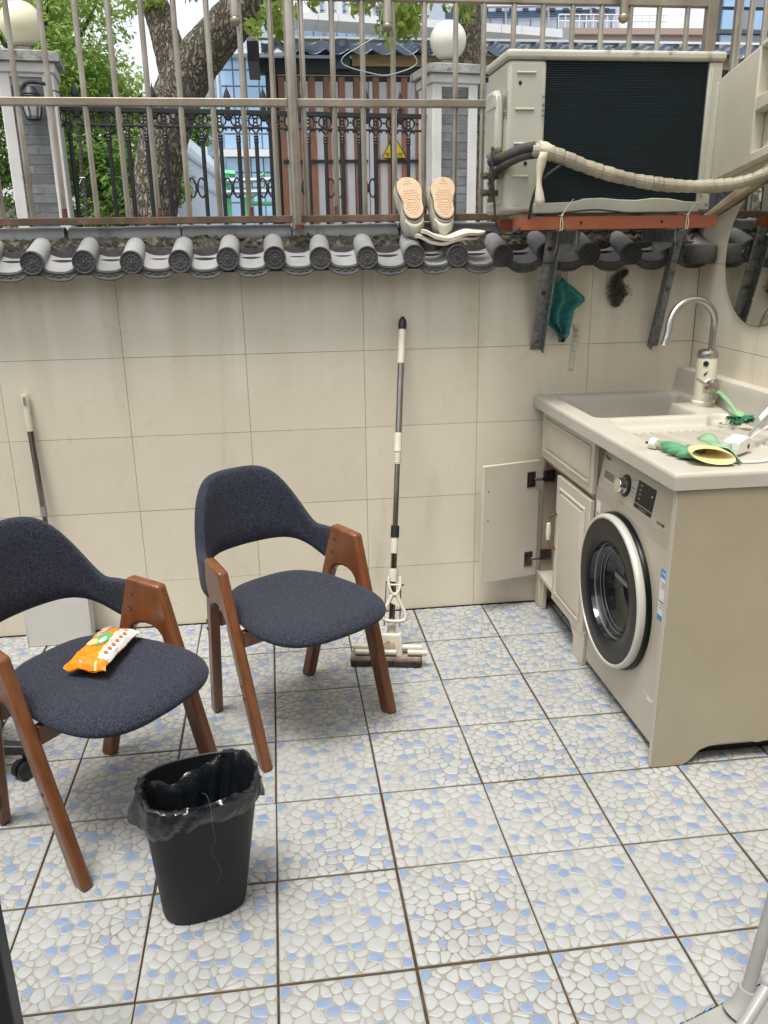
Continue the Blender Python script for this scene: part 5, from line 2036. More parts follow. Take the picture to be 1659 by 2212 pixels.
def chair(label, x, y, heading):
    t = thing('armchair', label, 'chair', (x, y, 0), RAD(heading - 90), 'matching A-frame armchairs')

    def part(name, me, loc=(0, 0, 0), rot=(0, 0, 0), bevel=0.0, parent=None):
        o = bpy.data.objects.new(name, me)
        col.objects.link(o)
        o.parent = parent or t
        o.location = loc
        o.rotation_euler = rot
        if bevel:
            b_ = o.modifiers.new('bevel', 'BEVEL')
            b_.width, b_.segments, b_.limit_method, b_.angle_limit = bevel, 3, 'ANGLE', RAD(40)
        return o
    for key, sg in (('sl', 1), ('sr', -1)):
        s_ = part('side_frame', CM[key], bevel=0.009)
        for (yy, zz) in ((-0.050, 0.560), (-0.058, 0.515)):
            part('screw', CM['screw'], (sg * (0.190 + (yy + 0.19) / 0.38 * 0.0525 + 0.052 * zz - 0.0175), yy, zz), (0, 0, math.pi if sg > 0 else 0), parent=s_)
        for (yy, zz) in ((-0.118, 0.375), (-0.123, 0.345), (0.134, 0.215), (0.122, 0.25)):
            xx = 0.190 + (yy + 0.19) / 0.38 * 0.0525 + 0.052 * zz + 0.0168
            part('screw', CM['screw'], (sg * xx, yy, zz), (0, 0, 0 if sg > 0 else math.pi), parent=s_)
    part('seat', CM['seat'])
    part('backrest', CM['back'])
    part('seat_rail', CM['rail'], bevel=0.003)
    part('seat_rail', CM['rail2'], bevel=0.003)
    return t


chair('navy fabric armchair with wooden A-frame legs standing next to the mop', -0.161, -0.771, -57.6)
chair('navy fabric armchair with wooden A-frame legs and the orange pack on its seat', -0.712, -1.182, -38.5)

# ------------------------------------------------------------------ pack of wipes on the left chair
pc = P(226, 1408, 'z', 0.462)
ua = (P(285, 1352, 'z', 0.46) - P(185, 1452, 'z', 0.46))
ua.z = 0
PL = ua.length
ua.normalize()
va = Vector((-ua.y, ua.x, 0))
pk = thing('wipes_pack', 'crumpled orange and white pack of wipes on the left chair', 'pack', (pc.x, pc.y, 0.447))
hl, hw_ = 0.112, 0.060
nU, nV = 30, 18
r6 = random.Random(21)
jit = {}


def pack_pt(i, j, top):
    u = -1 + 2 * i / nU
    v = -1 + 2 * j / nV
    env = max(0.0, 1 - abs(u) ** 3.2) ** 0.75
    sid = max(0.0, 1 - abs(v) ** 4) ** 0.6
    h = 0.021 * env * sid
    if (i, j) not in jit:
        jit[(i, j)] = r6.uniform(-1, 1)
    wr = jit[(i, j)] * 0.0016 + 0.0022 * math.sin(u * 17 + v * 5) * (abs(u) ** 2)
    wid = hw_ * (0.86 + 0.14 * (1 - env) + 0.02 * math.sin(u * 9))
    z = 0.026 + (h if top else -h * 0.95) + wr * (1 if top else 0.4)
    if u < -0.85:
        z += 0.004 * math.sin(v * 6 + (0 if top else 0.5)) + (0.0015 if top else -0.0015)
    if abs(u) > 0.93:
        z += -0.008 * (abs(u) - 0.93) / 0.07
    return Vector((pc.x, pc.y, 0.4485)) + ua * (u * hl) + va * (v * wid) + Vector((0, 0, max(z, 0.002)))


def pack_mat(u, v, top):
    lim = -0.30 + 0.22 * (u + 0.2)          # the curved white flank on the right-hand side
    if not top:
        return 0
    if v < lim - 0.06:
        return 1 if u > -0.72 else 0
    if v < lim:
        return 2
    return 0


q = MB()
for top in (True, False):
    rows = [[pack_pt(i, j, top) for j in range(nV + 1)] for i in range(nU + 1)]
    n0 = len(q.f)
    q.grid(rows if top else [r_[::-1] for r_ in rows])
    for k in range(n0, len(q.f)):
        i, j = (k - n0) // nV, (k - n0) % nV
        jj = j if top else nV - 1 - j
        q.m[k] = pack_mat(-1 + 2 * (i + 0.5) / nU, -1 + 2 * (jj + 0.5) / nV, top)
q.build('wrapper', [M_packo, M_packw, M_packy], pk, smooth=28, fix=False)


def on_pack(u, v, lift=0.0012):
    i, j = (u + 1) / 2 * nU, (v + 1) / 2 * nV
    p = pack_pt(int(round(i)), int(round(j)), True)
    return Vector((pc.x, pc.y, 0)) + ua * (u * hl) + va * (v * hw_ * 0.9) + Vector((0, 0, 0.4485 + 0.026 + 0.021 * max(0, 1 - abs(u) ** 3.2) ** 0.75 * max(0, 1 - abs(v) ** 4) ** 0.6 + 0.0016 + lift))


def blob(name, cu_, cv_, ru, rv, m_, lift, n=20, wob=0.1):
    q_ = MB()
    rings = []
    for s_ in (0.05, 0.5, 1.0):
        rings.append([on_pack(cu_ + ru * s_ * math.cos(2 * math.pi * k / n) * (1 + wob * math.sin(k * 1.3)), cv_ + rv * s_ * math.sin(2 * math.pi * k / n) * (1 + wob * math.cos(k * 0.9)), lift) for k in range(n)])
    q_.grid(rings, 0, False, True)
    q_.f.append(tuple(range(n)))
    q_.m.append(0)
    return q_.build(name, m_, pk, smooth=60)


blob('printed_patch', 0.10, 0.12, 0.36, 0.36, M_packg, 0.0006)
blob('printed_patch', -0.12, 0.42, 0.18, 0.26, M_packy, 0.0010)
blob('printed_patch', 0.02, 0.02, 0.16, 0.13, M_packw, 0.0013)
for k in range(6):
    blob('printed_icon', -0.52 + 0.20 * k, -0.66, 0.060, 0.10, M_packr, 0.0012, 14, 0.02)


def pack_text(body, u, v, size, m_):
    z_dir = Vector((0, 0, 1))
    c = on_pack(u, v, 0.0022)
    cu2, cv2 = on_pack(u + 0.05, v), on_pack(u, v + 0.05)
    return text_mesh('printed_text', body, size, frame_matrix(c, cu2 - on_pack(u, v), cv2 - on_pack(u, v)), m_, pk, 0.0001)


pack_text('80', 0.72, -0.50, 0.024, M_packr)
pack_text('APPLICABLE TO CLEAN', 0.12, -0.44, 0.0085, M_packr)
pack_text('30', 0.68, -0.12, 0.014, M_packr)
pack_text('PET WIPES', 0.45, 0.42, 0.0165, M_packw)
pack_text('pet cleaning wipes', 0.45, 0.66, 0.010, M_packw)

# ------------------------------------------------------------------ waste bin with its bag
bn = thing('waste_bin', 'black oval plastic waste bin standing in front of the chairs', 'bin', (-0.40, -1.61, 0))
BA = RAD(14)


def oval(cx, cy, a_, b_, z, k, n, e=0.72):
    t = 2 * math.pi * k / n
    c_, s_ = math.cos(t), math.sin(t)
    u, v = a_ * math.copysign(abs(c_) ** e, c_), b_ * math.copysign(abs(s_) ** e, s_)
    return Vector((cx + u * math.cos(BA) - v * math.sin(BA), cy + u * math.sin(BA) + v * math.cos(BA), z))


def bin_ring(z, off=0.0, n=72):
    t = z / 0.36
    return [oval(-0.405 + 0.017 * t, -1.592 - 0.034 * t, 0.098 + 0.032 * t + off, 0.068 + 0.036 * t + off, z, k, n) for k in range(n)]


q = MB()
rings = [bin_ring(0.0, -0.030), bin_ring(0.0, -0.006), bin_ring(0.005, -0.001), bin_ring(0.012), bin_ring(0.18), bin_ring(0.348), bin_ring(0.356, 0.002), bin_ring(0.360, 0.002), bin_ring(0.362, 0.0), bin_ring(0.360, -0.003),
         bin_ring(0.34, -0.004), bin_ring(0.02, -0.004), bin_ring(0.015, -0.03)]
q.grid(rings, 0, False, True)
q.f += [tuple(range(71, -1, -1)), tuple(len(q.v) - 72 + k for k in range(72))]
q.m += [0, 0]
q.build('shell', M_binp, bn, smooth=50)
bg_ = thing('bin_liner', 'glossy black bag liner folded over the waste bin rim', 'bin bag', (-0.39, -1.63, 0.36))
q = MB()
n = 132
r7 = random.Random(31)


def wob(k, f, ph):
    return math.sin(2 * math.pi * k / n * f + ph)


rows = []
levels = [('in', 0.12), ('in', 0.16), ('in', 0.22), ('in', 0.27), ('in', 0.31), ('in', 0.34), ('top', 0.0), ('top', 0.5), ('top', 1.0), ('out', 0.12), ('out', 0.3), ('out', 0.5), ('out', 0.7), ('out', 0.86), ('out', 1.0)]
for (kind, val) in levels:
    row = []
    for k in range(n):
        ang = 2 * math.pi * k / n
        # at the rear left the bag has slipped inside
        back = math.exp(-((((ang - math.pi * 0.60 + math.pi) % (2 * math.pi)) - math.pi) / 0.55) ** 2)
        drop = 0.056 + 0.014 * wob(k, 2, 0.4) + 0.008 * wob(k, 5, 1.0)
        drop *= (1 - 0.9 * back)
        crink = (0.0016 * wob(k, 11, 1.1 + val) * wob(k, 3, 0.3) + 0.0022 * wob(k, 19, 2.0 + val * 5) * wob(k, 2, 1.9) + 0.0014 * wob(k, 37, val * 9) * wob(k, 5, 0.2) + r7.uniform(-0.0005, 0.0005))
        slip = 0.055 * back
        if kind == 'in':
            off = -0.012 - 0.020 * (0.34 - val) / 0.24 - 0.025 * back + crink * 1.8
            z = val - slip * (val / 0.34) + 0.004 * wob(k, 7, 0.3)
        elif kind == 'top':
            off = -0.008 + 0.014 * val - 0.024 * back + crink
            z = 0.362 + 0.008 * math.sin(val * math.pi) + 0.006 * wob(k, 4, 0.7) * 1 + 0.004 * wob(k, 11, 2.2) - slip
            z = max(z, 0.3655) if back < 0.15 else z
        else:
            off = 0.004 + 0.006 * math.sin(val * math.pi * 0.8) + 0.004 * val * wob(k, 3, 2.0) + crink * (0.6 + 1.3 * val)
            off = max(off, 0.004) * (1 - back) - 0.026 * back
            z = 0.366 - drop * val - slip + 0.003 * wob(k, 17, val * 3)
        zc = min(max(z, 0.0), 0.36)
        t = zc / 0.36
        p = oval(-0.405 + 0.017 * t, -1.592 - 0.034 * t, 0.098 + 0.032 * t + off, 0.068 + 0.036 * t + off, z, k, n)
        # pointed corner flap at the left
        fl_ = math.exp(-((((ang - math.pi * 1.02 + math.pi) % (2 * math.pi)) - math.pi) / 0.20) ** 2)
        if kind == 'out':
            p += Vector((-0.030, -0.004, 0.0)) * fl_ * val
        row.append(p)
    rows.append(row)
q.grid(rows, 0, False, True)
o = q.build('film', M_bag, bg_, smooth=75, fix=False)
q = MB()
rows = []
for i in range(7):
    rows.append([Vector((-0.42 + 0.014 * i + 0.004 * math.sin(j * 2 + i), -1.685 + 0.010 * j, 0.325 + 0.010 * math.sin(i * 1.3 + j) - 0.004 * j)) for j in range(4)])
q.grid(rows)
q.build('torn_flap', M_bag, bg_, smooth=80).modifiers.new('solid', 'SOLIDIFY').thickness = 0.0006
th = MB()
tp_ = [Vector((-0.375, -1.690, 0.375)), Vector((-0.362, -1.715, 0.392)), Vector((-0.352, -1.735, 0.376)), Vector((-0.350, -1.752, 0.345)), Vector((-0.348, -1.756, 0.315))]
for (dx, z) in ((0.002, 0.27), (-0.013, 0.235), (0.0, 0.20), (0.010, 0.165), (0.003, 0.140), (-0.004, 0.130)):
    t = z / 0.36
    yfront = (-1.592 - 0.034 * t) - (0.068 + 0.036 * t) * 0.985 + 0.26 * 0.045
    tp_.append(Vector((-0.346 + dx - 0.02 * (1 - t), yfront - 0.0125, z)))
th.tube(smooth(tp_, 2), 0.00018, 4)
tag(th.build('loose_thread', M_greyp), 'fine white thread hanging down the front of the waste bin', 'thread')


# ------------------------------------------------------------------ sponge mop leaning on the wall
def project(p):
    d = Vector(p) - CAM
    z = d.dot(FWD)
    return (829.5 + FPX * d.dot(RGT) / z, 1106 - FPX * d.dot(UPV) / z)


mp = thing('sponge_mop', 'cream and steel sponge mop leaning against the rear wall', 'mop', (0.215, -0.45, 0))
MT, MBt = Vector((0.331, -0.020, 1.239)), Vector((0.214, -0.440, 0.10))


def mpt(vy):
    lo, hi = 0.0, 1.0
    for _ in range(40):
        mid = (lo + hi) / 2
        if project(MBt.lerp(MT, mid))[1] > vy:
            lo = mid
        else:
            hi = mid
    return MBt.lerp(MT, lo)


def mseg(name, ya, yb, r_, m_, n=14, rb=None, parent=mp):
    q_ = MB()
    a, b_ = mpt(ya), mpt(yb)
    if isinstance(r_, list):
        q_.tube([a.lerp(b_, i / (len(r_) - 1)) for i in range(len(r_))], r_, n)
    else:
        q_.tube([a, b_], r_, n)
    return q_.build(name, m_, parent, smooth=50)


mseg('end_cap', 682, 712, [0.006, 0.014, 0.0168, 0.0160, 0.0145], M_black)
mseg('grip', 712.2, 785, 0.0142, M_offw)
mseg('upper_tube', 785.2, 935, 0.0125, M_pole)
mseg('twist_lock', 935.2, 976, [0.0150, 0.0155, 0.0145, 0.0150, 0.0155, 0.0162], M_offw)
mseg('lock_thread', 976.2, 1002, [0.0150 if k % 2 else 0.0128 for k in range(16)], M_offw)
mseg('lower_tube', 1002.2, 1135, 0.0105, M_pole)
mseg('lock_ring', 1135.2, 1161, 0.0165, M_black)
mseg('collar', 1161.2, 1195, 0.0142, M_offw)
mseg('base_tube', 1195.2, 1400, 0.0118, M_pole)
mseg('lever_socket', 1228, 1256, [0.0185, 0.0185, 0.0165, 0.0165], M_offw)
fdir = Vector((0.10, -1, 0.20)).normalized()
ax = (MT - MBt).normalized()
rx = ax.cross(Vector((0, 1, 0))).normalized() * -1
if rx.x < 0:
    rx = -rx


def mloc(vy, dx, df):
    return mpt(vy) + rx * dx + fdir * df


q = MB()
q.tube(smooth([mloc(1243, -0.022, 0.018), mloc(1262, -0.023, 0.024), mloc(1276, -0.014, 0.028), mloc(1284, 0.0, 0.029), mloc(1276, 0.014, 0.028), mloc(1262, 0.023, 0.024), mloc(1243, 0.022, 0.018)], 2), 0.0058, 8)
q.tube([mloc(1261, -0.022, 0.023), mloc(1261, 0.022, 0.023)], 0.0045, 8)
q.tube(smooth([mloc(1282, -0.010, 0.029), mloc(1300, -0.024, 0.032), mloc(1318, -0.040, 0.035), mloc(1330, -0.044, 0.036), mloc(1336, -0.036, 0.036), mloc(1338, 0.0, 0.036), mloc(1336, 0.036, 0.036), mloc(1330, 0.044, 0.036), mloc(1318, 0.040, 0.035), mloc(1300, 0.024, 0.032), mloc(1282, 0.010, 0.029)], 2), 0.0072, 8)
rows = [[mloc(1276, -0.012, 0.028), mloc(1276, 0.012, 0.028)], [mloc(1286, -0.020, 0.0295), mloc(1286, 0.020, 0.0295)], [mloc(1296, -0.020, 0.031), mloc(1298, 0.024, 0.031)], [mloc(1300, -0.010, 0.031), mloc(1308, 0.026, 0.032)]]
q.grid(rows)
q.build('lever', M_offw, mp, smooth=60)
for s_ in (-1, 1):
    q = MB()
    q.tube([mloc(1255, s_ * 0.028, 0.006), mloc(1352, s_ * 0.030, 0.006)], 0.0026, 6)
    q.build('pull_rod', M_galv, mp)
q = MB()
q.tube([mloc(1261, 0.024, 0.020), mloc(1261, 0.036, 0.018)], 0.004, 6)
q.build('pivot_bolt', M_rust, mp)
mseg('tube_foot', 1344, 1400, 0.0165, M_offw)
# head block, rollers, sponge; hd runs along the sponge
hd_ = Vector((0.97, -0.20, 0)).normalized()
hn = Vector((-hd_.y, hd_.x, 0)) * -1
hcn = Vector((0.196, -0.462, 0.0))
q = MB()
pl_ = [(-0.042, 0.130), (-0.030, 0.122), (0.030, 0.122), (0.042, 0.130), (0.046, 0.075), (0.048, 0.030), (0.036, 0.030), (0.030, 0.040), (0.012, 0.048), (-0.012, 0.048), (-0.030, 0.040), (-0.044, 0.045)]
q.prism(pl_, -0.004, 0.014, lambda u, v, w_: hcn + hd_ * (u + 0.012) + hn * (w_ + 0.020 - (v - 0.05) * 0.25) + Vector((0, 0, v)))
hb = q.build('head_block', M_offw, mp, bevel=0.004)
q = MB()
c = hcn + hd_ * 0.010 + hn * 0.0275 + Vector((0, 0, 0.080))
q.lathe([(0.022, 0.0), (0.022, 0.0035), (0.020, 0.0045), (0.001, 0.0045)], 24, c, 'y', M=Matrix.Rotation(RAD(-11), 3, 'Z') @ Matrix.Diagonal((1, -1, 1)))
q.build('round_badge', mat('stained_badge', (0.56, 0.47, 0.33), 0.5, c2=(0.28, 0.15, 0.07), vs_=60, mix=(0.5, 0.7)), hb)
for (z, r_, d0, d1, off) in ((0.071, 0.0115, -0.125, 0.130, 0.016), (0.058, 0.0108, -0.118, 0.035, 0.034), (0.058, 0.0108, 0.078, 0.150, 0.032)):
    q = MB()
    q.tube([hcn + hd_ * d0 + hn * off + Vector((0, 0, z)), hcn + hd_ * d1 + hn * off + Vector((0, 0, z))], r_, 12)
    q.build('roller', M_offw, mp, smooth=50)
q = MB()
pr = [(-0.020, 0.004), (-0.024, 0.014), (-0.022, 0.026), (0.006, 0.028), (0.024, 0.028), (0.032, 0.022), (0.034, 0.016)]
q.prism([(0.034, 0.0295), (0.031, 0.043), (0.014, 0.049), (-0.020, 0.047), (-0.024, 0.0295)], -0.136, 0.130, lambda u, v, w_: hcn + hd_ * w_ + hn * (u + 0.014) + Vector((0, 0, v - 0.0012)))
sg = q.build('sponge_top', M_spongetop, mp, bevel=0.003)
for k in range(3):
    q = MB()
    z1 = 0.0275 - 0.0090 * k
    q.prism([(0.034 - 0.002 * k, z1 - 0.0080), (0.035 - 0.002 * k, z1), (-0.024, z1), (-0.022, z1 - 0.0080)], -0.137 + 0.001 * k, 0.131 - 0.002 * k, lambda u, v, w_: hcn + hd_ * w_ + hn * (u + 0.014) + Vector((0, 0, v + 0.0006)))
    q.build('sponge_rib', M_sponge, mp, bevel=0.0015)

# ------------------------------------------------------------------ dustpan with a long handle, behind the left chair
dp_ = thing('long_handled_dustpan', 'upright white dustpan with striped pole behind the left chair', 'dustpan', (-1.08, -0.10, 0))
q = MB()
q.prism([(-1.202, 0.0), (-1.196, 0.20), (-1.188, 0.285), (-0.966, 0.285), (-0.958, 0.20), (-0.952, 0.0)], -0.118, -0.108, lambda u, v, w_: (u, w_ + 0.10 * (v - 0.0) * 0.35, v))
pan = q.build('pan', M_dustpan, dp_, bevel=0.003)
for xa, sg_ in ((-1.202, 1), (-0.952, -1)):
    q = MB()
    q.prism([(-0.118, 0.0), (-0.050, 0.02), (-0.030, 0.285), (-0.018, 0.285), (-0.108, 0.29), (-0.118, 0.20)], xa, xa + 0.008 * sg_, lambda u, v, w_: (w_, u + 0.035 * v, v))
    q.build('side_wall_flange', M_dustpan, pan, bevel=0.002)
q = MB()
q.box(-1.19, -0.965, -0.030, -0.022, 0.02, 0.29)
q.build('rear_plate', M_dustpan, pan)
q = MB()
q.lathe([(0.018, 0), (0.018, 0.012), (0.012, 0.016)], 14, (-0.950, -0.10, 0.255), 'x')
q.box(-0.949, -0.938, -0.104, -0.080, 0.190, 0.262)
q.build('hinge_clip', M_greyp, dp_, bevel=0.002)
dT, dB = Vector((-1.104, -0.018, 0.992)), Vector((-1.078, -0.060, 0.30))


def dseg(name, t0, t1, r_, m_):
    q_ = MB()
    a, b_ = dB.lerp(dT, t0), dB.lerp(dT, t1)
    if isinstance(r_, list):
        q_.tube([a.lerp(b_, i / (len(r_) - 1)) for i in range(len(r_))], r_, 14)
    else:
        q_.tube([a, b_], r_, 14)
    return q_.build(name, m_, dp_, smooth=50)


M_stripe = mat('marbled_steel_tube', (0.30, 0.27, 0.23), 0.3, 0.7, c2=(0.07, 0.045, 0.03), vs_=60, stretch=(1.5, 1.5, 0.03), mix=(0.42, 0.58))
dseg('pole', 0.0, 0.32, 0.0098, M_stripe)
dseg('joint_sleeve', 0.32, 0.375, 0.0125, M_greyp)
dseg('pole', 0.3751, 0.80, 0.0112, M_stripe)
dseg('grip', 0.80, 0.935, [0.0130, 0.0125, 0.0140, 0.0122, 0.0142, 0.0122, 0.0142, 0.0122, 0.0142, 0.0125, 0.0140], M_ivory)
gp = dseg('grip_end', 0.935, 1.0, [0.0140, 0.0150, 0.0155, 0.0135], M_ivory)
q = MB()
c = dB.lerp(dT, 0.968)
q.box(c.x - 0.003, c.x + 0.006, c.y - 0.0165, c.y - 0.012, c.z - 0.016, c.z + 0.014)
q.build('hanging_slot', M_greyp, gp)

# ------------------------------------------------------------------ swivel chair (only one castor shows past the left chair)
sv = thing('swivel_chair', 'black swivel chair base with castor behind the left armchair legs', 'office chair', (-1.24, -0.98, 0))
sC = Vector((-1.24, -0.98, 0))
for k in range(5):
    a = RAD(-4 + 72 * k)
    d = Vector((math.cos(a), math.sin(a), 0))
    e_ = sC + d * 0.27
    nrm = Vector((-d.y, d.x, 0))
    q = MB()
    rows = []
    for t in (0.0, 0.35, 0.7, 0.94, 1.0):
        wv, hv = 0.032 - 0.012 * t, 0.022 - 0.008 * t
        c = sC + d * (0.27 * t + 0.012 * (t == 1.0)) + Vector((0, 0, 0.115 - 0.020 * t))
        rows.append([c + nrm * wv + Vector((0, 0, -hv)), c + nrm * wv * 0.8 + Vector((0, 0, hv)), c - nrm * wv * 0.8 + Vector((0, 0, hv)), c - nrm * wv + Vector((0, 0, -hv))])
    q.grid(rows, 0, False, True)
    q.f += [(3, 2, 1, 0), (16, 17, 18, 19)]
    q.m += [0, 0]
    am = q.build('base_arm', M_black, sv, bevel=0.004)
    q = MB()
    q.tube([e_ + Vector((0, 0, 0.096)), e_ + Vector((0, 0, 0.05))], 0.008, 8)
    fw = Vector((-0.6, -0.8, 0))
    sd = Vector((0.8, -0.6, 0))
    wc = e_ + fw * 0.012 + Vector((0, 0, 0.028))
    cs = q.build('castor_stem', M_black, sv)
    for s_ in (-1, 1):
        q = MB()
        q.lathe([(0.006, -0.010), (0.024, -0.010), (0.0278, -0.006), (0.0278, 0.006), (0.022, 0.010), (0.006, 0.011)], 20, wc + sd * (0.014 * s_), 'z', M=sd.to_track_quat('Z', 'Y').to_matrix())
        q.build('wheel', M_black, cs, smooth=40)
    q = MB()
    q.lathe([(0.0305, -0.003), (0.0305, 0.003), (0.006, 0.004)], 16, wc + Vector((0, 0, 0.004)), 'z', M=sd.to_track_quat('Z', 'Y').to_matrix())
    q.build('hood', M_black, cs)
q = MB()
q.tube([sC + Vector((0, 0, 0.09)), sC + Vector((0, 0, 0.40))], 0.025, 14)
q.build('column', M_black, sv)
q = MB()
q.lathe([(0.02, 0.40), (0.17, 0.405), (0.195, 0.43), (0.19, 0.46), (0.14, 0.475), (0.01, 0.47)], 28, sC, 'z')
q.build('seat', M_black, sv, smooth=60)

# ------------------------------------------------------------------ floor brush at the lower right, dark post at the lower left
fb_ = thing('floor_brush', 'cream floor brush with dark green bristles and grey pole at the lower right corner', 'brush', (0.70, -2.12, 0))
d = Vector((0.955, 0.295, 0)).normalized()
nn = Vector((d.y, -d.x, 0))
c0 = Vector((0.66, -2.062, 0))
q = MB()
q.prism([(-0.26, 0.0), (0.115, 0.0), (0.125, 0.012), (0.115, 0.085), (0.02, 0.12), (-0.24, 0.12)], 0.022, 0.034, lambda u, v, w_: c0 + d * u + nn * (v + 0.004) + Vector((0, 0, w_)))
pt = q.build('plate', M_paleg, fb_, bevel=0.004)
q = MB()
r8 = random.Random(14)
for k in range(900):
    u, v = r8.uniform(-0.262, 0.120), r8.uniform(-0.004, 0.016)
    s0 = c0 + d * u + nn * v + Vector((0, 0, 0.023))
    e_ = s0 + nn * (-0.008 + r8.uniform(-0.004, 0.003)) + d * r8.uniform(-0.004, 0.004) + Vector((0, 0, -0.0222))
    q.tube([s0, e_], 0.0009, 3, caps=False)
o = q.build('bristles', mat('dark_green_bristle', (0.006, 0.035, 0.028), 0.6), fb_, smooth=0)
o['kind'] = 'stuff'
s0 = P(1602, 2186, 'z', 0.036)
pd = Vector((0.20, 0.10, 1.0)).normalized()
q = MB()
q.tube([s0 - pd * 0.004 - Vector((0.01, 0.0, 0.0)), s0 + pd * 0.02, s0 + pd * 0.055], [0.030, 0.0225, 0.0185], 18)
q.build('socket', M_paleg, fb_, smooth=50)
q = MB()
q.tube([s0 + pd * 0.05, s0 + pd * 1.15], 0.0130, 18)
q.build('pole', M_paleg, fb_, smooth=50)
p2 = thing('grey_pole', 'second pale grey pole with ball joint at the lower right edge', 'pole', (0.78, -2.28, 0))
a = P(1625, 2212, 'z', 0.02)
q = MB()
a = P(1600, 2225, 'y', -2.28)
b_ = P(1659, 2130, 'y', -2.24)
dd = (b_ - a).normalized()
q.tube([a - dd * 0.10, b_ + dd * 0.9], 0.0105, 14)
q.build('tube', M_paleg, p2, smooth=50)
q = MB()
q.sphere(b_ + dd * 0.006, 0.0155, 16, 10)
q.build('ball_joint', M_paleg, p2)
e_ = P(56, 2212, 'y', -2.15)
ps_ = thing('side_table', 'black side table leg cut off by the lower left corner', 'table', (e_.x - 0.25, -2.40, 0))
for (xa, ya) in ((e_.x - 0.04, -2.19), (e_.x - 0.50, -2.19), (e_.x - 0.04, -2.62), (e_.x - 0.50, -2.62)):
    q = MB()
    q.box(xa, xa + 0.039, ya, ya + 0.039, 0.0, 0.70)
    q.build('leg', M_black, ps_, bevel=0.004)
q = MB()
q.box(e_.x - 0.52, e_.x + 0.02, -2.64, -2.13, 0.7005, 0.725)
q.build('table_top', M_black, ps_, bevel=0.004)

# ------------------------------------------------------------------ outside: ground, pillars, railings
GZ = 0.60
q = MB()
q.box(-400, 400, 0.26, 800, GZ - 0.3, GZ)
tag(q.build('ground', M_ground), kind='structure')
q = MB()
q.box(-400, -2.80, -60, 0.258, GZ - 0.3, GZ)
q.box(2.4, 400, -60, 0.258, GZ - 0.3, GZ)
tag(q.build('ground', M_ground), kind='structure')
FL, FR = Vector((-1.628, 2.90, 0)), Vector((1.230, 3.28, 0))
FD = (FR - FL).normalized()
FN = Vector((-FD.y, FD.x, 0))
FANG = math.atan2(FD.y, FD.x)


def brick_pillar(c, label, face_w, ztop):
    """c: centre of the pillar's front face on plan"""
    t = thing('brick_pillar', label, 'pillar', (c.x, c.y, GZ), group='brick gate pillars')
    M_ = Matrix.Translation((c.x, c.y, 0)) @ Matrix.Rotation(FANG, 4, 'Z')
    hw = face_w / 2
    dep = face_w
    zb_ = ztop - 0.140
    q = MB()
    q.box(-hw + 0.02, hw - 0.02, 0.026, dep - 0.02, GZ, zb_, M=M_)
    q.build('core', M_bjoint, t)
    q = MB()
    for s_ in (-1, 1):
        xa, xb = (s_ * hw, s_ * (hw - 0.070))
        q.box(min(xa, xb), max(xa, xb), 0.0, dep, GZ, zb_, M=M_)
    q.build('plaster_strip', M_plaster, t, bevel=0.006)
    bw = face_w - 0.140
    course = 0.0595
    k = 0
    z = GZ + 0.01
    me = {}
    for key, ln in (('full', bw - 0.006), ('half', bw * 0.60 - 0.004), ('rest', bw * 0.40 - 0.006)):
        m_ = MB()
        m_.box(0, ln, 0, 0.03, 0, course - 0.0105)
        me[key] = m_.mesh('brick', M_brick)
    while z + course < zb_ - 0.012:
        pieces = [('full', -bw / 2 + 0.003)] if k % 2 == 0 else ([('half', -bw / 2 + 0.003), ('rest', -bw / 2 + bw * 0.60 + 0.005)] if k % 4 == 1 else [('rest', -bw / 2 + 0.003), ('half', -bw / 2 + bw * 0.40 + 0.003)])
        if z > 1.45:
            for key, xo in pieces:
                p = M_ @ Vector((xo, 0.018 + rnd.uniform(-0.003, 0.003), z + rnd.uniform(-0.001, 0.001)))
                o_ = inst('brick', me[key], p, t, rot=(0, 0, FANG + rnd.uniform(-0.01, 0.01)))
        z += course
        k += 1
    q = MB()
    q.box(-hw + 0.070, hw - 0.070, 0.004, 0.03, zb_ - 0.022, zb_ - 0.0005, M=M_)
    q.build('plaster_lintel', M_plaster, t)
    q = MB()
    q.box(-hw - 0.016, hw + 0.016, -0.016, dep + 0.016, zb_, zb_ + 0.062, M=M_)
    q.build('neck_band', M_plaster, t, bevel=0.008)
    q = MB()
    q.box(-hw - 0.050, hw + 0.050, -0.050, dep + 0.050, zb_ + 0.0625, ztop - 0.025, M=M_)
    q.prism([(-hw - 0.040, 0), (hw + 0.040, 0), (hw - 0.06, 0.0), (-hw + 0.06, 0.0)], 0, 0.001, lambda u, v, w_: M_ @ Vector((u, dep / 2 + w_, ztop - 0.06)))
    q.build('cap', M_capstone, t, bevel=0.010)
    q = MB()
    r_ = [[M_ @ Vector((sx * (hw + 0.048) * s_, dep / 2 + sy * (dep / 2 + 0.048) * s_, ztop - 0.025 + zz)) for sx, sy in ((-1, -1), (1, -1), (1, 1), (-1, 1))] for s_, zz in ((1.0, 0.001), (0.55, 0.026), (0.02, 0.028))]
    q.grid(r_, 0, False, True)
    q.build('cap_top', M_capstone, t)
    return t, M_ @ Vector((0, dep / 2, 0))


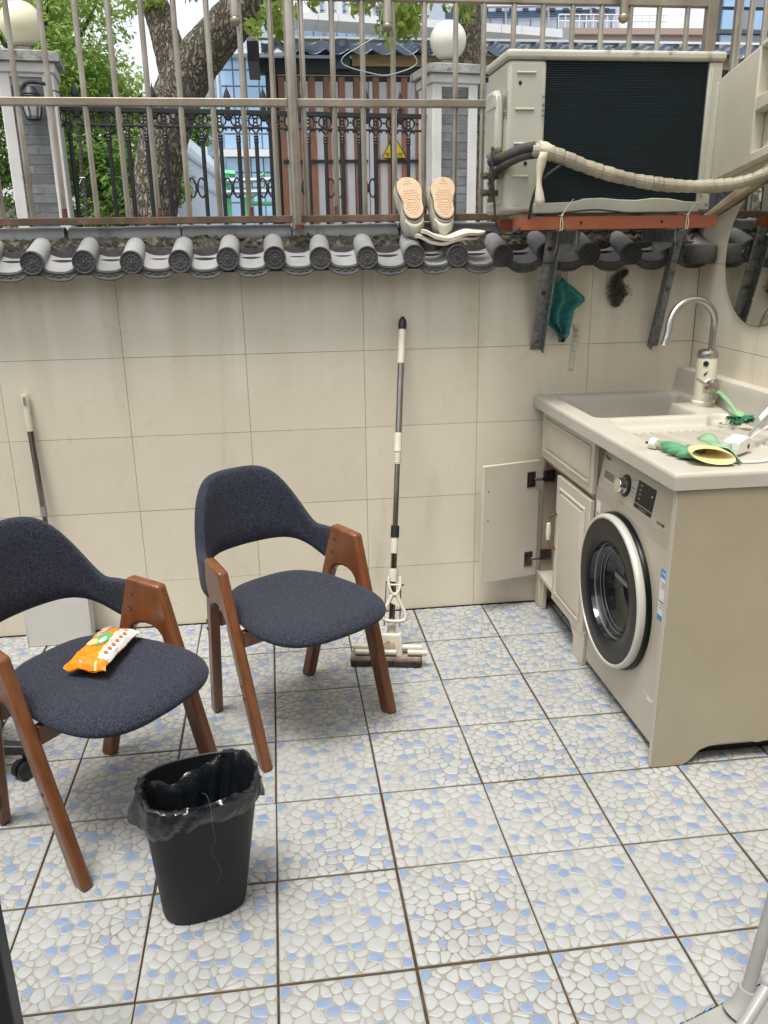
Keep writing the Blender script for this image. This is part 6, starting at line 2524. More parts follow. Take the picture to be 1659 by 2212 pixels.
def globe_lamp(c, zbase, r_, label, m_):
    t = thing('globe_lamp', label, 'lamp', (c.x, c.y, zbase), group='globe lamps on the gate pillars')
    q = MB()
    q.lathe([(0.075, 0.0), (0.072, 0.012), (0.055, 0.014), (0.052, 0.034), (0.060, 0.038), (0.060, 0.048), (0.050, 0.052)], 24, (c.x, c.y, zbase), 'z')
    q.build('base', mat('lamp_base_metal', (0.2, 0.17, 0.12), 0.5, 0.5, c2=(0.32, 0.29, 0.22), vs_=20), t)
    q = MB()
    q.sphere((c.x, c.y, zbase + 0.040 + r_ * 0.97), r_, 40, 24)
    q.build('globe', m_, t, smooth=80)
    return t


pL, cL = brick_pillar(Vector((-1.640, 2.85, 0)), 'left brick pillar with white plaster edges and mossy cap', 0.335, 2.715)
pR, cR = brick_pillar(Vector((1.228, 3.25, 0)), 'right brick pillar with white plaster edges half hidden by the air conditioner', 0.345, 2.740)
globe_lamp(cL, 2.716, 0.132, 'cream globe lamp on the left brick pillar', M_globe)
globe_lamp(cR, 2.741, 0.132, 'white globe lamp on the right brick pillar', M_globe2)
far = thing('globe_lamp', 'tiny far globe lamp low down between the left railings', 'lamp', (-3.15, 9.0, 2.0), group='globe lamps on the gate pillars')
p = P(17, 430, 'y', 9.0)
far.location = (p.x, 9.0, p.z - 0.1)
q = MB()
q.sphere(p, 0.055, 16, 10)
q.build('globe', M_globe, far)
q = MB()
q.box(p.x - 0.12, p.x + 0.12, 8.9, 9.1, GZ, p.z - 0.08)
q.box(p.x - 0.16, p.x + 0.16, 8.86, 9.14, p.z - 0.0795, p.z - 0.05)
q.build('pedestal', M_plaster, far)

# a black-caged lantern clipped to the left pillar, and its corrugated conduit
ln = thing('cage_lantern', 'small black caged wall lantern on the left brick pillar', 'lantern', (-1.60, 2.80, 2.35))
lcx = P(68, 220, 'y', 2.80)
q = MB()
q.lathe([(0.050, 0.03), (0.052, -0.02), (0.048, -0.05), (0.040, -0.085), (0.03, -0.09)], 16, lcx, 'z')
q.build('glass', mat('lantern_glass', (0.40, 0.41, 0.40), 0.2), ln)
q = MB()
q.lathe([(0.056, 0.03), (0.058, 0.045), (0.050, 0.06), (0.030, 0.085), (0.012, 0.09)], 16, lcx, 'z')
q.build('hood', M_iron, ln)
q = MB()
for k in range(6):
    a = RAD(60 * k + 20)
    q.tube([lcx + Vector((0.056 * math.cos(a), 0.056 * math.sin(a), 0.03)), lcx + Vector((0.056 * math.cos(a), 0.056 * math.sin(a), -0.04)), lcx + Vector((0.040 * math.cos(a), 0.040 * math.sin(a), -0.105))], 0.004, 5)
for z, r_ in ((0.03, 0.058), (-0.10, 0.042)):
    q.tube([lcx + Vector((r_ * math.cos(a * 0.393), r_ * math.sin(a * 0.393), z)) for a in range(16)], 0.0045, 5, closed=True)
q.tube(smooth([lcx + Vector((-0.05, 0.0, 0.06)), lcx + Vector((-0.02, -0.02, 0.11)), lcx + Vector((0.04, 0.01, 0.115)), lcx + Vector((0.10, 0.02, 0.105))], 2), 0.011, 8)
q.build('cage', M_iron, ln)
cn = thing('conduit', 'black corrugated conduit hanging down beside the left brick pillar', 'conduit', (-1.35, 2.85, 1.6))
Y_ = 2.87
pts = [P(100, 194, 'y', 2.80), P(125, 196, 'y', 2.80), P(138, 210, 'y', 2.82), P(150, 240, 'y', Y_), P(158, 262, 'y', Y_)]
q = MB()
q.tube(smooth(pts, 3), 0.006, 6)
q.build('cable', M_iron, cn)
pts = smooth([P(158, 262, 'y', Y_), P(168, 285, 'y', Y_), P(175, 320, 'y', Y_), P(175, 360, 'y', Y_), P(181, 400, 'y', Y_), P(186, 440, 'y', Y_), P(189, 480, 'y', Y_), P(192, 540, 'y', Y_)], 3)
fine = []
for a, b_ in zip(pts, pts[1:]):
    k = max(1, int((b_ - a).length / 0.0055))
    fine += [a.lerp(b_, i / k) for i in range(k)]
q = MB()
q.tube(fine, [0.0135 if (i // 2) % 2 else 0.0112 for i in range(len(fine))], 8)
q.build('corrugated_tube', M_blackrub, cn, smooth=20)
q = MB()
c = P(178, 384, 'y', Y_)
q.tube([c + Vector((0.016 * math.cos(a * 0.52), 0.016 * math.sin(a * 0.52), 0)) for a in range(12)], 0.003, 5, closed=True)
q.tube([c + Vector((0, -0.016, 0)), c + Vector((-0.02, -0.02, -0.04))], 0.002, 5)
q.build('tie', M_inkw, cn)

# wrought iron railing: finials, ringed frieze, turned balusters with scrolls
def railing_meshes():
    m_ = {}
    q = MB()      # baluster
    z1 = 2.262
    q.tube([(0, 0, GZ + 0.12), (0, 0, z1 - 0.055)], 0.0145, 10)
    q.lathe([(0.0145, z1 - 0.060), (0.0195, z1 - 0.054), (0.0150, z1 - 0.046), (0.0150, z1 - 0.040), (0.0195, z1 - 0.034), (0.0140, z1 - 0.026), (0.0175, z1 - 0.016), (0.010, z1 - 0.006), (0.008, z1)], 12, (0, 0, 0), 'z', caps=False)
    for s_ in (-1, 1):
        q.tube(smooth([(0, 0, z1 - 0.006), (s_ * 0.014, 0, z1 + 0.018), (s_ * 0.030, 0, z1 + 0.032), (s_ * 0.042, 0, z1 + 0.028), (s_ * 0.044, 0, z1 + 0.016)], 2), 0.0062, 6)
    m_['baluster'] = q.mesh('baluster', M_iron, smooth=50)
    q = MB()      # frieze ring motif
    zc = 2.346
    for s_ in (-1, 1):
        q.tube([(s_ * 0.012 + 0.033 * math.cos(RAD(a)) * (1 if s_ > 0 else 1), 0, zc + 0.036 * math.sin(RAD(a))) for a in (range(-75, 76, 15) if s_ > 0 else range(105, 256, 15))], 0.0062, 6)
    q.tube([(0.0125 * math.cos(RAD(a)), 0, zc + 0.0125 * math.sin(RAD(a))) for a in range(0, 360, 30)], 0.0055, 6, closed=True)
    for sx in (-1, 1):
        for sz in (-1, 1):
            q.tube([(sx * 0.009, 0, zc + sz * 0.010), (sx * 0.018, 0, zc + sz * 0.030)], 0.0055, 6)
    q.box(-0.022, 0.022, -0.006, 0.006, zc + 0.030, zc + 0.042)
    q.box(-0.022, 0.022, -0.006, 0.006, zc - 0.041, zc - 0.030)
    q.tube([(0.045, 0, zc), (0.0835, 0, zc)], 0.0035, 6)
    q.sphere((0.0625, 0, zc), 0.008, 8, 5)
    m_['ring'] = q.mesh('frieze_ring', M_iron, smooth=50)
    q = MB()      # spear finial
    zf = 2.434
    q.box(-0.017, 0.017, -0.014, 0.014, zf - 0.085, zf - 0.0)
    q.box(-0.020, 0.020, -0.0165, 0.0165, zf - 0.0665, zf - 0.058)
    q.lathe([(0.010, zf), (0.012, zf + 0.018), (0.027, zf + 0.045), (0.026, zf + 0.060), (0.015, zf + 0.090), (0.005, zf + 0.112), (0.003, zf + 0.126), (0.001, zf + 0.138)], 12, (0, 0, 0), 'z', sy=0.6)
    q.tube(smooth([(-0.004, 0, zf + 0.006), (-0.022, 0, zf + 0.004), (-0.038, 0, zf + 0.008), (-0.041, 0, zf + 0.020)], 2), 0.0055, 6)
    q.tube(smooth([(0.004, 0, zf + 0.006), (0.022, 0, zf + 0.004), (0.034, 0, zf + 0.008)], 2), 0.0055, 6)
    m_['finial'] = q.mesh('spear_finial', M_iron, smooth=50)
    q = MB()      # paired C scroll between balusters
    zs_ = 1.905
    for s_ in (-1, 1):
        pts_ = [(s_ * 0.046, 0, zs_ + 0.048), (s_ * 0.040, 0, zs_ + 0.066), (s_ * 0.022, 0, zs_ + 0.060), (s_ * 0.008, 0, zs_ + 0.030), (s_ * 0.004, 0, zs_), (s_ * 0.008, 0, zs_ - 0.030), (s_ * 0.022, 0, zs_ - 0.060), (s_ * 0.040, 0, zs_ - 0.066), (s_ * 0.046, 0, zs_ - 0.048)]
        q.tube(smooth(pts_, 2), 0.0062, 6)
    q.lathe([(0.002, -0.030), (0.012, -0.022), (0.008, -0.012), (0.016, 0.0), (0.008, 0.012), (0.012, 0.022), (0.002, 0.030)], 10, (0, 0, zs_), 'z', sy=0.6)
    m_['scroll'] = q.mesh('scroll', M_iron, smooth=50)
    return m_


RM = railing_meshes()


def railing(label, s0, s1, mod=0.2495, phase=0.0):
    """s0..s1: metres along the fence line from the left pillar's middle"""
    base_ = Vector((-1.640, 2.85, 0)) + FN * 0.165
    c0_ = base_ + FD * s0
    t = thing('iron_railing', label, 'railing', (c0_.x, c0_.y, GZ), group='black iron railing panels')
    M_ = Matrix.Translation((base_.x, base_.y, 0)) @ Matrix.Rotation(FANG, 4, 'Z')
    for nm, z0_, z1_, d_ in (('top_rail', 2.380, 2.412, 0.016), ('frieze_rail', 2.292, 2.306, 0.010), ('bottom_rail', GZ + 0.08, GZ + 0.119, 0.016)):
        q_ = MB()
        q_.box(s0, s1, -d_, d_, z0_, z1_, M=M_)
        q_.build(nm, M_iron, t, bevel=0.002)
    k = math.ceil((s0 - phase + 0.03) / mod)
    while phase + k * mod < s1 - 0.02:
        s_ = phase + k * mod
        for dx, key, nm in ((0.0, 'finial', 'spear_finial'), (-mod / 4, 'ring', 'frieze_ring'), (mod / 4, 'ring', 'frieze_ring'), (-mod / 4, 'baluster', 'baluster'), (mod / 4, 'baluster', 'baluster'), (0.0, 'scroll', 'scroll')):
            if s0 + 0.02 < s_ + dx < s1 - 0.02:
                if key == 'finial' and abs(s_ - 1.905) < 0.1:
                    continue
                inst(nm, RM[key], M_ @ Vector((s_ + dx, 0, 0)), t, rot=(0, 0, FANG))
        k += 1
    return t


LEN = (Vector((1.228, 3.25, 0)) - Vector((-1.640, 2.85, 0))).length
railing('long black iron railing between the two brick pillars', 0.17, LEN - 0.175, phase=0.275)
railing('black iron railing left of the left brick pillar', -2.6, -0.17, phase=-0.42)
railing('black iron railing right of the right brick pillar behind the air conditioner', LEN + 0.175, LEN + 3.2, phase=LEN + 0.44)

# ------------------------------------------------------------------ kiosk of slatted doors under a tile-effect roof
ks = thing('slatted_kiosk', 'dark framed kiosk with brown and grey slatted doors under a glazed tile roof', 'kiosk', (2.0, 5.4, GZ))
KY = 5.0
q = MB()
q.box(-0.118, -0.018, KY - 0.03, KY + 0.07, GZ, 2.955)
q.build('corner_post', M_frame, ks, bevel=0.004)
q = MB()
q.box(4.60, 4.70, KY - 0.03, KY + 0.07, GZ, 2.955)
q.build('corner_post', M_frame, ks, bevel=0.004)
q = MB()
q.box(-0.16, 4.72, KY - 0.05, KY + 0.08, 2.956, 3.075)
q.build('fascia', M_frame, ks)
q = MB()
q.box(-0.017, 4.599, KY - 0.001, KY + 0.06, 2.900, 2.9555)
q.build('head_rail', M_frame, ks)
q = MB()
q.box(-0.017, 4.599, KY - 0.012, KY - 0.0012, 2.944, 2.952)
q.build('head_trim', M_inkw, ks)
q = MB()
q.box(-0.11, 4.69, KY + 0.09, KY + 1.4, GZ, 2.955)
q.build('inner_wall', M_frame, ks)
doors = [(-0.010, 0.800), (0.838, 1.880), (1.915, 2.95), (2.985, 4.02)]
bw_me, ww_me = None, None
m_ = MB()
m_.box(0, 0.056, 0, 0.012, GZ + 0.10, 2.935)
brown_me = m_.mesh('brown_slat', M_woodp)
m_ = MB()
m_.box(0, 0.073, 0, 0.012, GZ + 0.10, 2.898)
grey_me = m_.mesh('grey_slat', M_woodw)
for (xa, xb) in doors:
    n_ = round((xb - xa) / 0.131)
    st = (xb - xa) / n_
    for k in range(n_):
        inst('brown_slat', brown_me, (xa + k * st, KY - 0.016, 0), ks)
        inst('grey_slat', grey_me, (xa + k * st + 0.057, KY - 0.004, 0), ks)
    q = MB()
    q.box(xa + 0.02, xb - 0.02, KY - 0.030, KY - 0.0165, 2.222, 2.250)
    cbx = q.build('cross_bar', M_frame, ks)
    q = MB()
    for x in [xa + 0.05 + (xb - xa - 0.1) * i / 3 for i in range(4)]:
        q.sphere((x, KY - 0.030, 2.262), 0.007, 6, 4)
    q.build('coach_bolt', M_galv, cbx)
    q = MB()
    q.box(xb + 0.001, xb + 0.034, KY - 0.022, KY + 0.01, GZ + 0.05, 2.899)
    q.build('door_stile', M_woodw, ks)
# roof sheet with rolls and courses
q = MB()
rows = []
nx = 260
xs = [-0.14 + (4.95) * i / nx for i in range(nx + 1)]
cr = 4
for c_ in range(cr):
    for e in (0.0, 1.0):
        t = (c_ + e) / cr
        row = []
        for x in xs:
            ph = (x / 0.205) % 1.0
            wv = 0.048 * abs(math.sin(math.pi * ph)) ** 1.0 - 0.020
            yy = 4.78 + 0.62 * t
            zz = 3.075 + 0.225 * t - 0.022 * e + 0.022 + wv * -1.0 + 0.008
            row.append((x, yy, zz))
        rows.append(row)
q.grid(rows)
rf = q.build('roof_sheet', M_roofm, ks, smooth=50, fix=False)
rf.modifiers.new('solid', 'SOLIDIFY').thickness = 0.006
q = MB()
q.box(-0.20, 4.85, 5.37, 5.47, 3.318, 3.338)
q.build('ridge_flashing', M_inkw, rf)
q = MB()
q.prism([(4.74, 3.008), (4.74, 3.165), (5.45, 3.37), (5.60, 3.37), (5.60, 3.008)], -0.262, -0.160, lambda u, v, w_: (w_, u, v))
bb_ = q.build('barge_end', M_frame, rf, bevel=0.004)
q = MB()
for k in range(5):
    q.sphere((-0.205, 4.80 + 0.11 * k, 3.187 + 0.0318 * k), 0.008, 6, 4)
q.build('rivet', M_timber, bb_)
q = MB()
q.box(0.650, 4.60, KY - 0.075, KY - 0.0505, 3.015, 3.105)
q.build('timber_batten', M_timber, ks)
q = MB()
q.prism([(0.495, 2.985), (0.495, 3.20), (0.515, 3.225), (0.610, 3.225), (0.630, 3.20), (0.630, 2.985)], KY - 0.10, KY - 0.0502, lambda u, v, w_: (u, w_, v))
bk = q.build('roof_hook', mat('blue_grey_steel', (0.06, 0.085, 0.13), 0.4, 0.3), ks, bevel=0.004)
q = MB()
q.lathe([(0.026, 0.0), (0.026, -0.004), (0.016, -0.005), (0.015, -0.001), (0.001, -0.001)], 16, (0.562, KY - 0.1005, 3.185), 'y')
q.build('eyelet', M_galv, bk)
sg_ = thing('warning_sign', 'yellow triangular electric hazard sign on the kiosk door', 'sign', (1.024, 4.97, 2.27))
A_, B_, C_ = Vector((0.918, 0, 2.268)), Vector((1.128, 0, 2.268)), Vector((1.023, 0, 2.448))
q = MB()
pts = []
for V0, V1, V2 in ((C_, A_, B_), (A_, B_, C_), (B_, C_, A_)):
    pts += [V1.lerp(V0, 0.09), V1.lerp(V0, 0.03).lerp(V1.lerp(V2, 0.03), 0.5), V1.lerp(V2, 0.09)]
q.prism([(p.x + (p.x - 1.023) * 0.12, p.z + (p.z - 2.33) * 0.12) for p in pts], 4.963, 4.969, lambda u, v, w_: (u, w_, v))
q.build('plate', M_yel, sg_)
text_mesh('lettering', '有电危险', 0.040, frame_matrix((1.023, 4.9620, 2.288), (1, 0, 0), (0, 0, 1)), M_ink, sg_, 0.0006)
q = MB()
q.prism([(1.032, 2.425), (1.004, 2.372), (1.020, 2.372), (1.010, 2.322), (1.042, 2.384), (1.025, 2.384), (1.042, 2.425)], 4.9605, 4.9625, lambda u, v, w_: (u, w_, v))
q.build('bolt_symbol', mat('sign_red', (0.5, 0.03, 0.01), 0.5), sg_)
q = MB()
dk_ = [(p.x + (p.x - 1.023) * 0.10, p.z + (p.z - 2.33) * 0.10) for p in pts]
q.tube([(x, 4.9622, z) for x, z in dk_], 0.0035, 5, closed=True)
q.build('border', M_ink, sg_)


# ------------------------------------------------------------------ trees
def limb(q_, pts, rads, n=18, seed=0, k=3, rough=0.06):
    r_ = random.Random(seed)
    ps = smooth(pts, k)
    L_ = [0]
    for a, b_ in zip(ps, ps[1:]):
        L_.append(L_[-1] + (b_ - a).length)
    rs_ = []
    m_ = len(rads) - 1
    for l in L_:
        t = l / L_[-1] * m_
        i = min(int(t), m_ - 1)
        rs_.append((rads[i] + (rads[i + 1] - rads[i]) * (t - i)) * (1 + r_.uniform(-rough, rough) * 0.4))
    o = len(q_.v)
    q_.tube(ps, rs_, n)
    for i in range(o, len(q_.v)):
        v = Vector(q_.v[i])
        c = ps[min((i - o) // n, len(ps) - 1)]
        d_ = v - c
        ang = (i - o) % n
        f = 1 + rough * (math.sin(ang * 2.1 + v.z * 3) * 0.5 + math.sin(ang * 5.3 + v.z * 7) * 0.3 + r_.uniform(-0.25, 0.25))
        q_.v[i] = tuple(c + d_ * f)


def leaves(name, parent, clumps, n_per, size, m_, seed, flat=0.6, droop=0.0):
    """clumps: list of (centre, (rx, ry, rz)); every leaf is a folded diamond"""
    g = np.random.default_rng(seed)
    V, F = [], []
    off = wloc(parent)
    cs, rs_ = [], []
    for c, r_ in clumps:
        cs += [tuple(Vector(c) - off)] * n_per
        rs_ += [r_] * n_per
    cs, rs_ = np.array(cs), np.array(rs_)
    n = len(cs)
    d_ = g.normal(size=(n, 3))
    d_ /= np.linalg.norm(d_, axis=1, keepdims=True)
    rad = g.random(n) ** 0.45
    pos = cs + d_ * rad[:, None] * rs_
    nrm = g.normal(size=(n, 3)) * (1 - flat) + np.array([0, 0, 1]) * flat + d_ * 0.4
    nrm /= np.linalg.norm(nrm, axis=1, keepdims=True)
    t = np.cross(nrm, g.normal(size=(n, 3)))
    t /= np.linalg.norm(t, axis=1, keepdims=True)
    t[:, 2] -= droop
    t /= np.linalg.norm(t, axis=1, keepdims=True)
    b_ = np.cross(nrm, t)
    s_ = size * g.uniform(0.6, 1.3, n)[:, None]
    fold = nrm * s_ * 0.10
    a = pos - t * s_ * 0.5
    c = pos + t * s_ * 0.5
    l = pos - t * s_ * 0.05 + b_ * s_ * 0.22 + fold
    r = pos - t * s_ * 0.05 - b_ * s_ * 0.22 + fold
    verts = np.stack([a, l, c, r], 1).reshape(-1, 3)
    idx = np.arange(n)[:, None] * 4
    faces = np.concatenate([idx + np.array([0, 2, 1]), idx + np.array([0, 3, 2])], 0)
    me = bpy.data.meshes.new(name)
    me.vertices.add(len(verts))
    me.vertices.foreach_set('co', verts.ravel())
    nf = len(faces)
    me.loops.add(nf * 3)
    me.loops.foreach_set('vertex_index', faces.ravel())
    me.polygons.add(nf)
    me.polygons.foreach_set('loop_start', np.arange(nf) * 3)
    me.update(calc_edges=True)
    me.materials.append(m_)
    o = bpy.data.objects.new(name, me)
    col.objects.link(o)
    o.parent = parent
    return o


def crown_clumps(c, r_, n, cr_, seed):
    g = random.Random(seed)
    out = []
    for _ in range(n):
        d_ = Vector((g.gauss(0, 1), g.gauss(0, 1), g.gauss(0, 1))).normalized()
        k = g.random() ** 0.4
        p = Vector(c) + Vector((d_.x * r_[0], d_.y * r_[1], d_.z * r_[2])) * k
        s_ = cr_ * g.uniform(0.6, 1.4)
        out.append((p, (s_, s_, s_ * 0.7)))
    return out


TY_ = 4.5
tr = thing('camphor_tree', 'large rough-barked camphor tree forking behind the iron railing', 'tree', (-1.12, TY_, GZ))
q = MB()
base_p = Vector((-1.17, TY_, GZ - 0.05))
trunk_pts = [base_p, P(331, 500, 'y', TY_), P(333, 440, 'y', TY_), P(345, 340, 'y', TY_), P(366, 255, 'y', TY_), P(388, 195, 'y', TY_), P(412, 150, 'y', TY_), P(450, 100, 'y', TY_ - 0.05), P(500, 45, 'y', TY_ - 0.1), P(560, -10, 'y', TY_ - 0.2), P(660, -90, 'y', TY_ - 0.3), P(760, -220, 'y', TY_ - 0.3)]
limb(q, trunk_pts, [0.30, 0.215, 0.198, 0.195, 0.192, 0.195, 0.19, 0.172, 0.165, 0.155, 0.13, 0.08], 26, 3, 3, 0.05)
q.build('trunk', M_bark, tr, smooth=70)
q = MB()
limb(q, [P(392, 205, 'y', TY_ + 0.02), P(378, 150, 'y', TY_ + 0.03), P(362, 92, 'y', TY_ + 0.05), P(345, 40, 'y', TY_ + 0.1), P(325, -15, 'y', TY_ + 0.1), P(300, -120, 'y', TY_ + 0.2), P(280, -260, 'y', TY_ + 0.3)], [0.15, 0.13, 0.115, 0.108, 0.10, 0.08, 0.04], 20, 5, 3, 0.05)
q.build('limb', M_bark, tr, smooth=70)
q = MB()
rt = random.Random(77)
tw_spots = [(575, 20, 3.9, 9), (600, 40, 3.9, 9), (560, 55, 3.95, 7), (590, 65, 3.9, 5), (610, 15, 3.9, 8), (800, 10, 3.8, 10), (835, 30, 3.8, 12), (865, 20, 3.8, 12), (890, 40, 3.8, 12), (870, 62, 3.8, 8), (842, 70, 3.8, 8), (820, 45, 3.8, 5), (900, 10, 3.8, 10), (780, -5, 3.9, 8), (690, -12, 3.9, 10), (620, 75, 3.95, 3), (995, 8, 3.9, 6), (1003, 25, 3.9, 4), (280, 0, 4.4, 5), (330, -6, 4.4, 6), (400, 8, 4.6, 5)]
cl_ = []
for (vx, vy, yy, n_) in tw_spots:
    c = P(vx, vy, 'y', yy)
    cl_ += [(c + Vector((rt.uniform(-0.06, 0.06), rt.uniform(-0.15, 0.15), rt.uniform(-0.05, 0.05))), (0.085, 0.12, 0.085)) for _ in range(max(1, n_ // 3))]
    q.tube(smooth([c + Vector((rt.uniform(-0.1, 0.1), 0.1, 0.75)), c + Vector((0.05, 0.05, 0.35)), c], 2), [0.007] * 2 + [0.005] * 4 + [0.003] * 5, 5)
q.build('twigs', M_bark, tr)
lv = leaves('crown', tr, cl_, 22, 0.085, M_leaf_c, 5, 0.25, 0.8)
top_c = crown_clumps((-0.4, 4.7, 5.5), (2.6, 2.0, 1.0), 80, 0.35, 8)
lv2 = leaves('crown_top', tr, top_c, 60, 0.09, M_leaf_b, 6)
t2 = thing('slim_tree', 'slender pale trunk standing behind the right globe lamp', 'tree', (1.62, 4.25, GZ))
q = MB()
limb(q, [Vector((1.545, 4.25, GZ - 0.05)), P(1008, 300, 'y', 4.25), P(1011, 130, 'y', 4.25), P(1013, 60, 'y', 4.25), P(1011, -5, 'y', 4.25), P(1008, -150, 'y', 4.25), P(1015, -300, 'y', 4.25)], [0.16, 0.13, 0.122, 0.115, 0.11, 0.09, 0.04], 20, 9, 3, 0.04)
q.build('trunk', barkmat('pale_bark', (0.36, 0.31, 0.225), (0.09, 0.075, 0.055), 15.0, False), t2, smooth=70)
leaves('crown', t2, crown_clumps((1.7, 4.5, 5.6), (1.5, 1.3, 1.0), 40, 0.3, 18), 60, 0.09, M_leaf_b, 16)
# leafy trees on the left
specs = [('tall leafy tree on the left behind the globe lamp', (70, 90, 8.2), (1.15, 1.0, 1.25), 120, 0.26, M_leaf_a, 1),
         ('bright green bushy tree between the left pillar and the camphor trunk', (190, 265, 9.0), (1.05, 1.0, 1.0), 110, 0.25, M_leaf_a, 2),
         ('deep green shrub low behind the left end of the railing', (255, 405, 7.6), (0.85, 0.7, 0.65), 80, 0.2, M_leaf_b, 3),
         ('dark leafy tree at the far left edge beside the pillar', (-40, 330, 7.4), (1.0, 0.8, 1.1), 90, 0.24, M_leaf_b, 4),
         ('pale leafy tree furthest back on the left against the sky', (110, 190, 12.5), (1.3, 1.2, 1.5), 110, 0.3, M_leaf_c, 5),
         ('small green tree beyond the pale palisade fence', (425, 290, 17.0), (0.55, 0.6, 0.75), 30, 0.25, M_leaf_b, 6)]
for lab, (vx, vy, yy), r_, n_, cr_, m_, sd in specs:
    c = P(vx, vy, 'y', yy)
    t = thing('leafy_tree' if 'tree' in lab else 'shrub', lab, 'tree' if 'tree' in lab else 'shrub', (c.x, yy, GZ), group='leafy trees beyond the railing')
    q = MB()
    limb(q, [Vector((c.x + 0.05, yy, GZ - 0.05)), Vector((c.x, yy, (GZ + c.z) / 2)), Vector((c.x, yy, c.z))], [0.11, 0.08, 0.04], 10, sd)
    for k in range(6):
        a = k * 1.05 + sd
        limb(q, [Vector((c.x, yy, c.z - r_[2] * 0.5 + 0.05 * k)), Vector((c.x + 0.4 * r_[0] * math.cos(a), yy + 0.4 * r_[1] * math.sin(a), c.z - 0.1)), Vector((c.x + 0.7 * r_[0] * math.cos(a), yy + 0.7 * r_[1] * math.sin(a), c.z + 0.35 * r_[2]))], [0.04, 0.025, 0.012], 6, k)
    q.build('trunk', M_bark, t)
    leaves('crown', t, crown_clumps(c, r_, n_, cr_, sd), 95, 0.085, m_, sd + 40)

# ------------------------------------------------------------------ palisade fence and green steel frame
pf = thing('palisade_fence', 'pale blue metal palisade fence running away behind the camphor tree', 'fence', (-1.2, 12, GZ))
M_pal = mat('pale_blue_paint', (0.44, 0.51, 0.60), 0.5, c2=(0.40, 0.47, 0.56), vs_=3)
f0, f1 = Vector((-1.29, 8.9, 0)), Vector((-0.98, 15.6, 0))
fd = (f1 - f0)
fl_ = fd.length
fd.normalize()
ang = math.atan2(fd.y, fd.x)
m_ = MB()
m_.prism([(0, GZ), (0.095, GZ), (0.095, 2.86), (0.07, 2.90), (0.0475, 3.02), (0.025, 2.90), (0, 2.86)], -0.008, 0.008, lambda u, v, w_: (u, w_, v))
slat_me = m_.mesh('pale', M_pal)
k = 0
while k * 0.15 < fl_:
    inst('pale', slat_me, f0 + fd * (k * 0.15), pf, rot=(0, 0, ang))
    k += 1
M_ = Matrix.Translation(f0) @ Matrix.Rotation(ang, 4, 'Z')
for z in (1.35, 2.40, 2.70):
    q = MB()
    q.box(-0.05, fl_ + 0.05, -0.05, -0.009, z, z + 0.05, M=M_)
    q.build('rail', M_pal, pf)
q = MB()
q.box(-0.115, -0.005, -0.06, 0.05, GZ, 3.03, M=M_)
q.box(-0.13, 0.01, -0.075, 0.065, 2.50, 2.60, M=M_)
q.box(-0.13, 0.01, -0.075, 0.065, 2.86, 2.95, M=M_)
q.build('end_post', M_pal, pf)
gf = thing('green_steel_frame', 'bright green and grey steel frame in front of the glass building', 'frame', (-0.5, 14.0, GZ))
M_grn = mat('green_paint', (0.12, 0.52, 0.22), 0.5)
M_gfr = mat('grey_paint', (0.38, 0.42, 0.48), 0.5)
GY = 14.0


def gbar(a, b_, r_, m_, nm, yy=GY):
    q_ = MB()
    p0, p1 = P(*a, 'y', yy), P(*b_, 'y', yy)
    q_.tube([p0, p1], r_, 4)
    q_.build(nm, m_, gf, smooth=0)


a = P(494, 372, 'y', GY)
for vx in (495, 530, 600):
    p = P(vx, 440, 'y', GY)
    q = MB()
    q.box(p.x - 0.045, p.x + 0.045, GY - 0.045, GY + 0.045, GZ, a.z if vx != 530 else a.z - 0.45)
    q.build('post', M_grn, gf)
gbar((484, 374), (508, 376), 0.06, M_grn, 'beam')
gbar((486, 391), (600, 388), 0.045, M_gfr, 'beam', GY - 0.1)
gbar((486, 416), (600, 414), 0.045, M_gfr, 'beam', GY - 0.1)
gbar((520, 440), (600, 440), 0.04, M_grn, 'beam')
gbar((525, 408), (570, 375), 0.025, M_grn, 'brace')
gbar((520, 440), (600, 392), 0.025, M_grn, 'brace')

# ------------------------------------------------------------------ buildings beyond
M_cglass = mat('sky_blue_glass', (0.30, 0.46, 0.66), 0.12, 0.25, c2=(0.38, 0.55, 0.74), vs_=0.4, rand=0.08)
M_mull = mat('mullion_blue_grey', (0.22, 0.29, 0.36), 0.4)
M_bwhite = mat('white_cladding', (0.70, 0.71, 0.71), 0.5, c2=(0.65, 0.66, 0.66), vs_=0.3)
M_blav = mat('pale_lavender_panel', (0.42, 0.47, 0.58), 0.5, c2=(0.39, 0.44, 0.55), vs_=0.3)
M_bgrey = mat('grey_soffit', (0.27, 0.29, 0.31), 0.6)
M_bpink = mat('sandstone_render', (0.62, 0.56, 0.51), 0.8, c2=(0.57, 0.51, 0.46), vs_=0.4)
M_bcorn = mat('brown_cornice', (0.38, 0.28, 0.24), 0.8)
M_bwin = mat('blue_window', (0.20, 0.32, 0.45), 0.12, 0.2)
M_bdark = mat('dark_window_frame', (0.07, 0.085, 0.10), 0.5)
BY = 60.0


def quad_box(q_, corners, y0_, y1_):
    """corners: four survey pixels on plane y0_, extruded back to y1_"""
    pts_ = [P(*c_, 'y', y0_) for c_ in corners]
    q_.add([tuple(p_) for p_ in pts_] + [(p_.x, y1_, p_.z) for p_ in pts_], [(0, 1, 2, 3), (7, 6, 5, 4), (0, 4, 5, 1), (1, 5, 6, 2), (2, 6, 7, 3), (3, 7, 4, 0)])


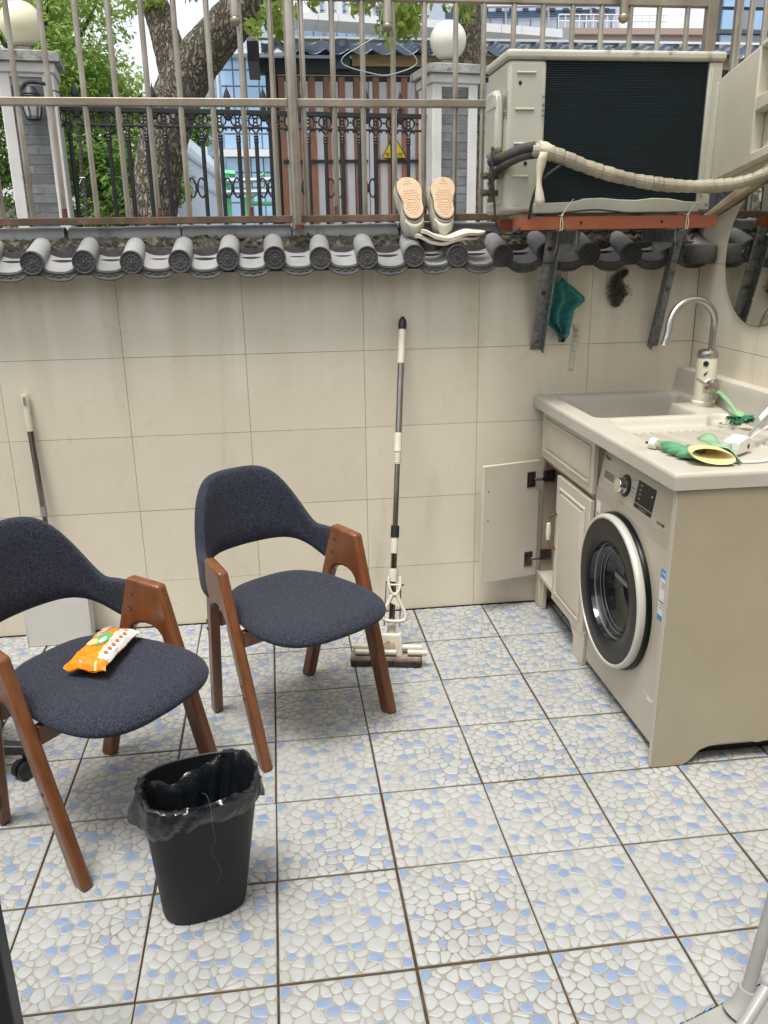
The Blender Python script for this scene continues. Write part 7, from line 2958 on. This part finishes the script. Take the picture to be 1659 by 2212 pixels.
gb = thing('glass_building', 'blue curtain-wall building with a sweeping white canopy behind the kiosk', 'building', (8, BY + 8, GZ))
xl = P(480, 250, 'y', BY).x
xr_ = P(600, 250, 'y', BY).x
zt = P(500, 116, 'y', BY).z
q = MB()
q.box(xl + 0.02, xr_ + 14.0, BY + 0.1, BY + 14, GZ, zt)
q.build('core', M_mull, gb)
pw = P(509, 150, 'y', BY).x - P(481, 150, 'y', BY).x
ph = P(500, 155, 'y', BY).z - P(500, 190, 'y', BY).z
m_ = MB()
m_.box(0.05, pw - 0.05, 0, 0.1, 0.05, ph - 0.05)
pane_me = m_.mesh('pane', M_cglass)
z = zt - ph
while z > GZ:
    for k in range(6):
        inst('pane', pane_me, (xl + 0.03 + k * pw, BY - 0.02, z), gb)
    z -= ph
    if abs(z - P(500, 340, 'y', BY).z) < ph / 2:
        q = MB()
        q.box(xl - 0.5, xl + 8 * pw, BY - 0.7, BY + 0.05, z + ph - 0.5, z + ph - 0.05)
        q.build('band', M_bwhite, gb)
        z -= 0.5
q = MB()
quad_box(q, [(470, 117), (640, 112), (640, 103), (470, 105)], BY - 1.2, BY + 6)
q.build('cornice', M_bwhite, gb)
q = MB()
quad_box(q, [(472, 104), (628, 102), (628, 35), (472, 55)], BY - 0.4, BY + 6)
q.build('lavender_wall', M_blav, gb)
q = MB()
quad_box(q, [(628, 100), (1240, 110), (1240, 66), (628, 38)], BY - 0.2, BY + 6)
q.build('soffit_wall', M_bgrey, gb)
m2 = [(634, 699), (706, 771), (782, 846), (856, 920), (930, 985)]
for (a, b_) in m2:
    t0 = (a - 634) / 600
    for k in range(3):
        xa, xb = a + (b_ - a) * k / 3 + 1.2, a + (b_ - a) * (k + 1) / 3 - 1.2
        yt = 59 + (xa - 634) * 0.045
        q = MB()
        quad_box(q, [(xa, 86), (xb, 86), (xb, yt + 1), (xa, yt)], BY - 0.35, BY - 0.1)
        q.build('window_pane', M_cglass, gb)
for k in range(14):
    xa, xb = 600 + 44 * k, 600 + 44 * (k + 1) - 0.8

    def edge(vx, top_):
        s_ = (vx - 626) / 438
        return (25 + 26 * s_ - 6 * s_ * (1 - s_)) if top_ else (39 + 30 * s_ - 4 * s_ * (1 - s_))
    q = MB()
    quad_box(q, [(xa, edge(xa, False)), (xb, edge(xb, False)), (xb, edge(xb, True)), (xa, edge(xa, True))], BY - 4.0, BY - 1.0)
    q.build('canopy_panel', M_bwhite, gb)

tb = thing('white_tower', 'far white tower block with small square windows beside the glass building', 'building', (-9, 150, GZ))
TYb = 150.0
xa, xb = P(424, 300, 'y', TYb).x, P(492, 300, 'y', TYb).x
q = MB()
q.box(xa, xb, TYb, TYb + 15, GZ, P(440, 165, 'y', TYb).z)
q.build('wall', M_bwhite, tb)
q = MB()
q.box(xa + 1.5, xb, TYb + 2, TYb + 12, P(440, 165, 'y', TYb).z + 0.01, P(450, 140, 'y', TYb).z)
q.build('roof_block', M_bwhite, tb)
q = MB()
q.box(xa + 2.0, xa + 3.2, TYb + 1.5, TYb + 1.95, P(440, 152, 'y', TYb).z, P(450, 143, 'y', TYb).z)
q.build('roof_screen', M_bwin, tb)
m_ = MB()
m_.box(0, 0.85, -0.1, 0.05, 0, 1.1)
w_me = m_.mesh('window', M_bwin)
z = P(440, 175, 'y', TYb).z
dz = P(440, 175, 'y', TYb).z - P(440, 192, 'y', TYb).z
dx = (xb - xa) / 4
k = 0
while z > GZ + 2:
    for c_ in range(4):
        inst('window', w_me, (xa + 0.4 + c_ * dx, TYb - 0.05, z), tb)
    z -= dz
wb = thing('white_apartment_block', 'white apartment block rising above the canopy at the top', 'building', (25, 120, GZ))
AY = 120.0
xa, xb = P(683, 20, 'y', AY).x, P(900, 20, 'y', AY).x
q = MB()
q.box(xa, xb, AY, AY + 15, GZ, 50)
q.build('wall', M_bwhite, wb)
dw = (xb - xa) / 9
for r_ in range(6):
    z = P(700, 46 - r_ * 21, 'y', AY).z
    for c_ in range(9):
        q = MB()
        q.box(xa + c_ * dw + 0.5, xa + (c_ + 1) * dw - 0.6, AY - 0.12, AY + 0.05, z, z + 1.25)
        q.build('window', M_bwin, wb)
        q = MB()
        q.box(xa + c_ * dw + 0.5 + dw * 0.3, xa + c_ * dw + 0.62 + dw * 0.3, AY - 0.16, AY - 0.121, z, z + 1.25)
        q.build('mullion', M_bwhite, wb)
    if r_ % 2 == 0:
        q = MB()
        q.box(xa + 5 * dw, xb + 1.0, AY - 1.2, AY - 0.01, z - 0.5, z - 0.2)
        q.build('balcony_slab', M_bwhite, wb)
sb = thing('striped_office', 'white office building with blue horizontal stripes at the top right', 'building', (33, 100, GZ))
SY = 100.0
xa, xb = P(960, 30, 'y', SY).x, P(1340, 30, 'y', SY).x
q = MB()
q.box(xa, xb, SY, SY + 12, GZ, 34)
q.build('wall', mat('pale_blue_cladding', (0.55, 0.62, 0.72), 0.4, c2=(0.5, 0.58, 0.7), vs_=0.2), sb)
M_str = mat('blue_stripe', (0.05, 0.12, 0.28), 0.4)
for (ya) in (27, 31, 35, 39):
    q = MB()
    quad_box(q, [(962, ya + 1.5), (1330, ya + 1.5 - 8), (1330, ya - 8), (962, ya)], SY - 0.15, SY - 0.01)
    q.build('stripe', M_str, sb)
for k in range(12):
    vx = 985 + 29 * k
    q = MB()
    quad_box(q, [(vx, 24 - 0.02 * k), (vx + 12, 24), (vx + 12, 17), (vx, 17)], SY - 0.25, SY - 0.01)
    q.build('window', M_bdark, sb)
    q = MB()
    quad_box(q, [(vx + 16, 62), (vx + 17, 62), (vx + 17, 40), (vx + 16, 40)], SY - 0.12, SY - 0.01)
    q.build('panel_joint', M_str, sb)
for k in range(4):
    vx = 1000 + 92 * k
    q = MB()
    quad_box(q, [(vx, 60), (vx + 3, 60), (vx + 3, 0), (vx, 0)], SY - 0.6, SY - 0.26)
    q.build('pilaster', M_bwhite, sb)
q = MB()
quad_box(q, [(960, 15), (1340, 10), (1340, 3), (960, 8)], SY - 1.5, SY - 0.7)
q.build('white_band', M_bwhite, sb)
pb = thing('sandstone_building', 'sandstone building with brown cornice and roof railing above the air conditioner', 'building', (27, 76, GZ))
PY = 75.0
q = MB()
quad_box(q, [(1225, 300), (1560, 300), (1560, 75), (1225, 72)], PY, PY + 12)
q.build('wall', M_bpink, pb)
q = MB()
quad_box(q, [(1218, 73), (1565, 75), (1565, 61), (1218, 60)], PY - 0.8, PY + 12)
q.build('cornice', M_bcorn, pb)
for (a, b_) in ((1366, 1432), (1453, 1508)):
    q = MB()
    quad_box(q, [(a, 140), (b_, 140), (b_, 96), (a, 96)], PY - 0.2, PY - 0.01)
    wn = q.build('window', M_bwin, pb)
    q = MB()
    quad_box(q, [((a + b_) / 2, 140), ((a + b_) / 2 + 1.2, 140), ((a + b_) / 2 + 1.2, 96), ((a + b_) / 2, 96)], PY - 0.3, PY - 0.21)
    q.build('mullion', M_bwhite, wn)
q = MB()
for k in range(16):
    p = P(1206 + 15 * k, 60, 'y', PY)
    q.tube([p, p + Vector((0, 0, 1.0))], 0.05, 4)
p0, p1 = P(1206, 60, 'y', PY), P(1440, 60, 'y', PY)
for dz in (0.5, 1.0):
    q.tube([p0 + Vector((0, 0, dz)), p1 + Vector((0, 0, dz))], 0.05, 4)
q.build('roof_railing', M_bwhite, pb)
rb = thing('dark_framed_glass_block', 'dark framed glass block at the top right corner beyond the parapet', 'building', (19, 34, GZ))
RY = 30.0
xa = P(1556, 60, 'y', RY).x
q = MB()
q.box(xa, xa + 8, RY + 0.2, RY + 0.7, GZ, 16)
q.build('frame', M_bdark, rb)
pwid, phei = 0.62, 0.82
m_ = MB()
m_.box(0.05, pwid - 0.05, 0, 0.12, 0.06, phei - 0.06)
rp_me = m_.mesh('pane', M_cglass)
m_ = MB()
m_.box(0.05, pwid - 0.05, 0, 0.12, 0.06, phei - 0.06)
rp2_me = m_.mesh('pane', mat('grey_panel_glass', (0.28, 0.32, 0.35), 0.15, 0.2, rand=0.2))
for r_ in range(10):
    for c_ in range(6):
        inst('pane', rp_me if c_ < 1 or (r_ + c_) % 3 == 0 else rp2_me, (xa + 0.05 + c_ * pwid, RY + 0.08, 5.6 + r_ * phei), rb)
for r_ in range(0, 10, 2):
    q = MB()
    q.box(xa - 0.1, xa + 4.2, RY - 0.05, RY + 0.07, 5.56 + r_ * phei, 5.70 + r_ * phei)
    q.build('spandrel', M_bdark, rb)
